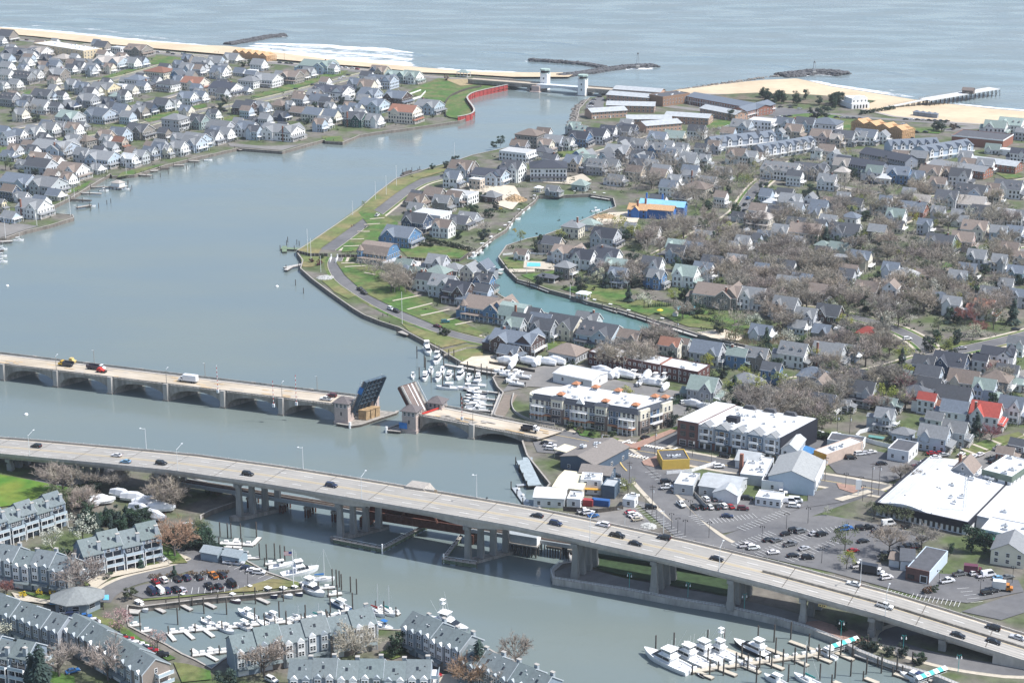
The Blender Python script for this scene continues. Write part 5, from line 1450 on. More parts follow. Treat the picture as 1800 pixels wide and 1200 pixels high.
for s,e,kd in bays:
 x0,x1=L_*s+.1,L_*e-.1;xm=(x0+x1)/2-L_/2;w_=x1-x0
 if kd=='stone':
  b=MB(CRM,BROWNST,WHITE);b.box(x0,x1,-1.1,-.01,7.4,Hb+.2,0);b.box(x0,x1,-1.12,-.01,0,7.2,1);b.box(x0-.1,x1+.1,-1.2,-.01,7.2,7.4,2);OB('bay',b.mesh('bay'),t)
  b=MB(mans);b.hexa([(x0-.4,-1.6,Hb+.1),(x1+.4,-1.6,Hb+.1),(x1+.4,1,Hb+.1),(x0-.4,1,Hb+.1),(x0,-.6,Hb+1.2),(x1,-.6,Hb+1.2),(x1,1,Hb+1.2),(x0,1,Hb+1.2)]);OB('bay_roof',b.mesh('bay_roof'),t)
  for z in(1.9,5.4,9.0):
   for du in(-1.35,0,1.35):put(t,'window',window_mesh(.9,1.9 if z>2 else 2.3),'f',xm+du,z,0,L_,-1.12,Db)
 elif kd=='blue':
  b=MB(BLS,WHITE);b.box(x0,x1,-.22,-.01,3.7,Hb-1.5,0);b.box(x0-.08,x1+.08,-.3,-.01,6.9,7.15,1);OB('bay',b.mesh('bay'),t)
  for z in(5.2,8.7):
   for du in(-w_/4,w_/4):put(t,'window',window_mesh(1.0,1.9),'f',xm+du,z,0,L_,-.22,Db)
  put(t,'window',window_mesh(min(3,w_-1),2.2),'f',xm,1.7,0,L_,0,Db)
 else:
  for z in(3.6,7.0):
   b=MB(WHITE);b.box(x0,x1,-2.0,-.02,z,z+.25);b.box(x0,x1,-2.0,-1.9,z+1.1,z+1.25)
   for i in range(int(w_/.5)):b.box(x0+i*.5,x0+i*.5+.1,-1.98,-1.92,z+.25,z+1.1)
   for i in range(4):x=x0+.1+(w_-.3)*i/3;b.box(x-.12,x+.12,-1.95,-1.75,0 if z<4 else z-3.2,z)
   OB('balcony',b.mesh('balcony'),t)
  for z in(1.7,5.3,8.8):
   for u in spread(w_-.6,max(2,int(w_/2.2))):put(t,'window',window_mesh(1.3,2.0),'f',xm+u,z,0,L_,0,Db)
  if kd=='balc':
   b=MB(WHITE,mans);b.xprism([(x0+w_*.25,Hb-.4),(x1-w_*.25,Hb-.4),((x0+x1)/2,Hb+2.4)],-.9,1.0);OB('gable',b.mesh('gable'),t)
  if kd=='bow':
   b=MB(CRM);b.prism([(x0+w_*.2,-.02),(x0+w_*.35,-1.6),(x1-w_*.35,-1.6),(x1-w_*.2,-.02)],3.9,6.9);OB('bow_window',b.mesh('bow_window'),t);put(t,'window',window_mesh(2.0,1.8),'f',xm,5.4,0,L_,-1.6,Db)
 if kd!='stone':
  b=MB(COPPER);b.hexa([(x0-.3,-2.4 if kd!='blue' else-1.2,3.0),(x1+.3,-2.4 if kd!='blue' else-1.2,3.0),(x1+.3,-.02,3.0),(x0-.3,-.02,3.0),(x0-.3,-2.4 if kd!='blue' else-1.2,3.12),(x1+.3,-2.4 if kd!='blue' else-1.2,3.12),(x1+.3,-.02,3.62),(x0-.3,-.02,3.62)]);OB('copper_canopy',b.mesh('copper_canopy'),t)
 else:
  b=MB(mat('black_awning',(.02,.02,.025),rough=.7));b.hexa([(x0+1,-2.3,2.9),(x1-1,-2.3,2.9),(x1-1,-1.14,2.9),(x0+1,-1.14,2.9),(x0+1,-2.2,3.0),(x1-1,-2.2,3.0),(x1-1,-1.14,3.7),(x0+1,-1.14,3.7)]);OB('awning',b.mesh('awning'),t)
for s,e,kd in((.02,.3,'c'),(.34,.62,'b'),(.66,.96,'s')):
 y0,y1=Db*s,Db*e
 if kd=='s' or kd=='c':
  b=MB(CRM,BROWNST);b.box(L_+.01,L_+1.0,y0,y1,6.9,Hb+.2,0);b.box(L_+.01,L_+1.02,y0,y1,0,6.85,1);OB('bay',b.mesh('bay'),t)
  for z in(1.9,5.2,8.8):
   for du in(-1.1,1.1):put(t,'window',window_mesh(.9,1.9),'r',(y0+y1)/2+du-Db/2,z,0,L_+1.02,0,Db)
 else:
  b=MB(BLS);b.box(L_+.01,L_+.25,y0,y1,3.6,Hb-1.5);OB('bay',b.mesh('bay'),t)
  for z in(3.6,7.0):b=MB(WHITE);b.box(L_+.26,L_+2.0,y0,y1,z,z+.25);b.box(L_+1.9,L_+2.0,y0,y1,z+.26,z+1.2);OB('balcony',b.mesh('balcony'),t)
  for z in(1.8,5.3,8.8):put(t,'window',window_mesh(2.2,2.0),'r',(y0+y1)/2-Db/2,z,0,L_+.25,0,Db)
 b=MB(mat('black_awning'));b.hexa([(L_+1.05,y0+.6,2.8),(L_+2.3,y0+.6,2.8),(L_+2.3,y1-.6,2.8),(L_+1.05,y1-.6,2.8),(L_+1.05,y0+.6,3.6),(L_+2.3,y0+.6,2.95),(L_+2.3,y1-.6,2.95),(L_+1.05,y1-.6,3.6)]);OB('awning',b.mesh('awning'),t)
for x,y in((L_*.23,2.2),(L_*.66,2.2),(L_*.93,3.2),(L_*.1,Db-1.5),(L_*.3,Db-2),(L_*.52,Db-2),(L_*.96,Db-1.5),(L_*.88,Db-2.5)):
 c=OB('roof_turret',None,t,(x,y,Hb+.5));b=MB(WHITE,GLASS);b.box(-1.2,1.2,-1.2,1.2,0,1.3);b.box(-1.0,1.0,-1.22,-1.18,.5,1.1,1);OB('base',b.mesh('base'),c)
 b=MB(COPPER);b.hip(-1.2,1.2,-1.2,1.2,1.3,1.25,.55);OB('copper_roof',b.mesh('copper_roof'),c)
for x,y in((L_*.17,8),(L_*.2,9),(L_*.45,6),(L_*.8,6.5),(L_*.35,4),(L_*.74,5)):
 b=MB(GALV);b.cyl((x,y,Hb+.5),(x,y,Hb+1.7),1.1,n=10);OB('roof_vent',b.mesh('roof_vent'),t)
roof_units(t,8,4,L_-4,4,Db-3,Hb+.5,.7)
b=MB(CONC,PAVER);Q=[at(*p)for p in((903,694),(898,712),(905,728),(935,742),(975,748))]
ribbon(b,smooth(Q),-.2,.2,GZ,GZ,0,h=1.2);tag(OB('terrace_wall',b.mesh('terrace_wall')),'curved pale terrace wall round the rounded end of the cream and blue block','wall')
skew(t,.43,1)
# - second block: brick corner, grey and blue bays, black end wall
t,L_=building('shop_apartments','long white roofed block with brick corner, blue bays and black end wall','apartment block',(1190,781),(1371,812),26)
D2_=30.0;H2=10.6
CB=mat('corner_brick',(.155,.085,.075),rough=.85,namt=.2,nscale=1.2);LG=mat('pale_grey_siding',(.47,.51,.55),rough=.7,namt=.05);BG=mat('blue_grey_siding',(.13,.19,.26),rough=.7,namt=.06);BLK=mat('black_cladding',(.02,.022,.032),rough=.6,namt=.1)
xb=L_*.2
b=MB(WROOF);b.box(.3,xb-.1,.25,D2_-.3,H2+.81,H2+.93);OB('roof',b.mesh('roof'),t)
b=MB(CB);b.box(0,xb,0,D2_,0,H2+.8);OB('brick_corner',b.mesh('brick_corner'),t)
b=MB(LG);b.box(xb+.01,L_-.3,.3,D2_,3.6,H2);OB('wall',b.mesh('wall'),t)
b=MB(CB);b.box(xb+.01,L_-.3,.0,D2_-.01,0,3.3);OB('shop_base',b.mesh('shop_base'),t)
b=MB(WHITE,DROOF);b.box(xb,L_,-.15,.3,3.3,3.6);b.box(xb,L_,-.5,-.16,3.42,3.55,1);OB('cornice',b.mesh('cornice'),t)
b=MB(BLK);b.box(L_-.28,L_,-.02,D2_+.1,0,H2+.5);OB('end_wall',b.mesh('end_wall'),t)
b=MB(WROOF);b.box(.3,L_-.4,.35,D2_-.2,H2+.01,H2+.35);OB('roof',b.mesh('roof'),t)
b=MB(WHITE);b.box(0,xb,-.1,.2,H2+.8,H2+1.0);b.box(0,.3,.2,D2_,H2+.8,H2+1.0);OB('coping',b.mesh('coping'),t)
for u in(-xb*.22,xb*.22):
 for z in(5.6,8.8):put(t,'window',window_mesh(2.1,1.9,mat('teal_frame',(.10,.17,.18))),'f',u,z,0,xb,0,D2_)
 put(t,'shop_window',window_mesh(2.8,2.3),'f',u,1.6,0,xb,0,D2_)
nb=5
for i in range(nb):
 x0=xb+(L_-.3-xb)*i/nb+.4;x1=xb+(L_-.3-xb)*(i+1)/nb-.4;xm=(x0+x1)/2;w_=x1-x0;odd=i%2==1;m_=BG if odd else LG
 b=MB(m_);b.box(x0,x1,-.25 if odd else 0,.28,3.62,H2+.2);OB('bay',b.mesh('bay'),t)
 f0=-.25 if odd else 0
 for z in(5.2,8.2):
  for du in(-w_*.36,w_*.36):put(t,'window',window_mesh(.95,1.6),'f',xm+du-L_/2,z,0,L_,f0,D2_)
  put(t,'window',window_mesh(2.0,1.9),'f',xm-L_/2,z+.1,0,L_,f0,D2_)
  b=MB(WHITE);b.box(xm-1.9,xm+1.9,f0-1.3,f0-.01,z-1.5,z-1.3);b.box(xm-1.9,xm+1.9,f0-1.3,f0-1.2,z-1.3,z-.4)
  for sx in(-1.85,1.75):b.box(xm+sx,xm+sx+.12,f0-1.28,f0-1.16,z-.4,z+1.5)
  OB('balcony',b.mesh('balcony'),t)
 hw_=w_*.46 if odd else 2.2
 b=MB(WHITE);b.xprism([(xm-hw_,H2+.05),(xm+hw_,H2+.05),(xm,H2+2.4 if odd else H2+1.9)],f0-.9,f0-.7);OB('gable',b.mesh('gable'),t)
 b=MB(SHINGLE);b.gable(xm-hw_,xm+hw_,f0-.9,3,H2+.12,2.4 if odd else 1.9,'y',.3);OB('gable_roof',b.mesh('gable_roof'),t,col=RC['g'][0])
 b=MB(mat('shop_front',(.20,.27,.33),rough=.5),GLASS,WHITE);b.box(x0+.3,x1-.3,-.14,-.01,.3,3.1,0);b.box(x0+.9,x0+w_*.4,-.2,-.15,.5,2.7,1);b.box(xm+.4,x1-.9,-.2,-.15,.5,2.7,1);b.box(xm-.9,xm+.2,-.2,-.15,.3,2.6,2);OB('shop_front',b.mesh('shop_front'),t)
roof_units(t,16,xb+4,L_-4,5,D2_-4,H2+.36,.75)
b=MB(BLK);b.box(xb+8,xb+13,8,11,H2+.36,H2+2.8);OB('stair_house',b.mesh('stair_house'),t)
for i in range(3):x=L_*(.35+.2*i);b=MB(DROOF);b.xprism([(x-3,H2+.3),(x+3,H2+.3),(x+2,H2+1.9),(x-2,H2+1.9)],D2_-2,D2_-.3);OB('rear_dormer',b.mesh('rear_dormer'),t)
skew(t,.22,1)
# - other shops and sheds:   label, a, b, depth, height, wall, roof, windows(floors, gap, rise), units
WB=mat('white_block',(.70,.71,.71),rough=.75,namt=.06);LBB=mat('pale_blue_wall',(.50,.58,.66),rough=.7,namt=.05);GRW=mat('grey_block',(.45,.47,.48),rough=.8,namt=.08);NAVW=mat('navy_wall',(.075,.11,.155),rough=.7,namt=.1);YW=mat('yellow_wall',(.62,.42,.09),rough=.7,namt=.08);PKW=mat('pinkish_block',(.52,.41,.34),rough=.8,namt=.1);TNW=mat('tan_wall',(.5,.45,.37),rough=.8,namt=.08)
for lb,a,b_,dp,H,wl,rf,win,un in(('big white boat store with flat white roof in the boatyard',(972,672),(1040,686),15,4.6,WB,WROOF,(1,9,1.0),0),('yellow flat roofed shop with dark roof across from the brick corner block',(1164,826),(1212,824),12,4.0,YW,DROOF,None,4),('small white shop with black flat roof beside the side street',(1559,808),(1596,815),13,5,WB,DROOF,(1,4,.6),0),('long low white shed with dark flat roof behind the shops',(1453,788),(1514,796),9,3.8,WB,DROOF,(1,6,.2),0),('pinkish block shop with orange front behind the big sloping roof',(1430,810),(1452,818),24,4.6,PKW,WROOF,None,5),('small flat pavilion with dark glass front in the car park',(1327,888),(1372,894),8,3.4,WB,WROOF,(1,2.2,.1),1),('low white workshop with black roof against the sloping roofed hall',(1338,862),(1376,866),8,4.2,WB,DROOF,(1,6,.4),0),('grey flat roofed workshop with small windows beside the market car park',(1184,868),(1218,872),14,4.2,GRW,WROOF,(1,5,.4),3),('cluttered flat white roofs behind the grey arched hall',(1300,850),(1345,855),22,4.0,GRW,WROOF,None,10),('white office with dark green roof band and flat white roof',(1725,860),(1775,873),22,8.2,WB,WROOF,(2,3.2,.6),6),('grey blue shed with lean roof on the restaurant dock',(1057,874),(1080,877),8,5,NAVW,GROOF,None,0),('low white cook house with patched roof beside the viaduct',(996,892),(1020,894),8,3.6,WB,WROOF,(1,4,.2),3),('tiny white hut beside the gravel car park fence',(1094,890),(1115,893),5,3.0,WB,GROOF,(1,3,0),0),('white flat roofed wing with blue signs and green canopy by the supermarket',(1722,952),(1830,975),14,5.0,WB,WROOF,(1,5,.2),3)):
 t,L_=block('shop',lb,'shop',a,b_,dp,H,wl,rf,.5,None,win,un)
 if 'green canopy' in lb:
  b=MB(mat('green_canopy',(.03,.27,.17),rough=.6));b.hexa([(-.5,-2.5,2.7),(L_,-2.5,2.7),(L_,-.05,2.7),(-.5,-.05,2.7),(-.5,-2.4,2.85),(L_,-2.4,2.85),(L_,-.05,3.8),(-.5,-.05,3.8)]);OB('canopy',b.mesh('canopy'),t)
  b=MB(mat('blue_sign',(.03,.10,.25),rough=.5));b.box(3,6,-.12,-.05,4.1,4.7);b.box(15,18,-.12,-.05,4.1,4.7);OB('sign',b.mesh('sign'),t)
 if 'orange front' in lb:
  b=MB(mat('orange_front',(.62,.33,.05),rough=.6),mat('blue_canopy',(.06,.2,.42),rough=.6));b.box(-.0,L_,-.15,-.02,.2,4.9,0);OB('shop_front',b.mesh('shop_front'),t)
  b=MB(mat('blue_canopy'));b.hexa([(-8,-2,2.4),(-.3,-2,2.4),(-.3,4,2.4),(-8,4,2.4),(-8,-2,2.6),(-.3,-2,2.6),(-.3,4,3.8),(-8,4,3.8)]);OB('blue_awning',b.mesh('blue_awning'),t)
 if 'green roof band' in lb:
  b=MB(mat('green_band',(.13,.17,.14),rough=.7));b.box(-.35,L_+.35,-.4,-.02,6.4,8.9);b.box(L_+.02,L_+.4,-.02,22,6.4,8.9);OB('roof_band',b.mesh('roof_band'),t)
  b=MB(WHITE,PAVER);b.box(L_+.42,L_+2.2,.5,21,3.6,3.9);[b.box(L_+2.0,L_+2.2,.6+5*i,.8+5*i,0,3.6)for i in range(5)];OB('gallery',b.mesh('gallery'),t)
 if 'boat store' in lb:b=MB(WROOF);b.gable(0,L_,0,15,4.62,1.0,'x',.3);OB('low_roof',b.mesh('low_roof'),t)
def hall(label,a,b_,depth,H,h,wall,roofm,ax='x',name='hall',cat='building',wcol=None,rcol=None,win=None,zs=(1.8,)):
 t,L_=building(name,label,cat,a,b_,depth)
 b=MB(wall);b.gwall(0,L_,0,depth,0,H,h,ax);OB('wall',b.mesh('wall'),t,col=wcol)
 b=MB(roofm);b.gable(0,L_,0,depth,H+.02,h,ax,.4);OB('roof',b.mesh('roof'),t,col=rcol)
 if win:
  for f,W_ in(('f',L_),('r',depth)):wgrid(t,f,0,L_,0,depth,spread(W_,max(1,int(W_/win))),zs,1.2,1.4)
 return t,L_
t,L_=hall('big pale blue hall with sloping grey roof and white glazed front',(1350,862),(1430,872),24,6.4,3.4,LBB,SHINGLE,'y',rcol=(.30,.31,.31))
b=MB(WHITE);b.box(L_+.02,L_+.6,.3,24.3,3.4,7.0);OB('white_fascia',b.mesh('white_fascia'),t)
for i in range(5):put(t,'shop_window',window_mesh(2.2,2.4),'r',spread(23,5)[i],1.7,0,L_,0,24)
t,L_=hall('grey arched roofed hall with shallow curved bays beside the market car park',(1228,870),(1296,880),15,4.2,2.2,GRW,GROOF,'x',win=5)
b=MB(WB);b.gwall(L_-9,L_+1,-4,3,0,3.8,2.2,'y');OB('white_gable',b.mesh('white_gable'),t);b=MB(GROOF);b.gable(L_-9,L_+1,-4,3,3.82,2.2,'y',.4);OB('gable_roof',b.mesh('gable_roof'),t)
hall('white house with pale roof and corner windows against the black end wall',(1372,812),(1400,816),15,6.2,2.4,WB,GROOF,'y',win=2.4,zs=(2,4.6))
t,L_=hall('pale grey roofed shop with tall brick chimney beside the grey hall',(1292,822),(1330,828),11,3.6,2.6,WB,GROOF,'x',win=4);b=MB(BRICK);b.box(4,5.4,-7.5,-6.1,0,9.5);OB('brick_chimney',b.mesh('brick_chimney'),t)
t,L_=hall('dark blue dock restaurant with long brown roof',(985,822),(1045,838),26,5.2,2.2,NAVW,SHINGLE,'y',rcol=(.20,.18,.165),win=7);roof_units(t,6,3,9,6,22,7,.9)
b=MB(CREAM);b.box(-9,-.5,8,16,3.6,3.9);b.cyl((-8.8,8.2,0),(-8.8,8.2,3.6),.12,n=5);b.cyl((-8.8,15.8,0),(-8.8,15.8,3.6),.12,n=5);OB('canvas_awning',b.mesh('canvas_awning'),t)
hall('grey building with low brown roof and white windows behind the cream canopy',(1018,850),(1072,856),10,5.0,1.8,NAVW,SHINGLE,'x',rcol=(.20,.18,.165),win=6,zs=(3.9,))
hall('white dining room with bright white roof on the dock by the viaduct',(938,890),(992,893),11,4.0,1.4,WB,WROOF,'x',win=4)
t,L_=hall('wide cream canvas roof over the dock restaurant',(972,872),(1022,878),18,4.2,.8,TNW,CREAM,'x')
t,L_=block('shop','white two deck kitchen block with roof fans by the cream canopy','shop',(1020,868),(1056,870),8,6,WB,WROOF,.5,None,(2,3,0),6)
b=MB(mat('orange_front'));b.box(0,L_,-1.5,-.02,2.6,2.9);OB('orange_canopy',b.mesh('orange_canopy'),t)
for lb,p,c,l_ in(('red shipping container beside the kitchen block',(1034,888),(.30,.05,.05),4),('blue shipping container beside the kitchen block',(1056,888),(.03,.10,.28),7)):
 q=at(*p);o=thing('shipping_container',lb,'container',(q.x,q.y,GZ),radians(-15));b=MB(ANY);b.box(-l_/2,l_/2,-1.2,1.2,.1,2.7);OB('body',b.mesh('body'),o,col=c);b=MB(ANY)
 for i in range(int(l_*2)):b.box(-l_/2+.2+i*.5,-l_/2+.35+i*.5,-1.26,-1.2,.2,2.6)
 OB('rib',b.mesh('rib'),o,col=c)
t,L_=block('garage_shop','small dark roofed shop with red brick front and painted blue side','shop',(1592,1018),(1632,1027),22,4.4,LBB,DROOF,.3)
b=MB(CB,WHITE,GLASS);b.box(-.1,L_+.1,-.35,-.02,0,5.2,0);b.box(L_*.62,L_*.95,-.45,-.36,.3,3.3,1);b.box(L_*.66,L_*.91,-.5,-.46,.7,3.0,2);b.box(L_*.08,L_*.38,-.45,-.36,1,2.6,2);OB('brick_front',b.mesh('brick_front'),t)
hall('white cottage shop with slate roof beside the red brick front',(1582,1003),(1606,1005),11,4.2,2.2,WB,SHINGLE,'x',rcol=RC['d'][0],win=3,name='shop',cat='shop')
hall('small blue sided shed with brown roof beside the white cottage shop',(1562,995),(1580,998),7,3,1.2,WB,SHINGLE,'x',rcol=RC['t'][0],name='shed',cat='shed')
hall('cream house with pale hip roof at the right edge below the green canopy',(1740,990),(1800,1000),14,5.6,3.4,CRM,SHINGLE,'y',rcol=RC['g'][0],win=4,zs=(1.9,4.4),name='house',cat='house')
t,L_=building('supermarket','wide supermarket with vast white roof and black front band','supermarket',(1535,905),(1700,942),44)
D3=58.0
b=MB(WB);b.box(.8,L_-.4,.8,D3-1,0,4.6);OB('wall',b.mesh('wall'),t)
b=MB(BLK);b.box(0,L_,0,.79,2.9,5.6);b.box(L_-.39,L_,.8,D3,2.9,5.6);b.box(0,.79,.8,D3,2.9,5.6);OB('fascia_band',b.mesh('fascia_band'),t)
b=MB(WROOF);n=10
for i in range(n):
 f=lambda s:5.2+1.8*sin(pi*min(1,s*1.6))**1.5 if s<.62 else 5.2
 a,c=i/n,(i+1)/n;b.hexa([(.8+(L_-1.6)*a,.8,4.6),(.8+(L_-1.6)*c,.8,4.6),(.8+(L_-1.6)*c,D3,4.6),(.8+(L_-1.6)*a,D3,4.6),(.8+(L_-1.6)*a,.8,f(a)),(.8+(L_-1.6)*c,.8,f(c)),(.8+(L_-1.6)*c,D3,f(c)),(.8+(L_-1.6)*a,D3,f(a))])
OB('roof',b.mesh('roof'),t)
b=MB(WROOF);b.box(L_+.02,L_+45,10,D3,4.2,5.0);OB('rear_roof',b.mesh('rear_roof'),t);b=MB(WB);b.box(L_+.03,L_+44.9,10.1,D3-.1,0,4.19);OB('rear_wall',b.mesh('rear_wall'),t)
for u in spread(L_*.9,16):put(t,'window',window_mesh(1.1,2.2,WHITE,False),'f',u,1.5,.8,L_-.8,.8,D3)
roof_units(t,12,L_+3,L_+40,14,D3-6,5.0,1.1);roof_units(t,22,6,L_-6,8,D3-6,5.9,.9)
b=MB(GALV)
for i in range(9):x=L_*(i+.5)/9;b.box(x-.15,x+.15,1,D3-.5,6.0+.9*sin(pi*min(1,(i+.5)/9*1.6))if i<6 else 5.2,6.1+.9*sin(pi*min(1,(i+.5)/9*1.6))if i<6 else 5.32)
OB('roof_seam',b.mesh('roof_seam'),t)
t,L_=building('pier_house','white arched house at the landward end of the fishing pier','building',(1497,192),(1528,190),30)
b=MB(WHITE);b.box(0,L_,0,30,0,4.6);b.box(1,L_-1,2,16,4.6,9);b.xprism([(2,9),(L_-2,9),(L_-4,11),(4,11)],2,2.6);OB('wall',b.mesh('wall'),t)
for i in range(5):b=MB(GLASS);x=1.4+(L_-2.8)*(i+.5)/5;b.prism([(x-.8,-.05),(x+.8,-.05),(x+.8,.05),(x-.8,.05)],.2,2.6);b.cyl((x,-.06,2.6),(x,.05,2.6),.8,n=10);OB('arch',b.mesh('arch'),t)
wgrid(t,'f',1,L_-1,2,16,spread(L_-2,4),[6.4],1.2,1.5);wgrid(t,'r',0,L_,0,30,spread(28,8),[2.4],1.3,1.5);wgrid(t,'r',1,L_-1,2,16,spread(13,4),[6.6],1.2,1.5)
pa,pb,pc=at(1556,190),at(1625,177,5),at(1748,158,5)
pier=thing('fishing_pier','long white fishing pier on timber piles running out to sea','pier',(pa.x,pa.y,0));Q=[p-Vector((pa.x,pa.y,0))for p in(pa,pb,pc)]
for(a,c,za,zc,w_)in((Q[0],Q[1],2.4,6.0,2.2),(Q[1],Q[2],6.0,6.6,6.5)):
 d=(c-a);d.z=0;L_=d.length;d.normalize();nn=Vector((d.y,-d.x,0))
 b=MB(mat('pier_deck',(.55,.55,.54),rough=.9));p4=[a+nn*w_,c+nn*w_,c-nn*w_,a-nn*w_];zz=[za,zc,zc,za]
 b.hexa([(p.x,p.y,z-.5)for p,z in zip(p4,zz)]+[(p.x,p.y,z)for p,z in zip(p4,zz)]);OB('deck',b.mesh('deck'),pier)
 for s in(-1,1):
  b=MB(WHITE if s>0 else WOOD);i=0
  while i<L_:z=za+(zc-za)*i/L_;p=a+d*i+nn*s*(w_-.1);b.box(p.x-.1,p.x+.1,p.y-.1,p.y+.1,z,z+1.2);i+=2.5
  q0,q1=a+nn*s*(w_-.15),c+nn*s*(w_-.15);b.hexa([(q0.x,q0.y,za+1.0),(q1.x,q1.y,zc+1.0),(q1.x+.1,q1.y+.1,zc+1.0),(q0.x+.1,q0.y+.1,za+1.0),(q0.x,q0.y,za+1.15),(q1.x,q1.y,zc+1.15),(q1.x+.1,q1.y+.1,zc+1.15),(q0.x+.1,q0.y+.1,za+1.15)]);OB('railing',b.mesh('railing'),pier)
 n=int(L_/6)
 for i in range(n+1):
  z=za+(zc-za)*i/n
  for s in(-1,-.3,.4,1):p=a+d*(L_*i/n)+nn*s*(w_-.4);b=MB(WOODD);b.cyl((p.x+.9*s*nn.x,p.y+.9*s*nn.y,-4),(p.x,p.y,z-.5),.3,n=5);OB('pile',b.mesh('pile'),pier)
  if w_>3 and i<n:
   p,q=a+d*(L_*i/n)+nn*(w_-.3),a+d*(L_*(i+1)/n)+nn*(w_-.3);b=MB(WOODD);b.cyl((p.x,p.y,.5),(q.x,q.y,z-.6),.15,n=4);OB('brace',b.mesh('brace'),pier)
q=at(1702,164,6.4);o=thing('pier_cabin','brown cabin standing on the fishing pier','cabin',(q.x,q.y,6.3),GR);b=MB(SIDING,GLASS);b.gwall(-5,5,-3.5,3.5,0,3.2,2,'x');b.box(-3,-1,-3.56,-3.5,.8,2.2,1);OB('wall',b.mesh('wall'),o,col=(.13,.105,.09));b=MB(SHINGLE);b.gable(-5,5,-3.5,3.5,3.22,2,'x',.5);OB('roof',b.mesh('roof'),o,col=(.17,.14,.125))
for i,px in enumerate((1611,1622,1633,1643)):
 q=at(px,203+i*1.3);o=OB('beach_hut',None,None,(q.x,q.y,GZ),GR);b=MB(SIDING);b.box(-2.6,2.6,-2.2,2.2,0,3);OB('wall',b.mesh('wall'),o,col=(.24,.27,.31));b=MB(SHINGLE);b.hip(-2.6,2.6,-2.2,2.2,3,1.6,.4);OB('roof',b.mesh('roof'),o,col=RC['b'][0])
 auto(o,'grey beach hut in the row on the south sand','','hut','grey beach huts on the south sand',px)
ICO=[]
def rockmesh(i):
 rr=random.Random(i);b=MB(ROCK);n=6;pts=[]
 for k,(z,r)in enumerate(((-.6,.8),(0,1.05),(.55,.7))):
  for j in range(n):a=2*pi*j/n+k*.4;q=r*rr.uniform(.75,1.2);b.v.append((q*cos(a)*1.25,q*sin(a),z+rr.uniform(-.12,.12)))
 for k in(0,1):
  for j in range(n):j2=(j+1)%n;b.f.append((k*n+j,k*n+j2,k*n+n+j2,k*n+n+j));b.mi.append(0)
 b.f.append(tuple(2*n+j for j in range(n)));b.mi.append(0);return b
RK=[rockmesh(i)for i in range(6)]
def jetty(label,pts,w,h,m=ROCK,big=1.5,core=True,group='rock jetties running out to sea'):
 P=resample(line(pts,0),2.2);o=P[0];t=thing('jetty',label,'jetty',(o.x,o.y,0),0,group)
 if core:
  b=MB(m);ribbon(b,[p-o for p in P],-w*.5,w*.5,-1,-1,0,h=h+.7);OB('core',b.mesh('core'),t)
 b=MB(m);n=len(P);cnt=min(2600,int(n*w*.62))
 for _ in range(cnt):
  i=R.randrange(n);d=P[min(i+1,n-1)]-P[max(i-1,0)];d.normalize();nn=Vector((d.y,-d.x,0));q=R.uniform(-1,1);s=R.uniform(.6,1.2)*big
  c=P[i]-o+nn*q*w*.72+d*R.uniform(-1,1);z=h*max(0,1-abs(q)**2)*R.uniform(.7,1.15)-.2;a=R.uniform(0,6.3);rk=R.choice(RK);k=len(b.v)
  for v in rk.v:b.v.append((c.x+s*(v[0]*cos(a)-v[1]*sin(a)),c.y+s*(v[0]*sin(a)+v[1]*cos(a)),z+v[2]*s*.8))
  for f in rk.f:b.f.append(tuple(k+j for j in f));b.mi.append(0)
 OB('rocks',b.mesh('rocks'),t)['kind']='stuff';return t
jetty('dark rock jetty off the north beach',[(400,79),(440,72),(470,66),(500,63)],11,2.5)
jetty('long thin rock breakwater beyond the inlet bridge',[(932,107),(980,110),(1030,114),(1062,120)],8,2.4,ROCK)
jetty('rock jetty from the inlet bridge to the sea light',[(985,135),(1020,131),(1062,124),(1100,119),(1140,117),(1148,119)],12,2.6,ROCK)
jetty('dark boulder jetty at the tip of the south sand spit',[(1375,134),(1400,132),(1430,128),(1460,129),(1482,132)],17,3.0,ROCK,2.0)
jetty('low pale rocks lining the inlet side of the south sand spit',[(1196,159),(1260,149),(1330,139),(1380,133)],5,1.2,ROCKP,1.2,False)
jetty('rough rocks below the motel car park',[(1036,178),(1020,190),(1016,205),(1010,222)],9,1.6,ROCKP,1.6,False)
for px,py,h,lb in((1121,117,13,'thin light tower on the jetty beyond the inlet bridge'),(1431,127,10,'light tower with round marker on the boulder jetty')):
 q=at(px,py,2.5);o=thing('light_tower',lb,'light tower',(q.x,q.y,2));b=MB(STEEL)
 for sx,sy in((-1,-1),(1,-1),(1,1),(-1,1)):b.cyl((sx*1.3,sy*1.3,0),(sx*.6,sy*.6,h),.16,n=5)
 for z in(h*.33,h*.66):b.box(-1.1,1.1,-1.1,1.1,z,z+.15)
 OB('tower_frame',b.mesh('tower_frame'),o);b=MB(ROCK);b.cyl((0,0,h),(0,0,h+1.6),1.2,.3,8);OB('lantern',b.mesh('lantern'),o)
 b=MB(CONC);b.box(-2,2,-2,2,-.6,1.2);OB('base',b.mesh('base'),o)
P=smooth([at(*p)for p in((804,212),(826,208),(834,202),(832,195),(822,182),(820,176),(830,169),(850,164),(892,155))],2);o=P[0]
t=thing('sheet_pile_wall','curved red sheet pile wall round the green terrace by the inlet','wall',(o.x,o.y,0));Q=resample([p-Vector((o.x,o.y,0))for p in P],2.5)
for i in range(0,len(Q)-1):
 b=MB(REDW);off=.35 if i%2 else 0;ribbon(b,Q[i:i+2],.25-off,.75-off,-2,5.4,0,h=.0 if False else .01);OB('sheet_pile',b.mesh('sheet_pile'),t)
b=MB(CONC);ribbon(b,Q,-.5,1.0,5.42,5.42,0,h=.25);OB('cap',b.mesh('cap'),t)
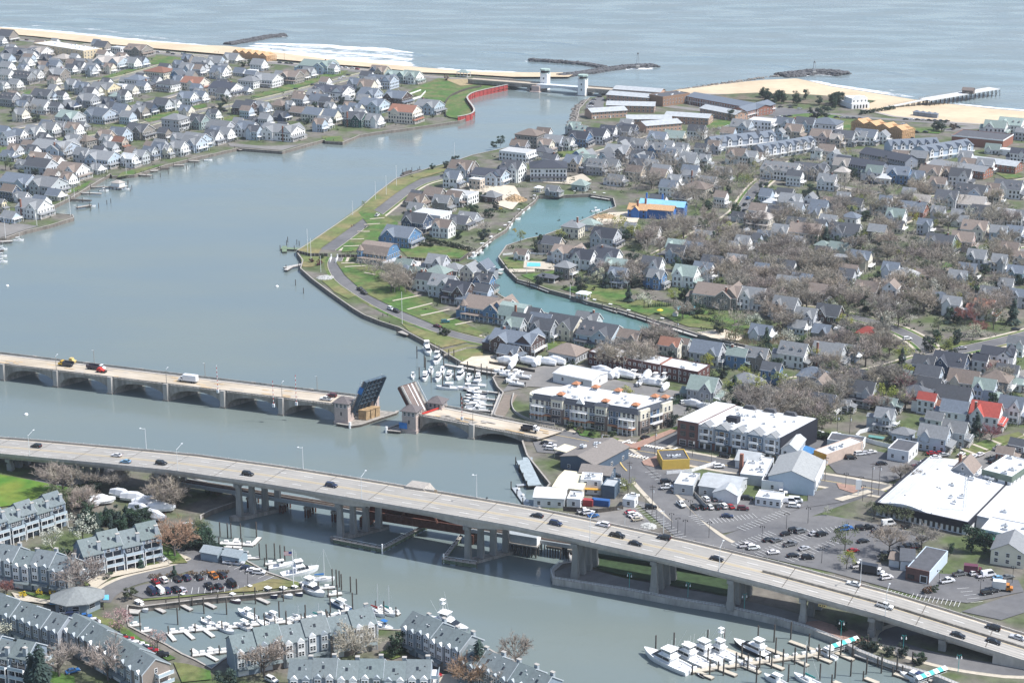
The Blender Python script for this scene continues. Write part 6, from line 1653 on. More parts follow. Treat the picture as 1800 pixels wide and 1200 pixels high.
P=smooth([at(*p)for p in((784,206),(782,190),(784,178),(796,168),(822,158),(846,154))],2)
b=MB(WOODD);ribbon(b,resample(P,3),-.2,.2,GZ,GZ,0,h=2.2);tag(OB('retaining_wall',b.mesh('retaining_wall')),'dark curved retaining wall behind the green terrace by the inlet','wall')
for pts,lb in(([(522,444),(546,450),(576,450)],'dark timber bulkhead left of the white street gate'),([(592,452),(640,452),(690,453)],'dark timber bulkhead right of the white street gate'),([(715,456),(770,460),(808,460),(824,448)],'dark timber bulkhead below the wide back lawn')):
 b=MB(WOODD,WOOD);P=[at(*p)for p in pts];ribbon(b,P,-.3,.3,GZ-.5,GZ,0,h=1.6)
 for q in resample(P,2.4):b.box(q.x-.25,q.x+.25,q.y-.5,q.y-.28,GZ-.5,GZ+1.9,1)
 tag(OB('timber_wall',b.mesh('timber_wall')),lb,'wall','dark timber walls across the peninsula')
for px,lb in((581,'left white gate post on the peninsula street'),(592,'right white gate post on the peninsula street')):
 q=at(px,458);b=MB(WHITE);b.box(-.25,.25,-5,5,0,1.1);b.box(-.4,.4,-5.4,-4.8,0,2.6);b.box(-.4,.4,4.8,5.4,0,2.6);tag(OB('gate_wall',b.mesh('gate_wall'),None,(q.x,q.y,GZ)),lb,'gate')
def shelter(px,py,w,d,H,col,label,roofm=SHINGLE,n=3):
 q=at(px,py);t=thing('shelter',label,'shelter',(q.x,q.y+d*.4,GZ),GR);pm=MB(WHITE);pm.box(-.18,.18,-.18,.18,0,H);pm=pm.mesh('post')
 for i in range(n+1):
  for y in(-d/2+.3,d/2-.3):OB('post',pm,t,(-w/2+.3+(w-.6)*i/n,y,0))
 b=MB(roofm);b.hip(-w/2,w/2,-d/2,d/2,H,H*.5,.5);OB('roof',b.mesh('roof'),t,col=col);b=MB(WOOD);b.box(-w/2,w/2,-d/2,d/2,.02,.25);OB('floor',b.mesh('floor'),t)
shelter(964,496,12,8,2.8,RC['d'][0],'open garden pavilion with dark hip roof beside the creek')
shelter(1026,526,6.5,5,3.0,(.74,.74,.74),'white square boat shelter on the creek bank')
shelter(947,338,5,4,3,(.7,.7,.7),'small white shelter at the head of the creek')
shelter(815,136,12,7,4.5,RC['n'][0],'open green roofed pavilion on the north boardwalk')
q=at(133,1076);t=thing('harbour_office','eight sided grey harbour office with wide roof beside the condo marina','building',(q.x,q.y+4,GZ),radians(12));oct8=lambda r:[(r*1.25*cos(pi/4*i+.39),r*cos(0)*sin(pi/4*i+.39))for i in range(8)]
b=MB(SIDING);b.prism(oct8(6.5),0,4.2);OB('wall',b.mesh('wall'),t,col=(.24,.29,.33));b=MB(SHINGLE);k=len(b.v);b.v+=[(*p,4.1)for p in oct8(8)]+[(*p,4.4)for p in oct8(8)]+[(*p,7.6)for p in oct8(.9)]
for a in(0,8):
 for i in range(8):j=(i+1)%8;b.f.append((a+i,a+j,a+8+j,a+8+i));b.mi.append(0)
b.f.append(tuple(range(16,24)));b.mi.append(0);OB('roof',b.mesh('roof'),t,col=(.21,.225,.225))
AW=mat('sky_blue_awning',(.12,.42,.68),rough=.6)
for x in(-9.3,8.2):b=MB(AW);b.hexa([(x,-2.5,3.2),(x+2.4,-2.5,3.0),(x+2.4,1.5,3.0),(x,1.5,3.2),(x,-2.5,3.35),(x+2.4,-2.5,3.15),(x+2.4,1.5,3.15),(x,1.5,3.35)]);OB('awning',b.mesh('awning'),t)
for i in(4,5,6):a=pi/4*(i+.9);OB('window',window_mesh(2.2,1.5),t,(6.5*1.25*cos(a)*.93,6.5*sin(a)*.93,2.4),atan2(sin(a),cos(a))+pi/2)
q=at(392,990);
for dx,lb in((-4.2,'left of two blue grey storage sheds by the marina car park'),(4.2,'right of two blue grey storage sheds by the marina car park')):
 o=thing('storage_shed',lb,'shed',(q.x+dx,q.y+3-dx*.35,GZ),radians(-22),'storage sheds by the marina');b=MB(SIDING,WHITE);b.gwall(-3.6,3.6,-3,3,0,3.4,1.4,'x');b.box(-3.66,-3.6,-1.2,1.2,0,2.4,1);OB('wall',b.mesh('wall'),o,col=(.26,.33,.38));b=MB(SHINGLE);b.gable(-3.6,3.6,-3,3,3.42,1.4,'x',.4);OB('roof',b.mesh('roof'),o,col=(.25,.29,.31))
 # - condominium rows: every house of a row is a thing of its own
CW=[(.20,.255,.31),(.235,.29,.34),(.27,.30,.33),(.30,.295,.28)]
CRF=(.15,.18,.185)
def condo(row,a,b_,n,depth,H,style,flip=False,ridge=3.6,zone='',step=.9,chim=True):
 A,B_=at(*a),at(*b_);v=B_-A;v.z=0;L_=v.length;rz=atan2(v.y,v.x);u=L_/n;v.normalize()
 for i in range(n):
  p=A+v*(u*i);zo=step*(i%2)*(1 if style!='plain' else .4)
  t=OB('terraced_house',None,None,(p.x,p.y,GZ),rz);h=H+zo;yo=.5*(i%2);col=jit(CW[(i*7+len(row))%(2 if style=='bal' else 4)],.08);br=(row in('long lower left','boat')and i%3==1)
  if br:col=(.24,.205,.18)
  b=MB(SIDING);b.gwall(.03,u-.03,yo,depth+yo,0,h,ridge,'x');OB('wall',b.mesh('wall'),t,col=col)
  b=MB(SHINGLE);b.gable(.03,u-.03,yo,depth+yo,h+.02,ridge,'x',.28);OB('roof',b.mesh('roof'),t,col=jit(CRF,.06))
  b=MB(mat('grey_trim',(.42,.46,.49),rough=.6));b.box(u-.01,u+.2,yo-.1,yo+.05,0,h-.3)
  sl_=ridge/(depth/2)
  for s in(0,1):
   ya,yb=(yo-.3,yo+depth/2)if s==0 else(yo+depth+.3,yo+depth/2);X=u+.24
   b.hexa([(X-.05,ya,h-.3*sl_-.1),(X+.05,ya,h-.3*sl_-.1),(X+.05,yb,h+ridge-.1),(X-.05,yb,h+ridge-.1),(X-.05,ya,h-.3*sl_+.3),(X+.05,ya,h-.3*sl_+.3),(X+.05,yb,h+ridge+.3),(X-.05,yb,h+ridge+.3)])
  OB('trim',b.mesh('trim'),t)
  if chim:
   cy=yo+(depth*.66 if style!='bal' else depth*.12);cx=u*.85;zc=h+ridge*(.9 if style!='bal' else .75)+.9;b=MB(SIDING,CONC);b.box(cx-.65,cx+.65,cy-.5,cy+.5,h*.5,zc,0);b.box(cx-.75,cx+.75,cy-.6,cy+.6,zc,zc+.18,1);OB('chimney',b.mesh('chimney'),t,col=(.33,.37,.40))
  for _ in range(2):x,y=R.uniform(.2,.8)*u,R.uniform(.1,.42)*depth;z=h+y*sl_;b=MB(R.choice((GALV,DROOF)));b.box(x-.18,x+.18,yo+y-.15,yo+y+.15,z-.2,z+.5);OB('roof_vent',b.mesh('roof_vent'),t)
  x,y=u*.45,depth*.2;z=h+y*sl_+.24;b=MB(GLASS,WHITE);b.hexa([(x-.4,yo+y,z),(x+.4,yo+y,z),(x+.4,yo+y+1,z+sl_),(x-.4,yo+y+1,z+sl_),(x-.4,yo+y,z+.1),(x+.4,yo+y,z+.1),(x+.4,yo+y+1,z+sl_+.1),(x-.4,yo+y+1,z+sl_+.1)]);OB('skylight',b.mesh('skylight'),t)
  if style=='bal':
   for z in(3.0,5.9):
    b=MB(SIDING,WHITE,GLASS);b.box(.5,u-.2,yo-1.9,yo-.02,z-.2,z,1);b.box(.5,u-.2,yo-1.9,yo-1.8,z,z+1.05,0);b.box(.5,.62,yo-1.8,yo-.05,z,z+1.05,0)
    b.box(.8,u-.6,yo-.06,yo-.01,z+.1,z+2.2,2);b.box(u*.5-.08,u*.5+.08,yo-.1,yo-.05,z+.1,z+2.2,1);OB('balcony',b.mesh('balcony'),t,col=(.42,.50,.55))
   for x in(.55,u*.5,u-.3):b=MB(WHITE);b.box(x-.12,x+.12,yo-1.88,yo-1.66,0,5.8);OB('post',b.mesh('post'),t)
   for du in(-u*.22,u*.2):put(t,'window',window_mesh(1.0,1.3),'f',du,h-.9,0,u,yo,depth)
   b=MB(DROOF,WHITE);b.box(u*.15,u*.7,yo-.08,yo-.01,.1,2.4,0);OB('garage_door',b.mesh('garage_door'),t)
  else:
   for du,ww_ in((-u*.25,1.5),(u*.25,1.5)):
    b=MB(WHITE if style!='plain' and(i+(du>0))%3!=1 else SIDING);b.box(u/2+du-1.2,u/2+du+1.2,yo-.45,yo-.01,h-5.7,h-.15);b.xprism([(u/2+du-1.35,h-.14),(u/2+du+1.35,h-.14),(u/2+du,h+.9)],yo-.5,yo+.6);OB('bay',b.mesh('bay'),t,col=(.36,.40,.43))
    for z in(h-1.5,h-4.3):
     for q in(-.5,.5):put(t,'window',window_mesh(.65,1.35),'f',du+q,z,0,u,yo-.45,depth)
   b=MB(WHITE,SIDING);b.box(u*.12,u*.55,yo-.08,yo-.01,.1,2.3,0);OB('garage_door',b.mesh('garage_door'),t)
   b=MB(SHINGLE);b.hexa([(u*.1,yo-1.6,2.6),(u*.95,yo-1.6,2.6),(u*.95,yo-.46,2.6),(u*.1,yo-.46,2.6),(u*.1,yo-1.5,2.75),(u*.95,yo-1.5,2.75),(u*.95,yo-.46,3.3),(u*.1,yo-.46,3.3)]);OB('entry_roof',b.mesh('entry_roof'),t,col=CRF)
  if i==n-1:
   for z in(2,5,7.6):
    put(t,'window',window_mesh(.9,1.3),'r',0,z,0,u-.03,yo,depth+yo)
   if style!='plain':
    for z in(2.9,5.8):b=MB(SIDING,WHITE);b.box(u,u+2.2,yo+depth*.45,yo+depth,z-.2,z,1);b.box(u+2.1,u+2.2,yo+depth*.45,yo+depth,z,z+1.05);b.box(u,u+2.1,yo+depth*.45,yo+depth*.45+.1,z,z+1.05);b.box(u+2,u+2.2,yo+depth*.45,yo+depth*.45+.2,0,z-.2,1);OB('balcony',b.mesh('balcony'),t,col=(.42,.50,.55))
  auto(t,'blue grey terraced house' if not br else 'brown shingled terraced house',zone,'house','terraced houses of the '+row+' row',pix((p.x,p.y,GZ))[0])
condo('green field',(-34,972),(118,924),6,11,8.4,'bal',zone='in the balcony row by the green field')
condo('garage',(150,1017),(286,986),4,12,8.6,'bal',zone='in the row facing the car park',step=1.2,ridge=4.2)
condo('field front',(-40,1022),(120,1047),5,11,8.8,'bay',zone='in the row left of the harbour office')
condo('long upper left',(-60,1093),(102,1152),6,10.5,8.0,'plain',zone='in the row below the harbour office',step=.2,chim=False)
condo('long lower left',(112,1142),(252,1226),5,10.5,8.0,'bay',zone='in the row beside the parked cars',step=.2,chim=False)
condo('bottom corner',(-70,1183),(48,1208),4,11,8.5,'bal',zone='in the bottom left corner row')
condo('boat',(414,1190),(664,1142),6,11,8.6,'bay',zone='in the row along the boat basin')
condo('bottom middle',(508,1232),(756,1236),6,11,8.0,'bay',zone='in the row at the bottom edge',step=.4)
condo('basin end',(706,1142),(806,1190),4,11,8.6,'bay',zone='in the row beside the large yacht',step=.5)
condo('last',(806,1204),(950,1262),5,11,8.4,'plain',zone='in the row below the basin',step=.5)
# VEHICLES
CARC={'black':(.012,.013,.016),'white':(.72,.72,.72),'silver':(.42,.43,.44),'grey':(.14,.145,.155),'navy':(.02,.03,.07),'red':(.30,.015,.02),'blue':(.03,.12,.32),'maroon':(.11,.02,.025),'orange':(.55,.20,.03),'light blue':(.16,.32,.48),'teal':(.03,.14,.15),'beige':(.45,.40,.31),'yellow':(.6,.38,.04)}
SHAPE={'saloon':(4.8,1.8,[(-2.38,.32),(2.3,.3),(2.4,.62),(2.1,.8),(1.0,.93),(-1.75,.98),(-2.35,.92),(-2.42,.6)],(-1.9,1.05,-1.15,.25,.95,1.42)),'SUV':(4.8,1.95,[(-2.38,.4),(2.3,.38),(2.4,.75),(2.2,1.0),(1.05,1.1),(-2.3,1.12),(-2.42,.7)],(-2.3,1.1,-2.05,.45,1.1,1.74)),'pickup truck':(5.6,2.0,[(-2.78,.5),(2.7,.45),(2.8,.8),(2.6,1.08),(1.3,1.16),(-2.75,1.16),(-2.8,.7)],(-.75,1.4,-.55,.75,1.15,1.86)),'van':(5.6,2.05,[(-2.78,.45),(2.7,.4),(2.8,.9),(2.3,1.25),(1.7,1.3),(-2.78,1.3)],(-2.77,2.1,-2.7,1.35,1.3,2.35))}
CM={}
def car_parts(kind):
 if kind in CM:return CM[kind]
 L_,w,prof,(rb,fb,rt_,ft,zb,zt)=SHAPE[kind];h=w/2
 def lower(b,m):
  k,n=len(b.v),len(prof)
  for y,ins in((-h,0),(h,0)):
   for x,z in prof:b.v.append((x,y*(.93 if z>.85 or z<.35 else 1),z))
  b.f.append(tuple(k+i for i in range(n)));b.f.append(tuple(k+2*n-1-i for i in range(n)));b.mi+=[m,m]
  for i in range(n):j=(i+1)%n;b.f.append((k+j,k+i,k+n+i,k+n+j));b.mi.append(m)
 def green(b,m):b.hexa([(rb,-h*.9,zb),(fb,-h*.9,zb),(fb,h*.9,zb),(rb,h*.9,zb),(rt_,-h*.72,zt),(ft,-h*.72,zt),(ft,h*.72,zt),(rt_,h*.72,zt)],m)
 def roof(b,m):
  b.box(rt_-.06,ft+.04,-h*.74,h*.74,zt-.03,zt+.05,m);e=.06
  for y in(-1,1):
   for(xa,xb2)in((rb,rt_),(fb,ft)):b.hexa([(xa-e,y*h*.9-.04,zb),(xa+e,y*h*.9-.04,zb),(xa+e,y*h*.9+.04,zb),(xa-e,y*h*.9+.04,zb),(xb2-e,y*h*.73-.04,zt),(xb2+e,y*h*.73-.04,zt),(xb2+e,y*h*.73+.04,zt),(xb2-e,y*h*.73+.04,zt)],m)
  if kind in('van','SUV'):b.hexa([(rb-.02,-h*.92,zb),(rb*.3,-h*.92,zb),(rb*.3,h*.92,zb),(rb-.02,h*.92,zb),(rt_-.03,-h*.74,zt-.02),(rb*.3,-h*.74,zt-.02),(rb*.3,h*.74,zt-.02),(rt_-.03,h*.74,zt-.02)],m)if kind=='van' else None
 def bed(b,m):b.box(-2.65,-.85,-h*.8,h*.8,1.13,1.18,m)
 wx=L_*.31;r=.34 if kind=='saloon' else .4
 def wheel(b,x,y,m):b.cyl((x,y-.12,r),(x,y+.12,r),r,n=8,m=m)
 one=MB(PAINT,GLASS,TYRE);lower(one,0);green(one,1);roof(one,0)
 if kind=='pickup truck':bed(one,2)
 for x in(-wx,wx):
  for y in(-h*.92,h*.92):wheel(one,x,y,2)
 body=MB(PAINT,TYRE,GALV);lower(body,0);body.box(-L_/2-.04,-L_/2+.2,-h*.8,h*.8,.32,.5,1);body.box(L_/2-.25,L_/2+.02,-h*.75,h*.75,.35,.55,1)
 if kind=='pickup truck':bed(body,1)
 gl=MB(GLASS);green(gl,0);rf=MB(PAINT);roof(rf,0);wh=MB(TYRE,GALV);wheel(wh,0,0,0);wh.cyl((0,-.13,r),(0,.13,r),r*.5,n=6,m=1)
 lt=MB(mat('lamp_glass',(.7,.7,.68),rough=.2));lt.box(-.06,.06,-.22,.22,-.09,.09);tl=MB(mat('tail_lamp',(.35,.01,.01),rough=.3));tl.box(-.05,.05,-.16,.16,-.12,.12)
 CM[kind]=(one.mesh('car'),body.mesh('body'),gl.mesh('window'),rf.mesh('roof'),wh.mesh('wheel'),lt.mesh('headlight'),tl.mesh('tail_light'),wx,h,L_,zb);return CM[kind]
def car(px,py,ang,kind='saloon',col='black',zone='',group='',z=None,pos=None,near=None):
 p=at(px,py,GZ+.34)if pos is None else pos
 one,bo,gl,rf,wh,lt,tl,wx,h,L_,zb=car_parts(kind);c=jit(CARC[col],.08);nm={'SUV':'car','saloon':'car','pickup truck':'pickup_truck','van':'van'}[kind]
 near=py>640 if near is None else near
 if not near:o=OB('parked_car',one,None,p,ang,c)
 else:
  o=OB(nm,None,None,p,ang);OB('body',bo,o,col=c);OB('window',gl,o);OB('roof',rf,o,col=c)
  for x in(-wx,wx):
   for y in(-h*.92,h*.92):OB('wheel',wh,o,(x,y,0))
  for y in(-h*.66,h*.66):OB('headlight',lt,o,(L_/2-.08,y,.66 if kind=='saloon' else .82));OB('tail_light',tl,o,(-L_/2-.0,y,.72 if kind=='saloon' else .9))
 auto(o,f'{col} {kind}',zone,'van' if kind=='van' else 'pickup truck' if 'pick' in kind else 'car',group,px);return o
KD={'s':'saloon','u':'SUV','p':'pickup truck','v':'van'}
CC={'k':'black','w':'white','s':'silver','g':'grey','n':'navy','r':'red','b':'blue','m':'maroon','o':'orange','l':'light blue','t':'teal','e':'beige','y':'yellow'}
def cars(tile,ang,zone,group,txt,near=None):
 for q in txt.split(';'):
  q=q.split()
  if len(q)<3:continue
  px,py=tile(float(q[0]),float(q[1]));a=ang+(float(q[3])if len(q)>3 else 0)
  car(px,py,radians(a+R.uniform(-2,2)),KD[q[2][0]],CC[q[2][1]],zone,group,near=near)
for px,py,k,rev in((64,783,'uk',1),(205,799,'sw',1),(221,810,'sl',1),(284,813,'uk',0),(436,832,'uk',0),(583,852,'un',0),(944,905,'sk',1),(977,919,'un',0),(1060,921,'uw',1),(1085,940,'pk',0),(1117,954,'sk',0),(1167,944,'uk',1),(1260,981,'sk',0),(1500,1025,'sw',1),(1555,1064,'pw',0),(1684,1115,'sk',0),(1745,1102,'uk',1),(1746,1126,'sk',0),(1787,1119,'ss',1)):
 t,off,p=hat(px,py+3);o=car(px,py,radians(-24.56)+(pi if rev else 0),KD[k[0]],CC[k[1]],'driving on the viaduct','cars on the viaduct',pos=Vector((p.x,p.y,p.z+.02)),near=True)
 o.rotation_euler=(0,-math.atan((hz(t+3)-hz(t-3))/6)*(-1 if rev else 1),radians(-24.56)+(pi if rev else 0))
K1=T(220,900,5.625);ID=lambda x,y:(x,y)
cars(K1,125,'in the back row of the condo car park','cars in the condo car park','300 695 sr;383 680 uw;518 672 uk;605 660 un;728 652 sk;872 635 po;958 635 uk')
cars(K1,125,'in the basin side row of the condo car park','cars in the condo car park','262 795 vn;340 790 vw;415 785 un;500 775 uk;565 778 ss;835 742 pk;925 740 sk;1050 720 vk')
cars(K1,-8,'in the corner row by the storage sheds','cars in the condo car park','1030 505 sw;1110 515 ps;1210 560 sn;1265 585 sw;1325 605 uw')
cars(K1,-35,'on the garage row driveways','cars on the garage row driveways','358 468 uw;125 515 sk;50 530 ss')
K2=T(0,987,5.625)
cars(K2,-25,'on the garage row driveways','cars on the garage row driveways','855 150 uk;920 130 uw')
cars(K2,12,'in the row beside the harbour office lawn','cars beside the long condo row','670 510 pw;715 540 un;755 570 un;830 560 pb;915 620 vw;975 660 sk;1070 715 un;1120 720 uk;1180 755 uk;1260 775 sr;1290 805 ss;1360 830 uw;1405 850 sw;1450 870 sk;1500 890 sr;1590 935 pk')
cars(ID,30,'parked behind the bottom left condo rows','cars behind the condo rows','128 1181 sb');cars(ID,-40,'parked under the basin condo row','cars behind the condo rows','766 1186 sr;478 1197 uw')
K3=T(880,760,5)
cars(K3,-12,'beside the drawbridge ramp','cars at the dock restaurants','400 100 sk;435 125 pw;445 150 uw');cars(K3,-5,'in the row across from the crosswalk','cars at the dock restaurants','780 155 uk;785 205 sk;835 262 ss')
cars(K3,-10,'in the slanting row by the restaurants','cars at the dock restaurants','890 292 sk;910 322 ug;950 352 sg;1010 385 sk;1020 430 ss;1030 460 ss;1050 475 uw;1170 560 sw')
cars(K3,20,'in the gravel car park by the viaduct','cars in the gravel car park','735 700 pw;770 712 uw;815 740 sb;1140 710 sr;1165 730 uw;1190 745 sw;1205 770 se');cars(K3,0,'in the street parking above the viaduct','cars in the street parking','1320 665 uk')
cars(K3,-70,'driving along the street above the viaduct','cars on the streets','1585 640 pw');cars(T(1160,660,5),10,'by the grey workshop','cars by the grey workshop','60 990 pw;155 1018 se;55 940 uk;520 805 uw;75 0 sw')
K4=T(1180,800,5.625)
cars(K4,110,'in the back row of the market car park','cars in the market car park','340 445 uw;415 440 sg;485 440 sw;560 440 uw');cars(K4,110,'in the middle row of the market car park','cars in the market car park','235 520 uk;315 520 uk;380 520 sw;450 520 sk;515 512 uw;585 515 sr')
cars(K4,-8,'standing loose in the market car park','cars in the market car park','555 610 sn;710 537 um;750 435 uk;610 425 sr;1080 380 pw;1215 510 uw;1175 470 vw;1230 460 vw;1170 350 vw')
cars(K4,25,'in the left rows of the retail car park','cars in the retail car park','965 845 sk;1045 850 sg;1135 785 sk;1215 750 uk;1280 760 ug;1415 785 ss;1490 790 uk;1175 890 pg;1315 930 ss;1710 740 pb');cars(K4,10,'along the retail car park edge by the viaduct','cars in the retail car park','740 905 pw;815 925 uw;1010 970 sw;1205 1000 sk;1350 1020 uk')
K5=T(1480,820,5.625)
cars(K5,15,'in the row before the supermarket','cars in the retail car park','40 620 pb;190 615 uk;250 615 pk;350 645 sk;430 655 sk;460 575 vw;655 600 pk;210 745 sk;800 720 sk');cars(K5,100,'in the dark row beside the bare bushes','cars beside the bushes','420 880 uk;470 875 uk;520 860 sk;590 815 sk;640 800 uk;690 790 sk;735 785 sk')
cars(K5,20,'in the garage car park','cars in the garage car park','440 1105 uw;1165 1070 pg;1040 1140 pw;1320 1065 uw;1400 1085 pw;1445 1080 vw;1550 1110 sl;1640 1100 sg;160 990 pw;1560 1190 vw;110 840 sr');cars(ID,20,'at the corner by the level crossing','cars in the garage car park','1735 1043 uk;1746 1040 sk')
cars(T(1440,660,5),40,'parked along the side street kerb','cars parked along the side street','1000 865 uk -40;1045 820 sw;1180 870 uw;1050 920 uk;1355 718 sw;1415 700 sw;1570 645 pw;1700 605 uw;1525 760 uk');cars(T(1440,660,5),10,'in the yard of the small white shop','cars by the small white shop','360 695 uw;405 690 ss;460 680 sw;275 725 uk;550 780 sk;990 690 sr;1060 690 sr;1025 725 sw;1100 705 ss;840 810 sm;900 785 sg;935 765 sw;1250 700 sw 40')
cars(T(1160,660,5),5,'beside the black end wall','cars beside the black end wall','1400 515 uw;1460 535 uk;1550 530 uw;1700 690 uw;1680 730 uk');cars(T(1160,660,5),-27,'on the main street by the shops','cars on the streets','570 715 uk');cars(T(860,600,5),40,'turning beside the cream and blue block','cars on the streets','1370 850 sk');cars(T(860,600,5),20,'in the boatyard car park','cars in the boatyard car park','1670 490 uk;1720 545 uw;1610 520 sw')
cars(D1,-50,'parked on the waterside street','cars on the waterside street','668 350 pk;700 380 pk;935 520 uw;985 540 uk;1345 672 sm 15;1415 635 ut 60');cars(D2,75,'on the peninsula street','cars on the peninsula street','815 700 pw');cars(Bb1,62,'on the cottage street behind the peninsula','cars on the cottage street','820 968 uk -20;908 950 uk -60')
cars(Bb1,10,'in the motel car park by the rocks','cars in the motel car park','820 480 sg;810 500 ss;800 520 uk;795 540 sw;790 560 sg;785 580 sk;790 605 ss;870 455 sk',near=False)
cars(Bb2,15,'by the beach trees','cars by the beach trees','1060 545 sk;1150 550 sk;1230 560 ss;980 655 sk;1020 640 ss;1060 635 sw;1100 630 sk;1140 625 sk;1190 648 sr;1230 645 sk;1115 665 pw;1025 680 uk',near=False);cars(Bb2,15,'behind the brick motel wing','cars behind the motel','480 740 sk;530 735 sw;570 725 sw;600 715 sw',near=False)
cars(Bb3,0,'in the row behind the south sand','cars behind the south sand',';'.join(f'{150 + i * 52 + (350 if i > 4 else 0)} {436 + i * 2.2 + (0 if i < 5 else 6)} s{c}' for i,c in enumerate('ksgkgkwkskgnk')),near=False);cars(Bb3,-28,'beside the orange timber frame','cars beside the timber frame','745 500 sw;745 575 uw;790 560 uw;855 565 sk;935 565 sk;1220 525 uk;1200 515 um;1410 558 sk;820 625 uk',near=False)
cars(A2,33,'parked on the shore street','cars on the shore street','1000 635 sk;1150 600 sk;905 720 sk;960 700 sk;280 800 sk;380 832 uk;1390 545 sw;1420 530 sw;1460 515 sk;75 390 sk',near=False);cars(A2,-28,'parked along the sea drive','cars along the sea drive','10 330 uw;860 405 sk;920 410 sk;960 412 sk;1390 445 sw;1440 450 sw;1500 455 sw;1540 462 sr',near=False);cars(A1,-28,'parked along the sea drive','cars along the sea drive','1390 312 ss;1480 318 uk;1520 328 sk;1620 330 uk;235 205 sm',near=False);cars(A1,30,'parked on the river street','cars on the river street','590 1075 sk;660 1068 sr;440 595 uk;215 695 sk;1435 900 sk',near=False)
cars(Bb5,62,'on the wooded street','cars on the wooded street','975 350 ub;945 405 uk;940 455 sk;545 590 pw;505 615 uw',near=False);cars(Bb6,0,'on the streets between the right hand gardens','cars among the right hand gardens','195 525 sk;1155 262 pw;1110 850 vw;1595 820 uw;1520 845 sw;1320 485 sw;1390 875 sw',near=False);cars(Bb8,10,'on the corner street','cars on the corner street','1260 665 ss;1255 735 uw;775 585 uw;330 885 sk;1025 1060 vw;1320 735 uk;1725 500 sk',near=False)
cars(T(0,600,5.625),0,'on the closed drawbridge deck','vehicles on the drawbridge','');
for px,py,k,c in((573,703,'pickup truck','white'),(583,697,'SUV','maroon')):car(px,py,MA+pi,k,c,'waiting at the raised bridge leaf','vehicles on the drawbridge',pos=at(px,py,MZ+.05),near=True)
def truck(px,py,ang,label,cab,box,kind,L_=8.5,z=MZ+.05):
 p=at(px,py,z);o=thing('truck',label,'truck',p,ang)
 b=MB(PAINT,GLASS);b.xprism([(L_/2-2.3,.7),(L_/2,.7),(L_/2,1.6),(L_/2-1.0,1.75),(L_/2-1.3,2.7),(L_/2-2.3,2.7)],-1.15,1.15);b.box(L_/2-2.1,L_/2-1.5,-1.18,1.18,1.8,2.5,1);b.box(L_/2-1.3,L_/2-1.0,-1.0,1.0,1.85,2.5,1);OB('cab',b.mesh('cab'),o,col=cab)
 b=MB(TYRE);b.box(-L_/2,L_/2-.3,-.5,.5,.5,.85);OB('chassis',b.mesh('chassis'),o)
 b=MB(PAINT)
 if kind=='box':b.box(-L_/2,L_/2-2.5,-1.25,1.25,.9,3.7)
 else:
  x0,x1=-L_/2,L_/2-2.6;b.box(x0,x1,-1.2,1.2,.9,1.1);b.box(x0,x1,-1.25,-1.1,1.1,2.3);b.box(x0,x1,1.1,1.25,1.1,2.3);b.box(x1-.15,x1,-1.1,1.1,1.1,2.6)
  for i in range(6):x=x0+(x1-x0)*i/6;b.box(x,x+.15,-1.32,-1.25,.9,2.3)
 OB('cargo_box' if kind=='box' else 'cargo_bed',b.mesh('cargo'),o,col=box)
 wm_=MB(TYRE);wm_.cyl((0,-.15,.5),(0,.15,.5),.5,n=8);wm_=wm_.mesh('wheel')
 for x in(-L_/2+1.2,-L_/2+2.5,L_/2-1.2):
  for y in(-1.05,1.05):OB('wheel',wm_,o,(x,y,0))
 return o
truck(116,643,MA+pi,'yellow dump truck with dark bed on the drawbridge',CARC['yellow'],(.05,.055,.07),'dump',7.5)
truck(169,649,MA,'long dark stake bed truck with white cab on the drawbridge',CARC['white'],(.05,.04,.06),'dump',9.5)
truck(331,671,MA+pi,'white box truck parked on the drawbridge',CARC['white'],(.74,.75,.77),'box',9.5)
truck(932,757,MA,'dark dump truck with white cab at the shore end of the drawbridge',CARC['white'],(.04,.04,.05),'dump',8,MZ-3.2)
truck(1712,1009,radians(-15),'maroon box truck behind the red brick garage shop',(.12,.02,.03),(.13,.04,.06),'box',7.5,GZ+.2)
truck(1532,1008,radians(-25),'dark trailer truck parked beside the patchy lawn',CARC['white'],(.03,.035,.045),'box',9,GZ+.2)
truck(1762,1037,radians(-15),'small orange and white bus at the garage car park',CARC['orange'],(.72,.70,.66),'box',7,GZ+.2)
p=at(178,654,MZ);o=thing('site_loader','red skid loader parked on the drawbridge deck','loader',(p.x,p.y,MZ+.03),MA);b=MB(mat('red_paint'));b.xprism([(-2,.5),(1.6,.5),(1.7,1.3),(.4,1.6),(.1,2.3),(-1.4,2.3),(-2,1.6)],-1,1);OB('body',b.mesh('body'),o);b=MB(TYRE);[b.cyl((x,y-.2,.5),(x,y+.2,.5),.5,n=8)for x in(-1.2,1.0)for y in(-1.1,1.1)];OB('wheel_set',b.mesh('wheel_set'),o);b=MB(TYRE);b.box(1.7,2.6,-1.1,1.1,.1,.8);OB('bucket',b.mesh('bucket'),o)
p=at(128,638,MZ);o=thing('site_loader','pale yellow loader behind the yellow dump truck','loader',(p.x,p.y,MZ+.03),MA);b=MB(mat('faded_yellow',(.55,.42,.17),rough=.6));b.xprism([(-1.6,.5),(1.6,.5),(1.7,1.3),(.4,1.6),(.1,2.6),(-1.4,2.6),(-1.6,1.6)],-1,1);OB('body',b.mesh('body'),o);b=MB(TYRE);[b.cyl((x,y-.2,.5),(x,y+.2,.5),.5,n=8)for x in(-1.0,1.0)for y in(-1.1,1.1)];OB('wheel_set',b.mesh('wheel_set'),o)
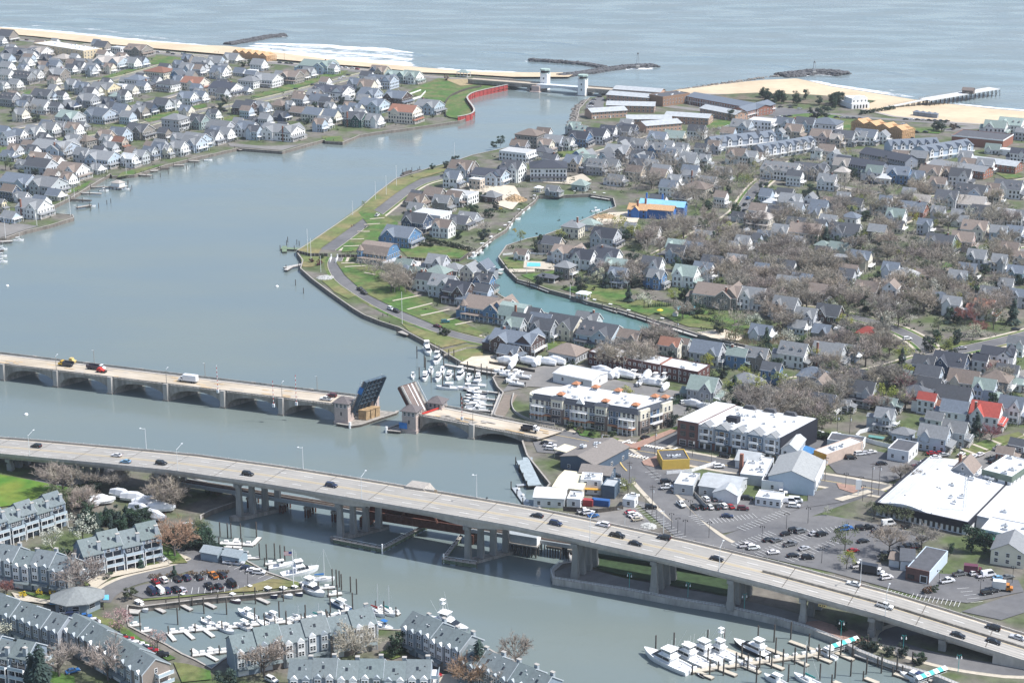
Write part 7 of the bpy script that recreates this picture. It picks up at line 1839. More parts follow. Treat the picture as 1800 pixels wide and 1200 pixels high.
# BOATS
NAVY=(.02,.035,.09);WHT=(.74,.75,.75)
def hull_mesh(L_,B_,H_,key):
 if key in CM:return CM[key]
 b=MB(GEL,WHITE);st=[(-.5,.86,.80,.0),(-.3,1,.85,.0),(0,1,.92,.0),(.2,.86,1.02,.02),(.36,.55,1.14,.12),(.46,.22,1.24,.35),(.5,.02,1.3,.75)]
 k=0
 for x,w,sh,kz in st:
  X=x*L_;hb=B_/2*w;zt=H_*sh;kzz=-.35+kz*H_
  b.v+=[(X,-hb,zt),(X-.02*L_*(x>.3),-hb*.82,max(.0,kzz)+.02),(X-.04*L_*(x>.3),0,kzz),(X-.02*L_*(x>.3),hb*.82,max(.0,kzz)+.02),(X,hb,zt),(X,hb*.86,zt-.0),(X,-hb*.86,zt-.0),(X,hb*.84,zt-(.55 if x<.1 else .12)),(X,-hb*.84,zt-(.55 if x<.1 else .12))]
 n=9
 for i in range(len(st)-1):
  a,c=i*n,(i+1)*n
  for p,q,m in((0,1,0),(1,2,0),(2,3,0),(3,4,0),(4,5,1),(6,0,1),(5,7,1),(8,6,1),(7,8,1)):b.f.append((a+p,a+q,c+q,c+p));b.mi.append(m)
 b.f.append((0,4,3,2,1));b.mi.append(0);CM[key]=b.mesh('hull');return CM[key]
BOATN={'sport':'sport fishing yacht','cc':'open motor boat','cruiser':'cabin cruiser','sail':'sailing boat','skiff':'small open boat','wrap':'shrink wrapped boat','dry':'laid up motor boat','house':'dark hulled trawler yacht','jet':'jet ski'}
def boat(px,py,ang,kind,L_,zone,group,col=WHT,colname='white',extra='',z=0.0,label=None):
 p=at(px,py,z);a=radians(ang);B_=L_*(.30 if kind!='sail' else .28);H_=.55+L_*.075
 o=OB({'sail':'sailing_boat','jet':'jet_ski'}.get(kind,'motor_boat'),None,None,(p.x,p.y,z-(.0 if z<.5 else-.9)),a)
 OB('hull',hull_mesh(L_,B_,H_,('h',round(L_),kind=='sail')),o,col=col)
 def part(nm,f,*ms):
  b=MB(*ms);f(b);return OB(nm,b.mesh(nm),o)
 def cabin(b,x0,x1,w,z0,z1,rk=.35,m=0):b.hexa([(x0,-w,z0),(x1,-w*.8,z0),(x1,w*.8,z0),(x0,w,z0),(x0+.1,-w*.86,z1),(x1-rk*(x1-x0),-w*.7,z1),(x1-rk*(x1-x0),w*.7,z1),(x0+.1,w*.86,z1)],m)
 hb=B_/2;fd=H_*.98
 if kind in('sport','house','cruiser'):
  part('foredeck',lambda b:b.hexa([(L_*.08,-hb*.84,fd-.1),(L_*.47,-hb*.2,fd*1.18),(L_*.47,hb*.2,fd*1.18),(L_*.08,hb*.84,fd-.1),(L_*.08,-hb*.8,fd+.15),(L_*.46,-hb*.12,fd*1.24),(L_*.46,hb*.12,fd*1.24),(L_*.08,hb*.8,fd+.15)]),WHITE)
  h1=1.7 if kind!='cruiser' else 1.3;x0,x1=(-L_*.16,L_*.26)if kind!='house' else(-L_*.36,L_*.22)
  part('cabin',lambda b:cabin(b,x0,x1,hb*.78,fd-.5,fd+h1),WHITE)
  part('window',lambda b:cabin(b,x0+.5,x1-.25,hb*.795,fd+h1*.36,fd+h1*.8,.25),GLASS)
  if kind!='cruiser':
   f0,f1=x0+.2,x0+L_*.22
   part('flybridge',lambda b:(b.box(x0-.8,f1+.6,-hb*.72,hb*.72,fd+h1,fd+h1+.18),cabin(b,f0,f1,hb*.62,fd+h1+.19,fd+h1+1.0,.2)),WHITE)
   part('flybridge_screen',lambda b:cabin(b,f0+.5,f1-.2,hb*.5,fd+h1+1.0,fd+h1+2.1,.1),mat('clear_screen',(.25,.27,.28),rough=.15))
   part('hardtop',lambda b:(b.box(f0-.2,f1+.1,-hb*.66,hb*.66,fd+h1+2.15,fd+h1+2.32),*[b.cyl((x,y,fd+h1+.3),(x,y,fd+h1+2.2),.05,n=4)for x in(f0,f1-.4)for y in(-hb*.6,hb*.6)]),WHITE)
  else:part('hardtop',lambda b:(b.box(x0-1.2,x1-L_*.18,-hb*.7,hb*.7,fd+h1+.55,fd+h1+.7),*[b.cyl((x,y,fd),(x,y,fd+h1+.6),.05,n=4)for x in(x0-1,x0+.8)for y in(-hb*.62,hb*.62)]),WHITE)
  if kind=='sport':
   part('outrigger',lambda b:b.cyl((0,-hb*.8,fd+.5),(-L_*.22,-hb*1.5,fd+L_*.52),.05,.02,4),GALV);part('outrigger',lambda b:b.cyl((0,hb*.8,fd+.5),(-L_*.22,hb*1.5,fd+L_*.52),.05,.02,4),GALV)
   part('antenna',lambda b:[b.cyl((x0+.8,y,fd+4),(x0+.5,y,fd+8),.035,n=4)for y in(-.9,.9)],WHITE)
   if 'tower' in extra:part('tower',lambda b:([b.cyl((x0+.3+1.6*i,y*hb*.6,fd+h1),(x0+.8+.7*i,y*.6,fd+h1+5.2),.05,n=4)for i in(0,1)for y in(-1,1)],b.box(x0+.4,x0+2.0,-.8,.8,fd+h1+5.2,fd+h1+5.35),b.box(x0+.3,x0+2.0,-.85,.85,fd+h1+6.6,fd+h1+6.72),[b.cyl((x0+.5+1.3*i,y,fd+h1+5.3),(x0+.5+1.3*i,y,fd+h1+6.6),.04,n=4)for i in(0,1)for y in(-.7,.7)]),WHITE)
   part('fighting_chair',lambda b:(b.cyl((-L_*.33,0,fd-.6),(-L_*.33,0,fd+.1),.12,n=5),b.box(-L_*.33-.3,-L_*.33+.3,-.35,.35,fd+.1,fd+.7)),WHITE)
  part('bow_rail',lambda b:[b.cyl((L_*(.1+.09*i),s*hb*(.82-.15*i),fd),(L_*(.1+.09*i),s*hb*(.82-.15*i),fd+.7),.03,n=4)for i in range(5)for s in(-1,1)],GALV)
  if 'navytop' in extra:part('canvas_cover',lambda b:b.box(-L_*.34,x0+.3,-hb*.7,hb*.7,fd+2.2,fd+2.4),mat('navy_canvas',(.03,.05,.12),rough=.8))
 elif kind in('cc','dry'):
  part('console',lambda b:cabin(b,-L_*.08,L_*.1,hb*.35,fd-.6,fd+.9),WHITE);part('windscreen',lambda b:cabin(b,L_*.0,L_*.11,hb*.33,fd+.6,fd+1.1,.5),GLASS)
  part('t_top',lambda b:(b.box(-L_*.14,L_*.12,-hb*.6,hb*.6,fd+1.75,fd+1.87),*[b.cyl((x,y,fd-.5),(x*.9,y,fd+1.8),.04,n=4)for x in(-L_*.08,L_*.08)for y in(-hb*.4,hb*.4)]),mat('blue_tarpaulin')if 'blue' in extra else WHITE)
  part('bow_seat',lambda b:b.box(L_*.18,L_*.33,-hb*.4,hb*.4,fd-.5,fd-.05),WHITE)
  for y in(-.35,.35)if L_>7 else(0,):part('outboard_motor',lambda b:(b.box(-L_*.5-.55,-L_*.5-.05,y-.2,y+.2,fd-.3,fd+.5),b.box(-L_*.5-.4,-L_*.5-.2,y-.1,y+.1,-.3,fd-.3)),TYRE if R.random()<.5 else WHITE)
 elif kind=='sail':
  part('cabin',lambda b:cabin(b,-L_*.1,L_*.27,hb*.6,fd-.3,fd+.45,.25),WHITE);part('window',lambda b:cabin(b,-L_*.06,L_*.18,hb*.62,fd+.05,fd+.25,.1),GLASS)
  mh=L_*1.2 if 'short' not in extra else L_*.75
  part('mast',lambda b:b.cyl((L_*.1,0,fd),(L_*.1,0,fd+mh),.075,.05,5),GALV);part('boom',lambda b:b.cyl((L_*.1,0,fd+1.3),(-L_*.3,0,fd+1.4),.06,n=5),GALV)
  part('rigging',lambda b:(b.cyl((L_*.1,0,fd+mh),(L_*.49,0,fd+.2),.02,n=3),b.cyl((L_*.1,0,fd+mh),(-L_*.49,0,fd+.1),.02,n=3),b.cyl((L_*.1,0,fd+mh*.95),(L_*.08,hb*.9,fd),.02,n=3),b.cyl((L_*.1,0,fd+mh*.95),(L_*.08,-hb*.9,fd),.02,n=3)),GALV)
  cv={'blue':mat('blue_tarpaulin'),'teal':mat('teal_canvas',(.04,.32,.28),rough=.8),'red':mat('red_paint')}.get(extra.split()[0]if extra else '',WHITE);part('sail_cover',lambda b:b.hexa([(-L_*.28,-.16,fd+1.4),(L_*.08,-.2,fd+1.35),(L_*.08,.2,fd+1.35),(-L_*.28,.16,fd+1.4),(-L_*.28,-.05,fd+1.75),(L_*.08,-.08,fd+2.0),(L_*.08,.08,fd+2.0),(-L_*.28,.05,fd+1.75)]),cv)
 elif kind=='wrap':
  def w_(b):
   X=[(-.51,.7,1.5),(-.2,1.05,2.4+L_*.05),(.1,1.02,2.6+L_*.05),(.32,.7,1.7),(.52,.05,1.2)];k=0
   for x,w,h_ in X:b.v+=[(x*L_,-hb*w*1.03,H_*.75),(x*L_,-hb*w*.6,H_+h_*.55),(x*L_,0,H_+h_*.75),(x*L_,hb*w*.6,H_+h_*.55),(x*L_,hb*w*1.03,H_*.75)]
   for i in range(4):
    for j in range(4):b.f.append((i*5+j,i*5+j+1,i*5+j+6,i*5+j+5));b.mi.append(0)
   b.f.append((0,1,2,3,4));b.mi.append(0)
  part('cover',w_,WRAP)
 elif kind=='skiff':part('bench',lambda b:[b.box(L_*x-.2,L_*x+.2,-hb*.8,hb*.8,fd-.35,fd-.25)for x in(-.25,.05)],WOOD);part('outboard_motor',lambda b:b.box(-L_*.5-.4,-L_*.5-.05,-.2,.2,0,fd+.4),TYRE)
 elif kind=='jet':part('seat',lambda b:b.hexa([(-1,-.25,.5),(.6,-.3,.5),(.6,.3,.5),(-1,.25,.5),(-.9,-.2,1.0),(.5,-.2,1.2),(.5,.2,1.2),(-.9,.2,1.0)]),TYRE)
 if kind in('wrap','dry')and z>.5:part('stand',lambda b:[b.box(L_*x-.15,L_*x+.15,y-.15,y+.15,-.9,.2)for x in(-.3,.15)for y in(-hb*.6,hb*.6)],WOODD)
 o['category']='boat';o['group']=group
 if label:o['label']=label
 else:AUTO.append((o,f'{colname} {BOATN[kind]}' if kind not in('house',)else BOATN[kind],zone,px))
 return o
def adir(p,q):a,b_=at(*p,0),at(*q,0);return math.degrees(atan2(b_.y-a.y,b_.x-a.x))
g1='boats in the condo marina';za='along the condo marina bulkhead'
dn=adir((268,1062),(289,1072))
boat(248,1071,dn,'cruiser',8.5,za,g1);boat(410,1056,dn,'cc',8,za,g1,(.10,.05,.07),'dark hulled');boat(472,1046,dn,'cc',10,za,g1,NAVY,'navy hulled');boat(499,1046,dn,'cc',10,za,g1);boat(519,1043,dn,'cc',8.5,za,g1,NAVY,'navy hulled')
boat(547,1040,dn,'sport',14.5,'',g1,extra='',label='white sport fishing yacht with flybridge at the corner of the condo marina bulkhead')
boat(494,997,25,'cc',9.5,'beside the condo marina flagpole',g1);boat(528,1008,25,'sport',13.5,'',g1,label='white sport fishing yacht moored beside the tall white flagpole');boat(566,1021,8,'sail',9.5,'',g1,extra='blue',label='white sailing boat with blue sail cover behind the flybridge yacht')
zc='at the central condo marina dock'
for i,(x,y)in enumerate(((368,1097),(478,1087),(592,1090),(468,1101))):boat(x,y,dn+180*(i%2),('cc','cruiser','cc','skiff')[i%4],R.uniform(6.5,8.5),zc,g1)
for i,x in enumerate((322,440)):boat(x,1059-(x-292)*.12,dn,'cc',6.5,za,g1)
boat(435,1083,dn+180,'cc',10.5,zc,g1);boat(398,1109,dn,'cc',8,zc,g1);boat(433,1105,dn,'cruiser',7.5,zc,g1);boat(522,1094,dn,'sail',8,zc,g1,extra='short');boat(558,1091,dn,'sail',8,'',g1,extra='teal short',label='white sailing boat with teal cover at the central condo dock')
boat(597,1066,dn+180,'cruiser',9.5,zc,g1,(.05,.11,.22),'blue hulled');boat(609,1084,dn,'cc',7,zc,g1);boat(661,1079,dn,'sail',9,'',g1,extra='red',label='white sailing boat with tall mast and red cover at the dock end');boat(681,1079,dn,'sail',8.5,'',g1,extra='teal',label='white sailing boat with tall mast and teal cover at the dock end');boat(676,1104,dn,'cc',9,'',g1,extra='blue',label='white open boat with blue top behind the condo lawn tree')
boat(786,1103,adir((740,1090),(800,1108)),'sport',18,'',g1,extra='tower',label='large white sport fishing yacht with tower behind the condo roofs');boat(722,1104,dn,'skiff',4,'beside the large yacht behind the condo roofs',g1)
g2='boats in the marina below the viaduct';yd=adir((1210,1181),(1135,1147))
boat(1172,1166,yd,'sport',20,'',g2,label='largest white yacht with blue grey hull at the left dock end');boat(1207,1158,yd,'sport',17,'in the yacht row below the viaduct',g2);boat(1234,1150,yd,'sport',16,'in the yacht row below the viaduct',g2);boat(1262,1149,yd,'sport',13.5,'',g2,extra='tower',label='white yacht with tuna tower in the row below the viaduct');boat(1319,1143,yd,'house',14,'',g2,(.03,.035,.04),extra='',label='dark hulled trawler yacht alone in its slip below the viaduct')
boat(1313,1172,yd,'cc',8,'',g2,label='white open boat with two outboards beside the front dock finger');boat(1232,1189,yd,'jet',3.2,'',g2,(.03,.03,.04),label='dark jet ski beside the front dock end');boat(1452,1152,yd,'cruiser',8.5,'',g2,label='white cabin boat beside the first striped gangway awning');boat(1419,1199,yd,'sail',11,'',g2,extra='teal',label='sailing boat with teal cover and tall mast at the bottom edge');boat(1604,1195,yd,'cruiser',10,'',g2,extra='navytop',label='white cruiser with blue canvas beside the second striped awning');boat(1362,1198,yd,'cruiser',9,'at the bottom edge below the yachts',g2)
g3='boats in the marina beside the drawbridge';z3='in the outer row of the drawbridge marina'
boat(752,620,-78,'house',13,'',g3,WHT,label='white trawler yacht with navy canopy nearest the grassy bank',extra='navytop');boat(768,636,-100,'sport',12,'',g3,label='white sport boat behind the trawler yacht in the drawbridge marina')
for x,y,k,l_ in((726,664,'cc',7),(747,666,'cruiser',10),(758,655,'cc',8),(770,667,'cruiser',10),(778,655,'cc',9),(789,664,'cruiser',9.5),(809,663,'sport',12),(824,667,'cc',8),(841,668,'cruiser',9)):boat(x,y,R.uniform(-105,-85),k,l_,z3,g3)
for i,(x,y)in enumerate(((786,684),(822,685),(836,679),(838,692),(836,699),(838,704),(834,709),(838,714),(836,719),(840,724))):boat(x,y,R.choice((172,-8)),'cc' if i%2 else 'cruiser',10 if i else 11,'in the stacked slips beside the ramp',g3,NAVY if i in(3,4)else WHT,'navy hulled' if i in(3,4)else 'white')
g4='boats laid up in the boatyard';YD=T(860,600,5)
for i,(x,y,k,l_)in enumerate(((150,200,'wrap',10),(230,190,'wrap',11),(205,235,'wrap',9),(350,205,'wrap',12),(425,205,'wrap',11),(500,210,'wrap',10),(580,200,'wrap',11),(160,320,'dry',9),(230,315,'dry',10),(190,350,'dry',9),(240,395,'dry',8),(110,290,'dry',8),(280,330,'dry',9),(990,285,'wrap',11),(1040,315,'wrap',12),(1110,310,'wrap',12),(1180,320,'wrap',12),(1270,320,'dry',11),(1390,330,'wrap',13),(1460,345,'dry',11),(1540,345,'dry',11),(1420,390,'wrap',9),(1330,380,'dry',9),(1500,400,'dry',9),(1550,430,'wrap',8))):boat(*YD(x,y),R.choice((60,70,150,160)),k,l_,'in the boatyard behind the cream block',g4,z=GZ)
for x,y in((1218,716),(1256,713),(1240,722)):boat(x,y,150,'wrap',9,'behind the second shop block',g4,z=GZ)
for x,y,l_ in((152,892,11),(176,887,12),(215,876,11),(238,882,12),(262,890,13),(284,900,11),(248,902,11),(272,914,12),(340,935,9),(345,945,8)):boat(x,y,R.uniform(-30,20),'wrap',l_,'in the yard under the viaduct','boats under white wrap below the viaduct',z=GZ)
zk='moored along the creek'
for x,y,a_ in((690,378,60),(702,348,60),(605,432,20),(640,440,60),(560,475,20),(590,480,60),(525,538,20),(478,590,60),(440,615,20),(395,655,60),(325,715,60),(250,775,20),(205,832,10),(168,858,60),(815,322,-20),(860,302,20),(1050,312,0),(1225,327,-10),(1310,330,-10),(1235,460,30),(385,982,20),(735,1125,-22)):boat(*Bb4(x,y),a_,R.choice(('cc','cc','skiff','cruiser')),R.uniform(5.5,8.5),zk,'boats along the creek')
for x,y in((640,30),(890,100),(1125,175),(1265,215),(1425,268),(1720,340)):boat(*Bb10(x,y),-25,R.choice(('cc','skiff','cc')),7.5,zk,'boats along the creek')
for x,y in((265,490),(350,508),(745,610)):boat(*Bb7(x,y),-30,'skiff',6,zk,'boats along the creek')
for x,y,k in((4,440,'sail'),(3,452,'cc'),(4,462,'sail'),(33,424,'sail'),(183,337,'cc'),(222,334,'cc'),(160,364,'skiff'),(366,283,'skiff')):boat(x,y,10,k,6.5,'moored along the north river bank','boats along the north bank',extra='short')
# DOCKS AND PILINGS
DECK=mat('dock_planks',(.42,.40,.37),rough=.9,namt=.2,nscale=1.2);PLW=mat('pale_dock',(.56,.545,.51),rough=.85,namt=.12,nscale=1)
PM=MB(WOODD);PM.cyl((0,0,-3),(0,0,3.6),.24,n=6);PM=PM.mesh('piling')
PMT=MB(WOODD);PMT.cyl((0,0,-3),(0,0,6.4),.26,n=6);PMT=PMT.mesh('piling')
BOXM=MB(WHITE);BOXM.box(-.8,.8,-.45,.45,0,.75);BOXM=BOXM.mesh('dock_box')
def dock(label,segs,w=1.7,z=.75,m=PLW,group=None,boxes=0,cat='dock',plan=True,fl=True):
 o0=at(*segs[0][0],0);t=thing('dock',label,cat,(o0.x,o0.y,0),0,group)
 for i,(a,b_)in enumerate(segs):
  A,B_=at(*a,z)-o0,at(*b_,z)-o0;b=MB(m,WOODD);ww=w if i==0 else w*.72;zz=z+(0 if i==0 else-.05)
  ribbon(b,[A,B_],-ww/2,ww/2,zz-.3,zz-.3,0,h=.3);ribbon(b,[A,B_],-ww/2-.08,ww/2+.08,zz-.75,zz-.75,1,h=.42);OB('main_deck' if i==0 else 'finger_deck',b.mesh('deck'),t)
  if plan and i==0:
   d=(B_-A);L_=d.length;d.normalize();nn=Vector((d.y,-d.x,0))
   for k in range(int(L_/9)+1):q=A+d*min(L_,k*9)+nn*(ww/2+.3);OB('piling',PM,t,(q.x,q.y,0))
   for k in range(boxes):q=A+d*L_*(k+.5)/boxes-nn*ww*.3;OB('dock_box',BOXM,t,(q.x,q.y,z+.02),atan2(d.y,d.x))
 return t
dock('long boardwalk dock with short fingers under the condo marina bulkhead',[((246,1067),(528,1038)),((268,1064),(289,1074)),((317,1060),(336,1070)),((359,1057),(378,1066)),((447,1047),(472,1058))],2.2,.9,DECK,'docks of the condo marina',14)
dock('long central floating dock of the condo marina with many fingers',[((296,1110),(640,1078)),((384,1091),(405,1102)),((469,1084),(487,1094)),((519,1079),(540,1089)),((562,1073),(584,1084)),((641,1065),(657,1075)),((467,1094),(485,1106)),((504,1091),(520,1102)),((538,1087),(556,1099)),((574,1084),(590,1096)),((641,1078),(659,1089)),((339,1096),(360,1106)),((359,1105),(375,1117)),((325,1108),(340,1121)),((295,1110),(307,1124))],2.0,.7,PLW,'docks of the condo marina',22)
dock('short dock at the far end beside the two sailing boats',[((664,1066),(702,1078))],1.8,.7,PLW,'docks of the condo marina',3)
dock('small floating dock with fingers before the boat basin condo row',[((337,1150),(400,1143)),((337,1139),(353,1150)),((367,1136),(383,1146)),((362,1148),(382,1159))],1.8,.7,PLW,'docks of the condo marina',5)
for a,b_,lb in(((227,1098),(248,1096),'upper of two short docks below the harbour office'),((247,1108),(268,1106),'lower of two short docks below the harbour office'),((410,970),(437,969),'short dock behind the storage sheds'),((419,980),(456,979),'longer dock behind the storage sheds'),((465,990),(486,988),'stub dock near the open boats by the flagpole'),((560,1032),(589,1031),'dock right of the flybridge yacht by the marker lamp'),((576,1044),(601,1041),'dock in front of the flybridge yacht stern')):dock(lb,[(a,b_)],1.7,.7,PLW,'docks of the condo marina',1)
dock('bent floating dock with ramps before the tall viaduct columns',[((387,953),(446,956)),((444,956),(456,943)),((392,959),(424,961)),((410,955),(416,945))],2.4,.7,PLW,'docks of the condo marina',3)
dock('railed boat ramp dock beside the harbour office',[((186,1070),(246,1073)),((188,1062),(244,1066))],4,1.1,DECK,'docks of the condo marina',0)
dock('main dock of the yacht marina below the viaduct',[((1214,1178),(1470,1143)),((1272,1138),(1324,1158)),((1335,1133),(1383,1151)),((1388,1125),(1432,1141)),((1224,1178),(1253,1190)),((1260,1172),(1294,1185)),((1303,1167),(1336,1180)),((1345,1161),(1377,1174)),((1393,1155),(1420,1168)),((1430,1150),(1461,1162)),((1466,1144),(1500,1158))],2.4,.8,mat('tan_dock',(.47,.42,.34),rough=.9,namt=.12),'docks of the yacht marina',16)
for a,b_,lb in(((1466,1196),(1500,1210),'dock finger at the bottom edge left of the paired pilings'),((1521,1190),(1544,1199),'dock finger between the two striped awnings'),((1572,1182),(1600,1191),'dock finger left of the second striped awning')):dock(lb,[(a,b_)],1.8,.8,MATS['tan_dock'],'docks of the yacht marina')
dock('lower promenade dock along the bank below the viaduct',[((1505,1147),(1640,1193)),((1505,1140),(1490,1136))],3.2,1.3,DECK,'docks of the yacht marina')
dock('narrow pier behind the outer row of boats by the drawbridge',[((782,640),(874,656))],1.8,1.6,DECK,'docks of the drawbridge marina');dock('slip dock on the left side of the ramp by the drawbridge',[((880,692),(864,734)),((880,690),(815,682)),((876,702),(815,697)),((872,712),(812,708)),((868,722),(812,718))],1.8,1.4,DECK,'docks of the drawbridge marina')
dock('slanting floating dock left of the white dining room',[((905,856),(928,888)),((908,852),(930,850))],2.6,.8,STEEL,'docks by the restaurants',3);dock('raised timber deck on piles along the restaurant front',[((919,808),(940,852)),((919,806),(936,806))],5.5,2.1,mat('blue_grey_deck',(.30,.35,.37),rough=.9),'docks by the restaurants')
dock('green timber landing beside the corner of the peninsula',[((494,436),(527,437)),((500,442),(500,432))],4,1.2,mat('green_timber'),'docks of the peninsula');dock('white landing pier beside the peninsula lawn',[((500,470),(531,464)),((502,474),(512,468))],3,1.6,DECK,'docks of the peninsula');dock('timber platform on the bank halfway along the waterside street',[((706,581),(722,586))],6,1.7,WOOD,'docks of the peninsula');dock('long pale dock edge along the waterside street',[((672,562),(702,572))],4,1.8,PLW,'docks of the peninsula')
dock('dark pile dock at the bend of the peninsula street',[((706,308),(740,298)),((708,304),(722,299))],3,1.2,WOODD,'docks of the peninsula')
for i,(a,b_)in enumerate((((160,328),(200,328)),((138,338),(178,340)),((126,350),(160,352)),((134,364),(160,360)),((240,306),(266,308)),((262,300),(278,299)),((282,296),(298,295)),((306,290),(324,290)),((332,282),(350,283)),((0,424),(22,423)),((0,440),(6,440)),((404,258),(424,263)),((574,246),(600,250)))):
 o=dock('x',[(a,b_)],2.5 if i>1 else 2,1.6,[WOOD,DECK,WOODD,WOOD][i%4],'docks along the north river bank');del o['label'];auto(o,'small timber dock','on the north river bank','dock','docks along the north river bank',a[0])
q=at(208,332,0);o=thing('boat_house','small white boat house standing on piles off the north bank','boat house',(q.x,q.y,0),GR);b=MB(WHITE);b.box(-3.8,3.8,-3,3,2.0,4.6);OB('wall',b.mesh('wall'),o);b=MB(SHINGLE);b.hip(-3.8,3.8,-3,3,4.6,2,.4);OB('roof',b.mesh('roof'),o,col=RC['l'][0]);b=MB(WOOD);b.box(-5.5,5.5,-4.2,4.2,1.7,1.98);OB('deck',b.mesh('deck'),o)
for x in(-5,-1.7,1.7,5):
 for y in(-4,4):OB('pile',PM,o,(x,y,-1.8))
CRK=[((1010,521),(1036,533)),((1062,540),(1086,548)),((1088,546),(1118,556)),((1120,556),(1160,569)),((1160,568),(1182,574)),((1182,577),(1226,590)),((1274,602),(1312,612)),((912,494),(940,502)),((934,500),(966,512)),((870,478),(882,480)),((838,446),(846,438)),((846,434),(860,424)),((862,420),(876,410)),((880,406),(892,398)),((896,392),(912,374)),((918,368),(938,352)),((952,346),(978,346)),((1040,345),(1072,350)),((1044,378),(1076,366))]
for i,s in enumerate(CRK):o=dock('x',[s],R.uniform(2,3.4),R.uniform(.8,1.5),R.choice((PLW,DECK,PLW)),'docks along the creek');del o['label'];auto(o,'pale timber dock','along the creek','dock','docks along the creek',s[0][0])
def pilings(tile,txt,label,mesh=PM,group=None):
 for q in txt.split(';'):
  x,y=map(float,q.split());px,py=tile(x,y);p=at(px,py,0);auto(OB('mooring_piling',mesh,None,(p.x,p.y,R.uniform(-.4,.2))),label,'','piling','pilings: '+label,px)
pilings(K1,'540 965;780 1000;1005 1010;522 1110;1290 905;1565 880;1525 1050;1780 1150;150 1150;1380 1170;1595 1130;1285 1110;1330 460;1400 470;1480 460;1535 470;1580 480;1050 260;940 240;1015 255;1145 260;1300 250','dark mooring piling standing in the condo marina water',PMT)
pilings(T(380,987,5.625),'625 560;885 580;1130 500;1200 390;1350 460;1470 590;1150 230;1190 240;1220 250;1330 300;1390 320;1240 280;695 660;480 680;1090 640;1270 590;1660 550','dark mooring piling standing in the condo marina water',PMT)
pilings(T(1100,1000,5.625),'295 820;475 790;808 760;970 760;1305 730;1465 720;1630 690;810 940;828 1060;965 1050;1088 1000;1145 900;1205 1000;1322 980;1440 980;1553 960;1480 850;1668 940;1785 930;1605 1110;1760 1090;1290 1125','dark piling standing in the yacht marina water',PMT)
pilings(T(1400,987,5.625),'120 880;215 980;325 970;435 940;550 950;700 880;95 1000;1140 1060;990 1095;838 1100;690 1110;535 1130;380 1150;230 1170;70 1180','dark piling standing in the yacht marina water',PMT)
pilings(T(560,580,5),'865 250;885 430;940 350;990 460;1090 480;1195 440;1290 480;1370 420;1100 310;1145 280;1190 270;1250 660;1260 690;1270 720;1480 430;1430 400;1310 380;1060 240;930 330','thin mooring piling standing in the drawbridge marina',PMT)
pilings(A4,'940 650;975 640;868 680;798 705;1120 480;1128 470;1160 520;1345 425;1410 410;1640 340;1712 315;1480 385;925 545;1145 535','thin piling standing off the north river bank',PM)
pilings(D1,'98 310;168 380','thin marker piling off the peninsula bank',PM);pilings(T(500,240,5),'20 960;30 930;110 950;130 960;1040 330;1070 320;1120 310;1190 300','green topped piling at the peninsula landing',PM)
for px,py,lb in((46,729,'white mooring buoy between the two bridges'),(487,504,'white mooring buoy off the peninsula bank'),(13,503,'tiny dark buoy on the wide river')):q=at(px,py,0);b=MB(WHITE);b.cyl((0,0,-.2),(0,0,.5),.9,.9,10);b.cyl((0,0,.5),(0,0,.95),.9,.3,10);tag(OB('buoy',b.mesh('buoy'),None,(q.x,q.y,0)),lb,'buoy')
TEAL=mat('teal_stripe',(.06,.42,.40),rough=.6)
for px,py,lb in((1481,1127,'teal and white striped gangway awning at the main yacht dock'),(1636,1180,'teal and white striped gangway awning at the bottom right')):
 q=at(px,py,3.4);o=thing('gangway',lb,'gangway',(q.x,q.y,0),radians(33));
 for i in range(7):
  b=MB(WHITE if i%2==0 else TEAL);x0=-6.6+13.2*i/7;b.hexa([(x0,-1.3,3.0),(x0+13.2/7,-1.3,3.0),(x0+13.2/7,1.3,3.0),(x0,1.3,3.0),(x0,-1.1,3.2),(x0+13.2/7,-1.1,3.2),(x0+13.2/7,.1,3.8),(x0,.1,3.8)]);OB('awning_stripe',b.mesh('awning_stripe'),o)
 b=MB(DECK,GALV);b.box(-6.5,6.5,-1,1,1.0,1.2);[b.cyl((x,y,0),(x,y,3.1),.07,n=4,m=1)for x in(-6.2,0,6.2)for y in(-1,1)];b.box(-6.5,6.5,-1.05,-.98,2.0,2.1,1);OB('gangway_deck',b.mesh('gangway_deck'),o)
P=[at(*p)for p in BELMAR[46:61]];o0=P[0];t=thing('railing','long pale railing along the promenade below the viaduct','railing',(o0.x,o0.y,GZ));Q=[p-o0 for p in P];b=MB(GALV)
for z in(.75,1.25):ribbon(b,Q,-.05,.05,z,z,0,h=.09)
OB('rail',b.mesh('rail'),t);b=MB(GALV);[b.box(q.x-.05,q.x+.05,q.y-.05,q.y+.05,.4,1.3)for q in resample(Q,1.2)];OB('balusters',b.mesh('balusters'),t)['kind']='stuff'
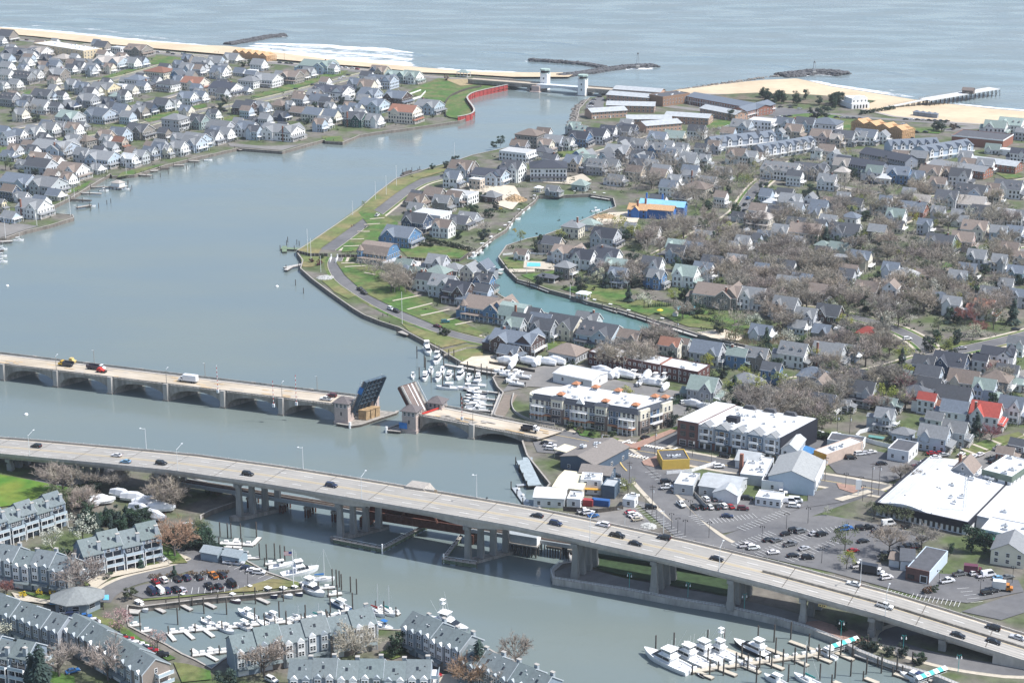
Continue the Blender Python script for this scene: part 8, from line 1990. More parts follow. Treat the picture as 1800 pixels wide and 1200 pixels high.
# TREES
def bare_proto(seed,h):
 r=random.Random(seed);tr,cr=MB(BARK),MB(TWIG)
 def twig(a,d,L_,w,depth):
  b_=a+d*L_;s=d.orthogonal().normalized()*w
  s.rotate(__import__('mathutils').Quaternion(d,r.uniform(0,3.1)))
  cr.poly([a-s,a+s,b_])if depth==0 else cr.poly([a-s,a+s,b_+s*.5,b_-s*.5])
  if depth>0:
   for _ in range(r.choice((3,4,4))):
    t=r.uniform(.25,1);nd=(d+Vector((r.gauss(0,.55),r.gauss(0,.55),r.gauss(.08,.4)))).normalized();twig(a+d*L_*t,nd,L_*r.uniform(.5,.75),w*.72,depth-1)
 top=Vector((r.uniform(-.3,.3),r.uniform(-.3,.3),h*.35));tr.cyl((0,0,-.3),top,.03*h,.02*h,6)
 for i in range(11):
  a=2*pi*i/11+r.uniform(-.3,.3);up=r.uniform(.55,1.5);d=Vector((cos(a),sin(a),up)).normalized();st=Vector((0,0,h*r.uniform(.2,.36)));e=st+d*h*r.uniform(.3,.48)
  tr.cyl(st,e,.012*h,.005*h,4,cap=False)
  for _ in range(6):twig(st.lerp(e,r.uniform(.45,1)),(d+Vector((r.gauss(0,.4),r.gauss(0,.4),r.gauss(.1,.3)))).normalized(),h*r.uniform(.17,.27),.088,3)
 return tr.mesh('trunk'),cr.mesh('crown')
def leafy_proto(seed,h,n,leaf,low=.3,wide=.42,open_=.5):
 r=random.Random(seed);tr,cr=MB(BARK),MB(LEAF);tr.cyl((0,0,-.3),(0,0,h*.5),.025*h,.012*h,6)
 cl=[]
 for _ in range(int(9+8*open_)):
  a=r.uniform(0,2*pi);q=sqrt(r.random());z=r.uniform(low+.08,.86);k=sqrt(max(.05,1-((z-.55)/.5)**2));c=Vector((cos(a)*q*wide*h*k,sin(a)*q*wide*h*k,z*h));cl.append((c,h*r.uniform(.10,.19)));tr.cyl((0,0,h*r.uniform(low*.7,.5)),c,.008*h,.003*h,4,cap=False)
 for _ in range(n):
  c,rad=r.choice(cl);d=Vector((r.gauss(0,1),r.gauss(0,1),r.gauss(0,.8))).normalized()*rad*r.uniform(.5,1.05);p=c+d;s=leaf*r.uniform(.6,1.3)
  u=Vector((r.gauss(0,1),r.gauss(0,1),r.gauss(0,.6))).normalized();w=(d.normalized()+Vector((r.gauss(0,.5),r.gauss(0,.5),r.gauss(0,.5)))).normalized().cross(u)
  if w.length<.1:continue
  w.normalize();cr.poly([p-u*s,p+w*s*.6,p+u*s,p-w*s*.6])
 return tr.mesh('trunk'),cr.mesh('crown')
def conifer_proto(seed,h,wide=.24,n=900):
 r=random.Random(seed);tr,cr=MB(BARK),MB(LEAF);tr.cyl((0,0,-.3),(0,0,h*.95),.02*h,.004*h,6)
 for _ in range(n):
  z=h*(1-sqrt(r.random())*.93);R_=wide*h*(1-z/h)**.85*r.uniform(.55,1.1)+.15;a=r.uniform(0,2*pi);layer=.85+.3*sin(z*5.5/h*3);R_*=layer
  p=Vector((cos(a)*R_,sin(a)*R_,z));u=Vector((cos(a),sin(a),-.45)).normalized()*h*.055;w=Vector((-sin(a),cos(a),r.uniform(-.3,.3)))*h*.03;cr.poly([p-u,p+w,p+u,p-w])
 return tr.mesh('trunk'),cr.mesh('crown')
def pine_proto(seed,h):return leafy_proto(seed,h,1400,h*.035,.12,.32,.9)
TP={'bare':[bare_proto(i,10)for i in range(6)],'open':[leafy_proto(20+i,10,900,.26,.3,.42,.6)for i in range(3)],'ever':[leafy_proto(40+i,8,1500,.34,.06,.40,.8)for i in range(3)],'pine':[conifer_proto(60+i,10)for i in range(3)],'jap':[pine_proto(70+i,9)for i in range(3)],'arb':[conifer_proto(80+i,4,.20,420)for i in range(2)],'bush':[leafy_proto(90+i,2.2,380,.2,.0,.55,.5)for i in range(3)]}
TK={'b':('bare',12.5,[(.34,.30,.255),(.30,.268,.23),(.38,.33,.27),(.32,.28,.245)],'bare grey brown tree'),'m':('bare',10,[(.27,.125,.11),(.25,.11,.12)],'bare reddish budding tree'),'o':('bare',10,[(.33,.22,.15)],'bare russet tree'),'y':('open',10,[(.24,.27,.05),(.20,.22,.06),(.27,.28,.04)],'yellow green budding tree'),'g':('open',10,[(.105,.13,.06),(.12,.14,.075)],'thin green leafing tree'),'w':('open',10,[(.44,.44,.36),(.42,.43,.32)],'white blossoming tree'),'k':('open',10,[(.42,.30,.27),(.38,.25,.25)],'pink blossoming tree'),'e':('ever',8,[(.028,.058,.034),(.035,.065,.038),(.03,.05,.04)],'dark round evergreen'),'c':('pine',10,[(.024,.05,.034),(.03,.055,.045)],'dark conical conifer'),'j':('jap',9,[(.025,.055,.033),(.03,.06,.03)],'dark shaggy pine'),'p':('bush',2.2,[(.11,.03,.04)],'dark red shrub'),'s':('bush',2.2,[(.05,.08,.03),(.06,.07,.04),(.045,.075,.035)],'low green shrub'),'f':('bush',2.2,[(.5,.36,.02)],'bright yellow shrub'),'x':('bush',2.2,[(.20,.13,.085),(.16,.125,.09)],'brown winter shrub')}
TREES=[];BARE=[]
def tree(px,py,kind,h=None,label=None,p=None):
 if kind in 'bmo' and not label and p is None:
  BARE.append((px,py,kind,h));return
 p=None if p==0 else p
 proto,bh,cols,desc=TK[kind];tm,cm_=R.choice(TP[proto]);h=h or bh*R.uniform(.75,1.15);k=h/(10 if proto=='bare' else bh)
 p=at(px,py)if p is None else p;o=OB({'s':'shrub','p':'shrub','f':'shrub','x':'shrub','c':'conifer','j':'pine','e':'evergreen','w':'blossoming_tree','k':'blossoming_tree','y':'leafing_tree','g':'leafing_tree'}.get(kind,'bare_tree'),None,None,p,R.uniform(0,6.28));o.scale=(k*R.uniform(.9,1.12),k*R.uniform(.9,1.12),k)
 OB('trunk' if proto!='bush' else 'stem',tm,o);OB('crown',cm_,o,col=jit(R.choice(cols),.12))
 o['category']='shrub' if proto=='bush' else 'tree';o['group']={'b':'bare trees of the shore town'}.get(kind,'other trees and shrubs of the shore town')
 if label:o['label']=label
 else:TREES.append((o,desc,px,py))
 return o
def ip(px,py,poly):
 c=False;j=len(poly)-1
 for i in range(len(poly)):
  xi,yi=poly[i];xj,yj=poly[j]
  if(yi>py)!=(yj>py)and px<(xj-xi)*(py-yi)/(yj-yi)+xi:c=not c
  j=i
 return c
def grove(cx,cy,rx,ry,n,kinds,hk=1.0,avoid=.62):
 k_=0;tries=0
 while k_<n and tries<n*12:
  tries+=1;a,q=R.uniform(0,6.28),sqrt(R.random());px,py=cx+rx*q*cos(a),cy+ry*q*sin(a)
  if ip(px,py,CREEKP)or not(ip(px,py,BELMAR)or ip(px,py,AVON)or ip(px,py,CONDO)):continue
  w=at(px,py)
  if any((w.x-X)**2+(w.y-Y)**2<(rr*avoid)**2 for _,_,_,X,Y,rr in HOUSE_POS):continue
  kd=R.choice(kinds);tree(px,py,kd,TK[kd][1]*R.uniform(.75,1.2)*hk);k_+=1
grove(1215,440,95,28,44,'bbbbbbbbm');grove(1310,465,110,40,40,'bbbbbbbbbg');grove(1400,490,80,45,40,'bbbbbbbb');grove(1290,320,60,30,26,'bbbbbbm');grove(1420,420,70,35,18,'bbbge');grove(1210,345,45,30,18,'bbbbb');grove(1120,320,60,25,20,'bbbbb')
grove(1380,530,60,30,20,'bbbbb');grove(1560,440,70,30,22,'bbbbbgw');grove(1640,490,70,30,24,'bbbbbgye');grove(1700,545,60,30,16,'bbbbem');grove(1580,560,60,25,14,'bbbbw');grove(1480,610,70,25,10,'bbbk');grove(1520,380,60,22,14,'bbbbe');grove(1640,380,60,25,12,'bbby');grove(1750,400,50,25,12,'bbb');grove(1500,330,60,16,10,'bbbm');grove(1660,320,60,14,8,'bbb')
grove(1330,745,50,22,12,'bbbge',1.1);grove(1420,735,70,25,16,'bbbbg',1.1);grove(1560,700,50,25,12,'bbymk');grove(1480,700,40,18,8,'bbg');grove(1750,690,50,30,8,'bem');grove(1080,640,60,15,10,'bbb');grove(1180,610,40,12,6,'bb');grove(1460,440,20,12,4,'eec');grove(1170,300,40,14,8,'bbe');grove(1240,255,60,18,10,'bbb');grove(1360,285,60,10,6,'bm');grove(1120,255,40,12,6,'bb')
grove(700,500,50,18,18,'bbbbb',.9);grove(660,480,25,10,5,'bb',.8);grove(840,370,40,20,8,'bes');grove(820,410,50,18,12,'esseb',.8);grove(1000,500,60,16,12,'sseb');grove(1110,500,50,20,12,'bbse');grove(1230,555,50,12,8,'sbe');grove(1330,580,60,14,12,'xxbb');grove(940,430,50,10,10,'esy',.8);grove(1080,420,40,16,10,'ebby')
grove(1300,420,150,45,40,'bbbbbb');grove(1400,500,120,50,40,'bbbbbb');grove(1560,500,150,60,40,'bbbbbbge');grove(1600,380,180,50,40,'bbbbm');grove(1200,310,110,50,36,'bbbb');grove(1450,300,150,30,20,'bbb');grove(1550,640,150,40,16,'bbbeg');grove(1750,480,60,60,20,'bbbe');grove(1400,740,90,30,14,'bbbg',1.1)
grove(1250,600,250,160,70,'eeejcygygws');grove(1600,480,190,170,85,'eeejcygwyg');grove(1400,330,250,60,44,'eejcyg');grove(1250,440,160,60,22,'ygegyc');grove(620,180,60,40,8,'es')
sh=MB(LEAF)
for(px,py,wpx,X,Y,rr)in HOUSE_POS:
 for _ in range(R.choice((5,7,9))):
  a=R.uniform(2.8,7.0);d=rr*R.uniform(.85,1.3);cx,cy,s=X+d*cos(a),Y+d*sin(a),R.uniform(.6,1.9)
  for _ in range(16):
   p=Vector((cx+R.gauss(0,s*.55),cy+R.gauss(0,s*.55),GZ+.2+abs(R.gauss(0,s*.6))));u=Vector((R.gauss(0,1),R.gauss(0,1),R.gauss(0,.8))).normalized()*.42;q=Vector((R.gauss(0,1),R.gauss(0,1),R.gauss(0,.8))).normalized()*.34;sh.poly([p-u,p+q,p+u,p-q])
for poly,n in(([(690,320),(900,262),(1240,240),(1780,300),(1790,660),(1440,700),(1240,660),(860,620),(640,500),(600,460)],1500),([(0,80),(640,125),(700,200),(420,255),(100,350),(0,400)],420)):
 while n:
  n-=1;px,py=R.uniform(0,1790),R.uniform(60,700)
  while not ip(px,py,poly):px,py=R.uniform(0,1790),R.uniform(60,700)
  w=at(px,py);s=R.uniform(.7,2.0)
  if ip(px,py,CREEKP)or any((w.x-X)**2+(w.y-Y)**2<(hw_+3)**2 for X,Y,hw_ in ROADS)or(any(ip(px,py,l)for l in LAWNS)and R.random()<.85):continue
  for _ in range(16):
   p=Vector((w.x+R.gauss(0,s*.8),w.y+R.gauss(0,s*.6),GZ+.2+abs(R.gauss(0,s*.55))));u=Vector((R.gauss(0,1),R.gauss(0,1),R.gauss(0,.8))).normalized()*.5;q=Vector((R.gauss(0,1),R.gauss(0,1),R.gauss(0,.8))).normalized()*.4;sh.poly([p-u,p+q,p+u,p-q])
tag(OB('shrubbery',sh.mesh('shrubbery'),None,(0,0,0),0,(.045,.065,.032)),kind='stuff')
grove(60,170,80,40,12,'bbem');grove(120,110,90,20,10,'bem');grove(200,210,150,40,16,'bbems');grove(350,130,90,20,8,'bes');grove(480,200,120,30,12,'ebs');grove(100,290,100,40,14,'bbes');grove(640,190,60,30,6,'es');grove(560,225,60,10,6,'es',.7)
grove(1420,180,90,8,14,'jje',1.15);grove(1320,175,30,5,4,'jx');grove(1475,188,25,6,6,'jj',1.2)
for x,y,k,h in((1450,214,'j',14),(1432,212,'e',12),(1655,232,'j',11),(1645,230,'e',9),(1676,228,'x',6),(1296,212,'b',11),(1284,212,'j',10),(1200,262,'j',9),(1255,240,'b',9),(762,255,'e',0),(880,256,'j',9),(868,260,'e',6),(800,290,'e',8),(785,296,'e',6),(760,298,'e',5),(640,362,'y',4),(786,590,'s',4.5),(776,588,'s',4.2),(548,462,'p',3),(560,466,'p',3.5),(565,455,'s',3),(26,68,'c',10),(126,98,'e',8),(116,140,'c',8),(230,214,'e',5),(232,212,'s',3),(225,258,'e',7),(494,150,'e',5),(690,258,'e',0),(44,290,'y',9),(10,300,'g',11),(712,216,'e',4),(778,192,'s',3.5),(780,200,'s',3.5),(784,142,'x',6),(440,116,'e',7),(428,118,'e',7),(700,205,'s',3),(740,208,'x',4),(760,208,'s',3.5)):
 if h:tree(x,y,k,h)
for x,y,k,h,lb in((1290,700,'c',12,'dark blue green spruce beside the grey house with green roof'),(1716,765,'c',11,'dark spruce between the grey porch house and the red roofed house'),(1780,570,'c',15,'tall dark conifer by the right edge above the corner street'),(1104,870,'y',8,'round green budding street tree beside the dock restaurants'),(1270,426,'y',12,'wide yellow green tree over the wooded street'),(1184,530,'y',8,'bright yellow green tree beside the white gabled creek houses'),(1605,455,'y',8,'yellow green tree beside the wooded streets'),(1645,525,'w',12,'tall white blossoming tree by the corner street junction'),(1585,770,'y',7.5,'bright yellow green tree behind the white pool fence'),(1585,690,'m',10,'broad reddish tree behind the small red roofed house'),(1720,590,'m',9,'dark red tree on the corner street verge'),(1742,775,'m',8,'dark red tree on the side street lawn'),(1380,712,'e',10,'dark spreading evergreen behind the second shop block'),(1590,670,'y',10,'broad olive tree left of the white decked house'),(1485,968,'g',11,'budding multi stem tree in the retail car park'),(1488,1000,'y',8,'yellow green tree below the car park elm'),(1563,975,'b',13,'bare spreading tree in the retail car park'),(1620,965,'b',11,'bare bushy tree before the supermarket'),(1708,970,'j',11,'dark pine before the green canopy'),(1730,972,'j',9,'second dark pine before the green canopy'),(1536,912,'g',8,'pale leafing tree at the left end of the supermarket'),(1562,915,'g',8,'pale leafing tree before the supermarket windows'),(1590,920,'g',8,'pale leafing tree right of its two fellows at the supermarket'),(1583,845,'b',9,'bare tree on the car park edge by the side street'),(1600,850,'b',8,'second bare tree on the car park edge by the side street'),(1670,975,'j',5,'small dark pine by the supermarket wall'),(1455,905,'w',4,'small white blossoming tree on the car park island'),(308,978,'o',16,'large russet tree between the garage row and the sheds'),(146,1045,'b',16,'tall bare tree before the garage row'),(100,1015,'e',9,'dark evergreen left of the tall bare tree'),(112,1000,'e',10,'dark evergreen behind the balcony rows'),(146,950,'w',12,'pale green blossoming tree behind the balcony row'),(92,968,'w',10,'pale blossoming tree against the balcony row'),(247,998,'c',6,'yellowish conifer before the garage row'),(307,1014,'c',5,'small dark conifer on the car park island'),(75,1225,'c',19,'large dark pine in the bottom left corner'),(58,1220,'c',15,'dark pine behind the large corner pine'),(105,1190,'b',13,'bare pale tree on the long condo row'),(190,1195,'b',14,'bare pale tree before the long condo row'),(210,1108,'k',9,'wide pink blossoming tree on the marina lawn'),(277,1140,'k',8,'smaller pink blossoming tree on the marina lawn'),(465,1190,'b',15,'bare tree before the boat basin row'),(625,1165,'b',14,'bare tree at the right end of the boat basin row'),(700,1150,'e',9,'spreading dark tree on the small green lawn'),(842,1205,'c',17,'tall dark spruce at the condo row end'),(828,1215,'o',13,'brown tree in front of the tall spruce'),(905,1175,'b',12,'wide bare tree behind the last condo roofs'),(880,1215,'b',12,'bare tree over the last condo roofs'),(570,1225,'b',9,'bare tree on the bottom middle row'),(400,1215,'e',8,'dark evergreen at the bottom edge'),(0,1130,'w',9,'white blossoming tree at the left edge'),(12,1045,'m',6,'reddish tree at the left edge before the field row'),(98,870,'b',14,'bare pale tree beside the green field'),(112,868,'b',13,'second bare pale tree beside the green field'),(232,1052,'s',5,'round olive bush at the corner of the condo car park')):tree(x,y,k,h,lb)
grove(120,895,45,14,16,'eegbx',.9);grove(185,925,50,14,22,'eejc',.8);grove(260,925,30,16,8,'ej',.8);grove(330,955,40,10,14,'ee',.8);grove(190,862,30,8,8,'xbe',.8);grove(300,885,25,15,9,'bbx',1.0);grove(380,868,25,6,8,'xxs');grove(350,945,16,8,5,'yeg',.7)
for x in range(265,405,9):tree(x,1016-(x-265)*.06+R.uniform(-3,3),'x',1.8)
for x,y,k in((190,1018,'s'),(40,1050,'f'),(70,1046,'f'),(92,1048,'f'),(110,1030,'f'),(8,1055,'f'),(1550,985,'s'),(1640,1040,'s'),(1628,1042,'x'),(1003,752,'e'),(1000,756,'s'),(1020,762,'x'),(1040,766,'s'),(1060,770,'x'),(1075,768,'s'),(953,438,'f'),(880,370,'f'),(905,408,'f'),(1515,1135,'s'),(1533,1140,'s'),(1565,1150,'s'),(1618,1168,'s'),(1480,1110,'s')):tree(x,y,k,3.2 if k!='f' else 2.4)
for x,y in((1522,1140),(1540,1143),(1562,1152),(1478,1108),(1585,1152),(1615,1166)):tree(x,y,'e',4.5)
BARE=[(x,y,k,h or 10)for x,y,k,h in BARE];BARE.sort(key=lambda q:-ppm(q[1])*q[3]);NB=290
for x,y,k,h in BARE[:NB]:tree(x,y,k,h,None,0)
rw=random.Random(5);b=MB(TWIG)
def low_tree(b,o,h):
 b.cyl(o,o+Vector((0,0,h*.4)),.03*h,.02*h,4)
 def tw(a,d,L_,w,dep):
  e=a+d*L_;s_=Vector((rw.gauss(0,1),rw.gauss(0,1),rw.gauss(0,.4))).normalized()*w;b.poly([a-s_,a+s_,e])
  if dep:
   for _ in range(4):tw(a.lerp(e,rw.uniform(.3,1)),(d+Vector((rw.gauss(0,.55),rw.gauss(0,.55),rw.gauss(.08,.4)))).normalized(),L_*.65,w*.8,dep-1)
 for i in range(14):a=i*.45;d=Vector((cos(a),sin(a),rw.uniform(.5,1.6))).normalized();tw(o+Vector((0,0,h*.3))+d*h*rw.uniform(0,.3),d,h*.3,.13,2)
for x,y,k,h in BARE[NB:]:low_tree(b,at(x,y),h)
tag(OB('far_bare_woods',b.mesh('far_bare_woods'),None,(0,0,0),0,(.33,.295,.25)),kind='stuff')
def hedge(pts,n,h,label,kind='arb',col=(.024,.058,.026)):
 P=line(pts);L_=[P[0].lerp(P[-1],i/(n-1))if len(P)==2 else resample(P,1.0)[int(i/(n-1)*(len(resample(P,1.0))-1))]for i in range(n)]
 o=thing('hedge',label,'hedge',P[0])
 for q in L_:
  c=OB('shrub',R.choice(TP[kind])[1],o,q-P[0],R.uniform(0,6));k=h/(4 if kind=='arb' else 2.2)*R.uniform(.9,1.1);c.scale=(k,k,k);c.color=(*jit(col,.15),1)
hedge([(1140,541),(1222,537)],22,3.2,'clipped dark cypress hedge along the creek side lawn');hedge([(1400,606),(1480,602)],20,5.5,'tall dark cypress hedge behind the flat white house');hedge([(1425,392),(1472,385)],12,4.5,'dark hedge before the brick bungalow');hedge([(735,420),(826,442)],24,3,'dark hedge along the wide back lawn','bush',(.03,.05,.025));hedge([(738,432),(760,434)],8,2.6,'short dark hedge behind the blue gabled house','bush',(.03,.05,.025));hedge([(940,444),(980,440)],12,2.5,'dark hedge behind the white garden cottage','bush',(.03,.055,.025));hedge([(1178,712),(1210,704)],9,4.2,'dark cypress hedge beside the boatyard');hedge([(940,272),(986,276)],12,3.0,'dark hedge beside the white cubic house','bush',(.025,.05,.02));hedge([(1512,202),(1572,192)],18,3.6,'dark hedge before the white pier house','bush',(.03,.055,.03));hedge([(1220,560),(1262,568)],12,2,'low hedge by the creek lawn','bush',(.04,.075,.025));hedge([(1430,768),(1480,780)],14,3.5,'dark green hedge behind the parked cars','bush',(.03,.055,.025));hedge([(330,958),(385,972)],16,4.2,'dense dark hedge along the marina lane','bush',(.025,.05,.035));hedge([(1766,520),(1790,516)],8,3.5,'dark hedge beside the teal house')
P_=[(1330,592),(1350,598),(1380,602),(1300,590),(1290,586),(1320,600)]
b=MB(LEAF)
for _ in range(900):
 px,py=1275+R.random()*120,582+R.random()*24;q=at(px,py)
 if ip(px,py,CREEKP):continue
 h=R.uniform(1,2.4);b.poly([(q.x-.3,q.y,GZ),(q.x+.3,q.y,GZ),(q.x+R.uniform(-.4,.4),q.y,GZ+h)])
tag(OB('reeds',b.mesh('reeds')),kind='stuff').color=(.33,.26,.17,1)
# SMALL THINGS
def pole(px,py,h,label,kind='wood',group=None,r=.14):
 p=at(px,py);o=OB('utility_pole' if kind=='wood' else 'flagpole' if kind=='flag' else 'street_lamp',None,None,p,R.uniform(-.5,.3))
 m_={'wood':BARK,'flag':WHITE,'black':TYRE,'teal':TEAL,'steel':GALV}[kind];b=MB(m_);b.cyl((0,0,0),(0,0,h),r,r*.6,6);OB('pole',b.mesh('pole'),o)
 if kind=='wood':b=MB(BARK,GALV);b.box(-1.2,1.2,-.08,.08,h-.9,h-.7);b.box(-.9,.9,-.08,.08,h-2,h-1.85);b.cyl((.45,0,h-3.2),(.45,0,h-2.2),.25,n=6,m=1);OB('crossarm',b.mesh('crossarm'),o)
 if kind=='black':b=MB(TYRE);b.cyl((-.8,0,h-.3),(.8,0,h-.3),.05,n=4);b.cyl((-.8,0,h-.9),(-.8,0,h-.3),.22,.1,6);b.cyl((.8,0,h-.9),(.8,0,h-.3),.22,.1,6);OB('lamp_head',b.mesh('lamp_head'),o)
 if kind=='teal':
  b=MB(TEAL);[b.cyl((s*.7*sin(a*.5),0,h+.7*(cos((a-2)*.6)-.2)),(s*.7*sin((a+1)*.5),0,h+.7*(cos((a-1)*.6)-.2)),.05,n=4)for s in(-1,1)for a in range(4)];OB('arm',b.mesh('arm'),o);b=MB(WHITE);[b.cyl((s*.75,0,h-.9),(s*.75,0,h-.1),.25,.1,6)for s in(-1,1)];OB('lamp_head',b.mesh('lamp_head'),o)
 if kind=='steel':b=MB(GALV);b.cyl((0,0,h),(-2.4,0,h+.3),.06,n=4);b.box(-3,-2.2,-.15,.15,h+.22,h+.4);OB('arm',b.mesh('arm'),o)
 if label:o['label']=label
 cat={'wood':'utility pole','flag':'flagpole'}.get(kind,'street lamp')
 auto(o,{'wood':'brown wooden utility pole','flag':'tall white pole','black':'black twin lamp post','teal':'teal promenade lamp','steel':'grey street lamp'}[kind],'',cat,group or{'wood':'utility poles along the streets','flag':'tall white poles by the water','black':'black lamp posts in the car parks','teal':'teal lamps along the promenade','steel':'grey street lamps'}[kind],px);POLE.append((o,px,py));return o
POLE=[]
for x,y,h in((1106,848,9.5),(1146,906,13),(1302,724,10),(1337,706,10),(1345,733,9),(1382,752,10),(1471,767,11),(1493,765,10),(1685,812,9),(1721,775,8),(1790,750,9),(1450,845,11),(1531,873,15),(1544,870,14),(1140,762,11),(1151,800,12),(1067,770,12),(1056,792,9),(1217,802,9),(1240,785,8),(500,108,12),(477,105,13),(210,226,11),(163,232,12),(410,178,9),(364,190,8),(152,148,9),(124,244,7),(1500,640,9),(1585,650,9),(1420,590,10),(1190,590,9),(1440,375,9),(1619,400,9),(1790,620,9),(1180,640,9),(1530,330,8),(1362,185,7)):pole(x,y,h,None)
for x,y,h in((516,1028,14),(124,379,14),(10,419,14),(131,347,12),(140,322,8),(222,306,10),(171,308,14),(697,327,15),(679,343,14),(660,351,13),(620,379,10),(541,444,15),(547,461,15),(799,287,16),(707,570,18),(564,478,10),(1002,524,8),(926,480,9),(65,396,9)):pole(x,y,h,None,'flag',r=.16)
for x,y in((1213,907),(1246,945),(1339,953),(1382,930),(1420,920),(1444,990),(1135,900),(1154,918),(1180,930),(1191,938),(1204,942),(1486,858),(1512,864),(1250,818),(1360,840),(1650,1032),(1722,1048),(1779,1025),(275,1046),(436,1035),(1516,880)):pole(x,y,7,None,'black',r=.1)
for x,y in((1106,1034),(1209,1051),(1308,1071),(1478,1119),(1587,1145),(1684,1180)):pole(x,y,5.6,None,'teal',r=.1)
for x,y in((128,870),(1098,934),(1070,800),(1306,1000)):pole(x,y,9,None,'steel',r=.1)
q=at(518,1024);b=MB(mat('flag_red',(.4,.08,.08),rough=.8),WHITE,mat('flag_blue',(.03,.05,.2),rough=.8));p=at(516,1028)
for i in range(7):b.box(-3.0,-.15,-.03,.03,11.6+i*.22,11.82+i*.22,0 if i%2==0 else 1)
b.box(-1.3,-.14,-.05,.05,12.3,13.15,2);tag(OB('flag',b.mesh('flag'),None,(p.x,p.y,GZ)),'red white and blue flag hanging from the marina flagpole','flag')
q=at(1692,918);o=thing('radio_mast','thin white lattice mast beside the supermarket','mast',q);b=MB(GALV);h=20
for sx,sy in((-.7,-.5),(.7,-.5),(0,.7)):b.cyl((sx,sy,0),(sx*.6,sy*.6,h),.08,n=4)
OB('leg',b.mesh('leg'),o);b=MB(GALV)
for i in range(12):z=h*i/12;b.cyl((-.7,-.5,z),(.66,-.5,z+h/12),.05,n=3);b.cyl((.7,-.5,z),(0,.66,z+h/12),.05,n=3)
OB('lattice',b.mesh('lattice'),o)
def fence(pts,h,m_,label,step=2.4):
 P=[at(*p)for p in pts];o0=P[0];t=thing('fence',label,'fence',o0);Q=resample([p-o0 for p in P],step)
 for a,c in zip(Q,Q[1:]):b=MB(m_);ribbon(b,[a.lerp(c,.03),a.lerp(c,.97)],-.05,.05,.1,.1,0,h=h-.1);OB('panel',b.mesh('panel'),t)
 pm=MB(m_);pm.box(-.09,.09,-.09,.09,0,h+.15);pm=pm.mesh('post')
 for a in Q:OB('post',pm,t,a)
fence([(1504,770),(1512,762),(1540,755),(1574,768),(1612,778)],2,WHITE,'white panel fence behind the shops round the pool yard');fence([(1504,771),(1540,782),(1590,794)],2,WHITE,'front white panel fence of the pool yard');fence([(1172,834),(1215,830),(1258,816)],1.6,WHITE,'white wall like fence below the yellow shop');fence([(990,898),(1050,902),(1095,896)],2,WOODD,'dark board fence behind the gravel car park');fence([(720,178),(740,172),(748,163)],2,WHITE,'white fence round the white decked beach house');fence([(700,160),(712,170),(740,160)],1.6,WHITE,'white terrace fence by the green bank');fence([(884,449),(920,446),(975,450)],1.2,WHITE,'low white fence before the garden cottage');fence([(1220,870),(1240,892),(1262,892)],1.8,mat('pale_fence',(.45,.42,.38),rough=.9),'pale fence beside the grey arched hall');fence([(780,626),(820,614),(850,612)],1.2,WOOD,'low fence across the bank lawn');fence([(860,640),(900,648),(940,655)],1.6,WOODD,'dark slatted fence at the boatyard bulkhead');fence([(100,1058),(150,1064),(190,1046)],.5,CONC,'low kerb wall before the harbour office')
POOL=mat('pool_water',(.12,.50,.60),rough=.1,namt=.05)
for pts,lb in(([(927,463),(950,464),(950,470),(926,470)],'bright blue swimming pool beside the creek'),([(1186,541),(1222,538),(1222,544),(1190,547)],'dark blue swimming pool behind the cypress hedge'),([(1527,766),(1556,770),(1552,774),(1526,770)],'green covered pool inside the white fence')):
 o=flat('swimming_pool',pts,GZ+.66,POOL if 'green' not in lb else mat('pool_cover',(.10,.24,.22),rough=.8),None);tag(o,lb,'pool')
for k,pts in enumerate([[(921,460),(958,461),(975,466),(975,476),(920,472)],[(894,474),(940,474),(940,479),(896,480)],[(1006,312),(1024,306),(1040,318),(1020,326),(955,322),(950,318)]]):sheet('terrace',pts,WALK,GZ+.14)
q=at(1187,556);o=thing('garden_shed','tiny pale garden shed on the creek lawn','shed',q,GR);b=MB(WHITE);b.gwall(-1.2,1.2,-1,1,0,1.9,.8,'y');OB('wall',b.mesh('wall'),o);b=MB(SHINGLE);b.gable(-1.2,1.2,-1,1,1.92,.8,'y',.2);OB('roof',b.mesh('roof'),o,col=RC['l'][0])
for px,py,c,lb in((1140,506,(.1,.35,.65),'light blue parasol on the white creek deck'),(1160,552,(.7,.5,.04),'yellow parasol on the creek dock')):
 q=at(px,py);o=thing('parasol',lb,'parasol',q);b=MB(WHITE);b.cyl((0,0,0),(0,0,2.5),.05,n=5);OB('pole',b.mesh('pole'),o);b=MB(ANY);b.cyl((0,0,2.3),(0,0,3.0),1.8,.05,8);OB('canopy',b.mesh('canopy'),o,col=c)
def rockpile(px,py,r,h,m_,label,cat='heap'):
 q=at(px,py);o=thing('rubble_heap',label,cat,q);b=MB(m_)
 for _ in range(160):
  a,d=R.uniform(0,6.28),r*sqrt(R.random());s=R.uniform(.25,.6);z=h*max(0,1-d/r);k=len(b.v);rk=R.choice(RK);t_=R.uniform(0,6)
  for v in rk.v:b.v.append((d*cos(a)+s*(v[0]*cos(t_)-v[1]*sin(t_)),d*sin(a)+s*(v[0]*sin(t_)+v[1]*cos(t_)),z+v[2]*s))
  for f in rk.f:b.f.append(tuple(k+j for j in f));b.mi.append(0)
 k=len(b.v);b.v+=[(r*cos(i*.785),r*sin(i*.785),0)for i in range(8)]+[(0,0,h)];b.f+=[(k+i,k+(i+1)%8,k+8)for i in range(8)];b.mi+=[0]*8
 OB('rocks',b.mesh('rocks'),o)['kind']='stuff'
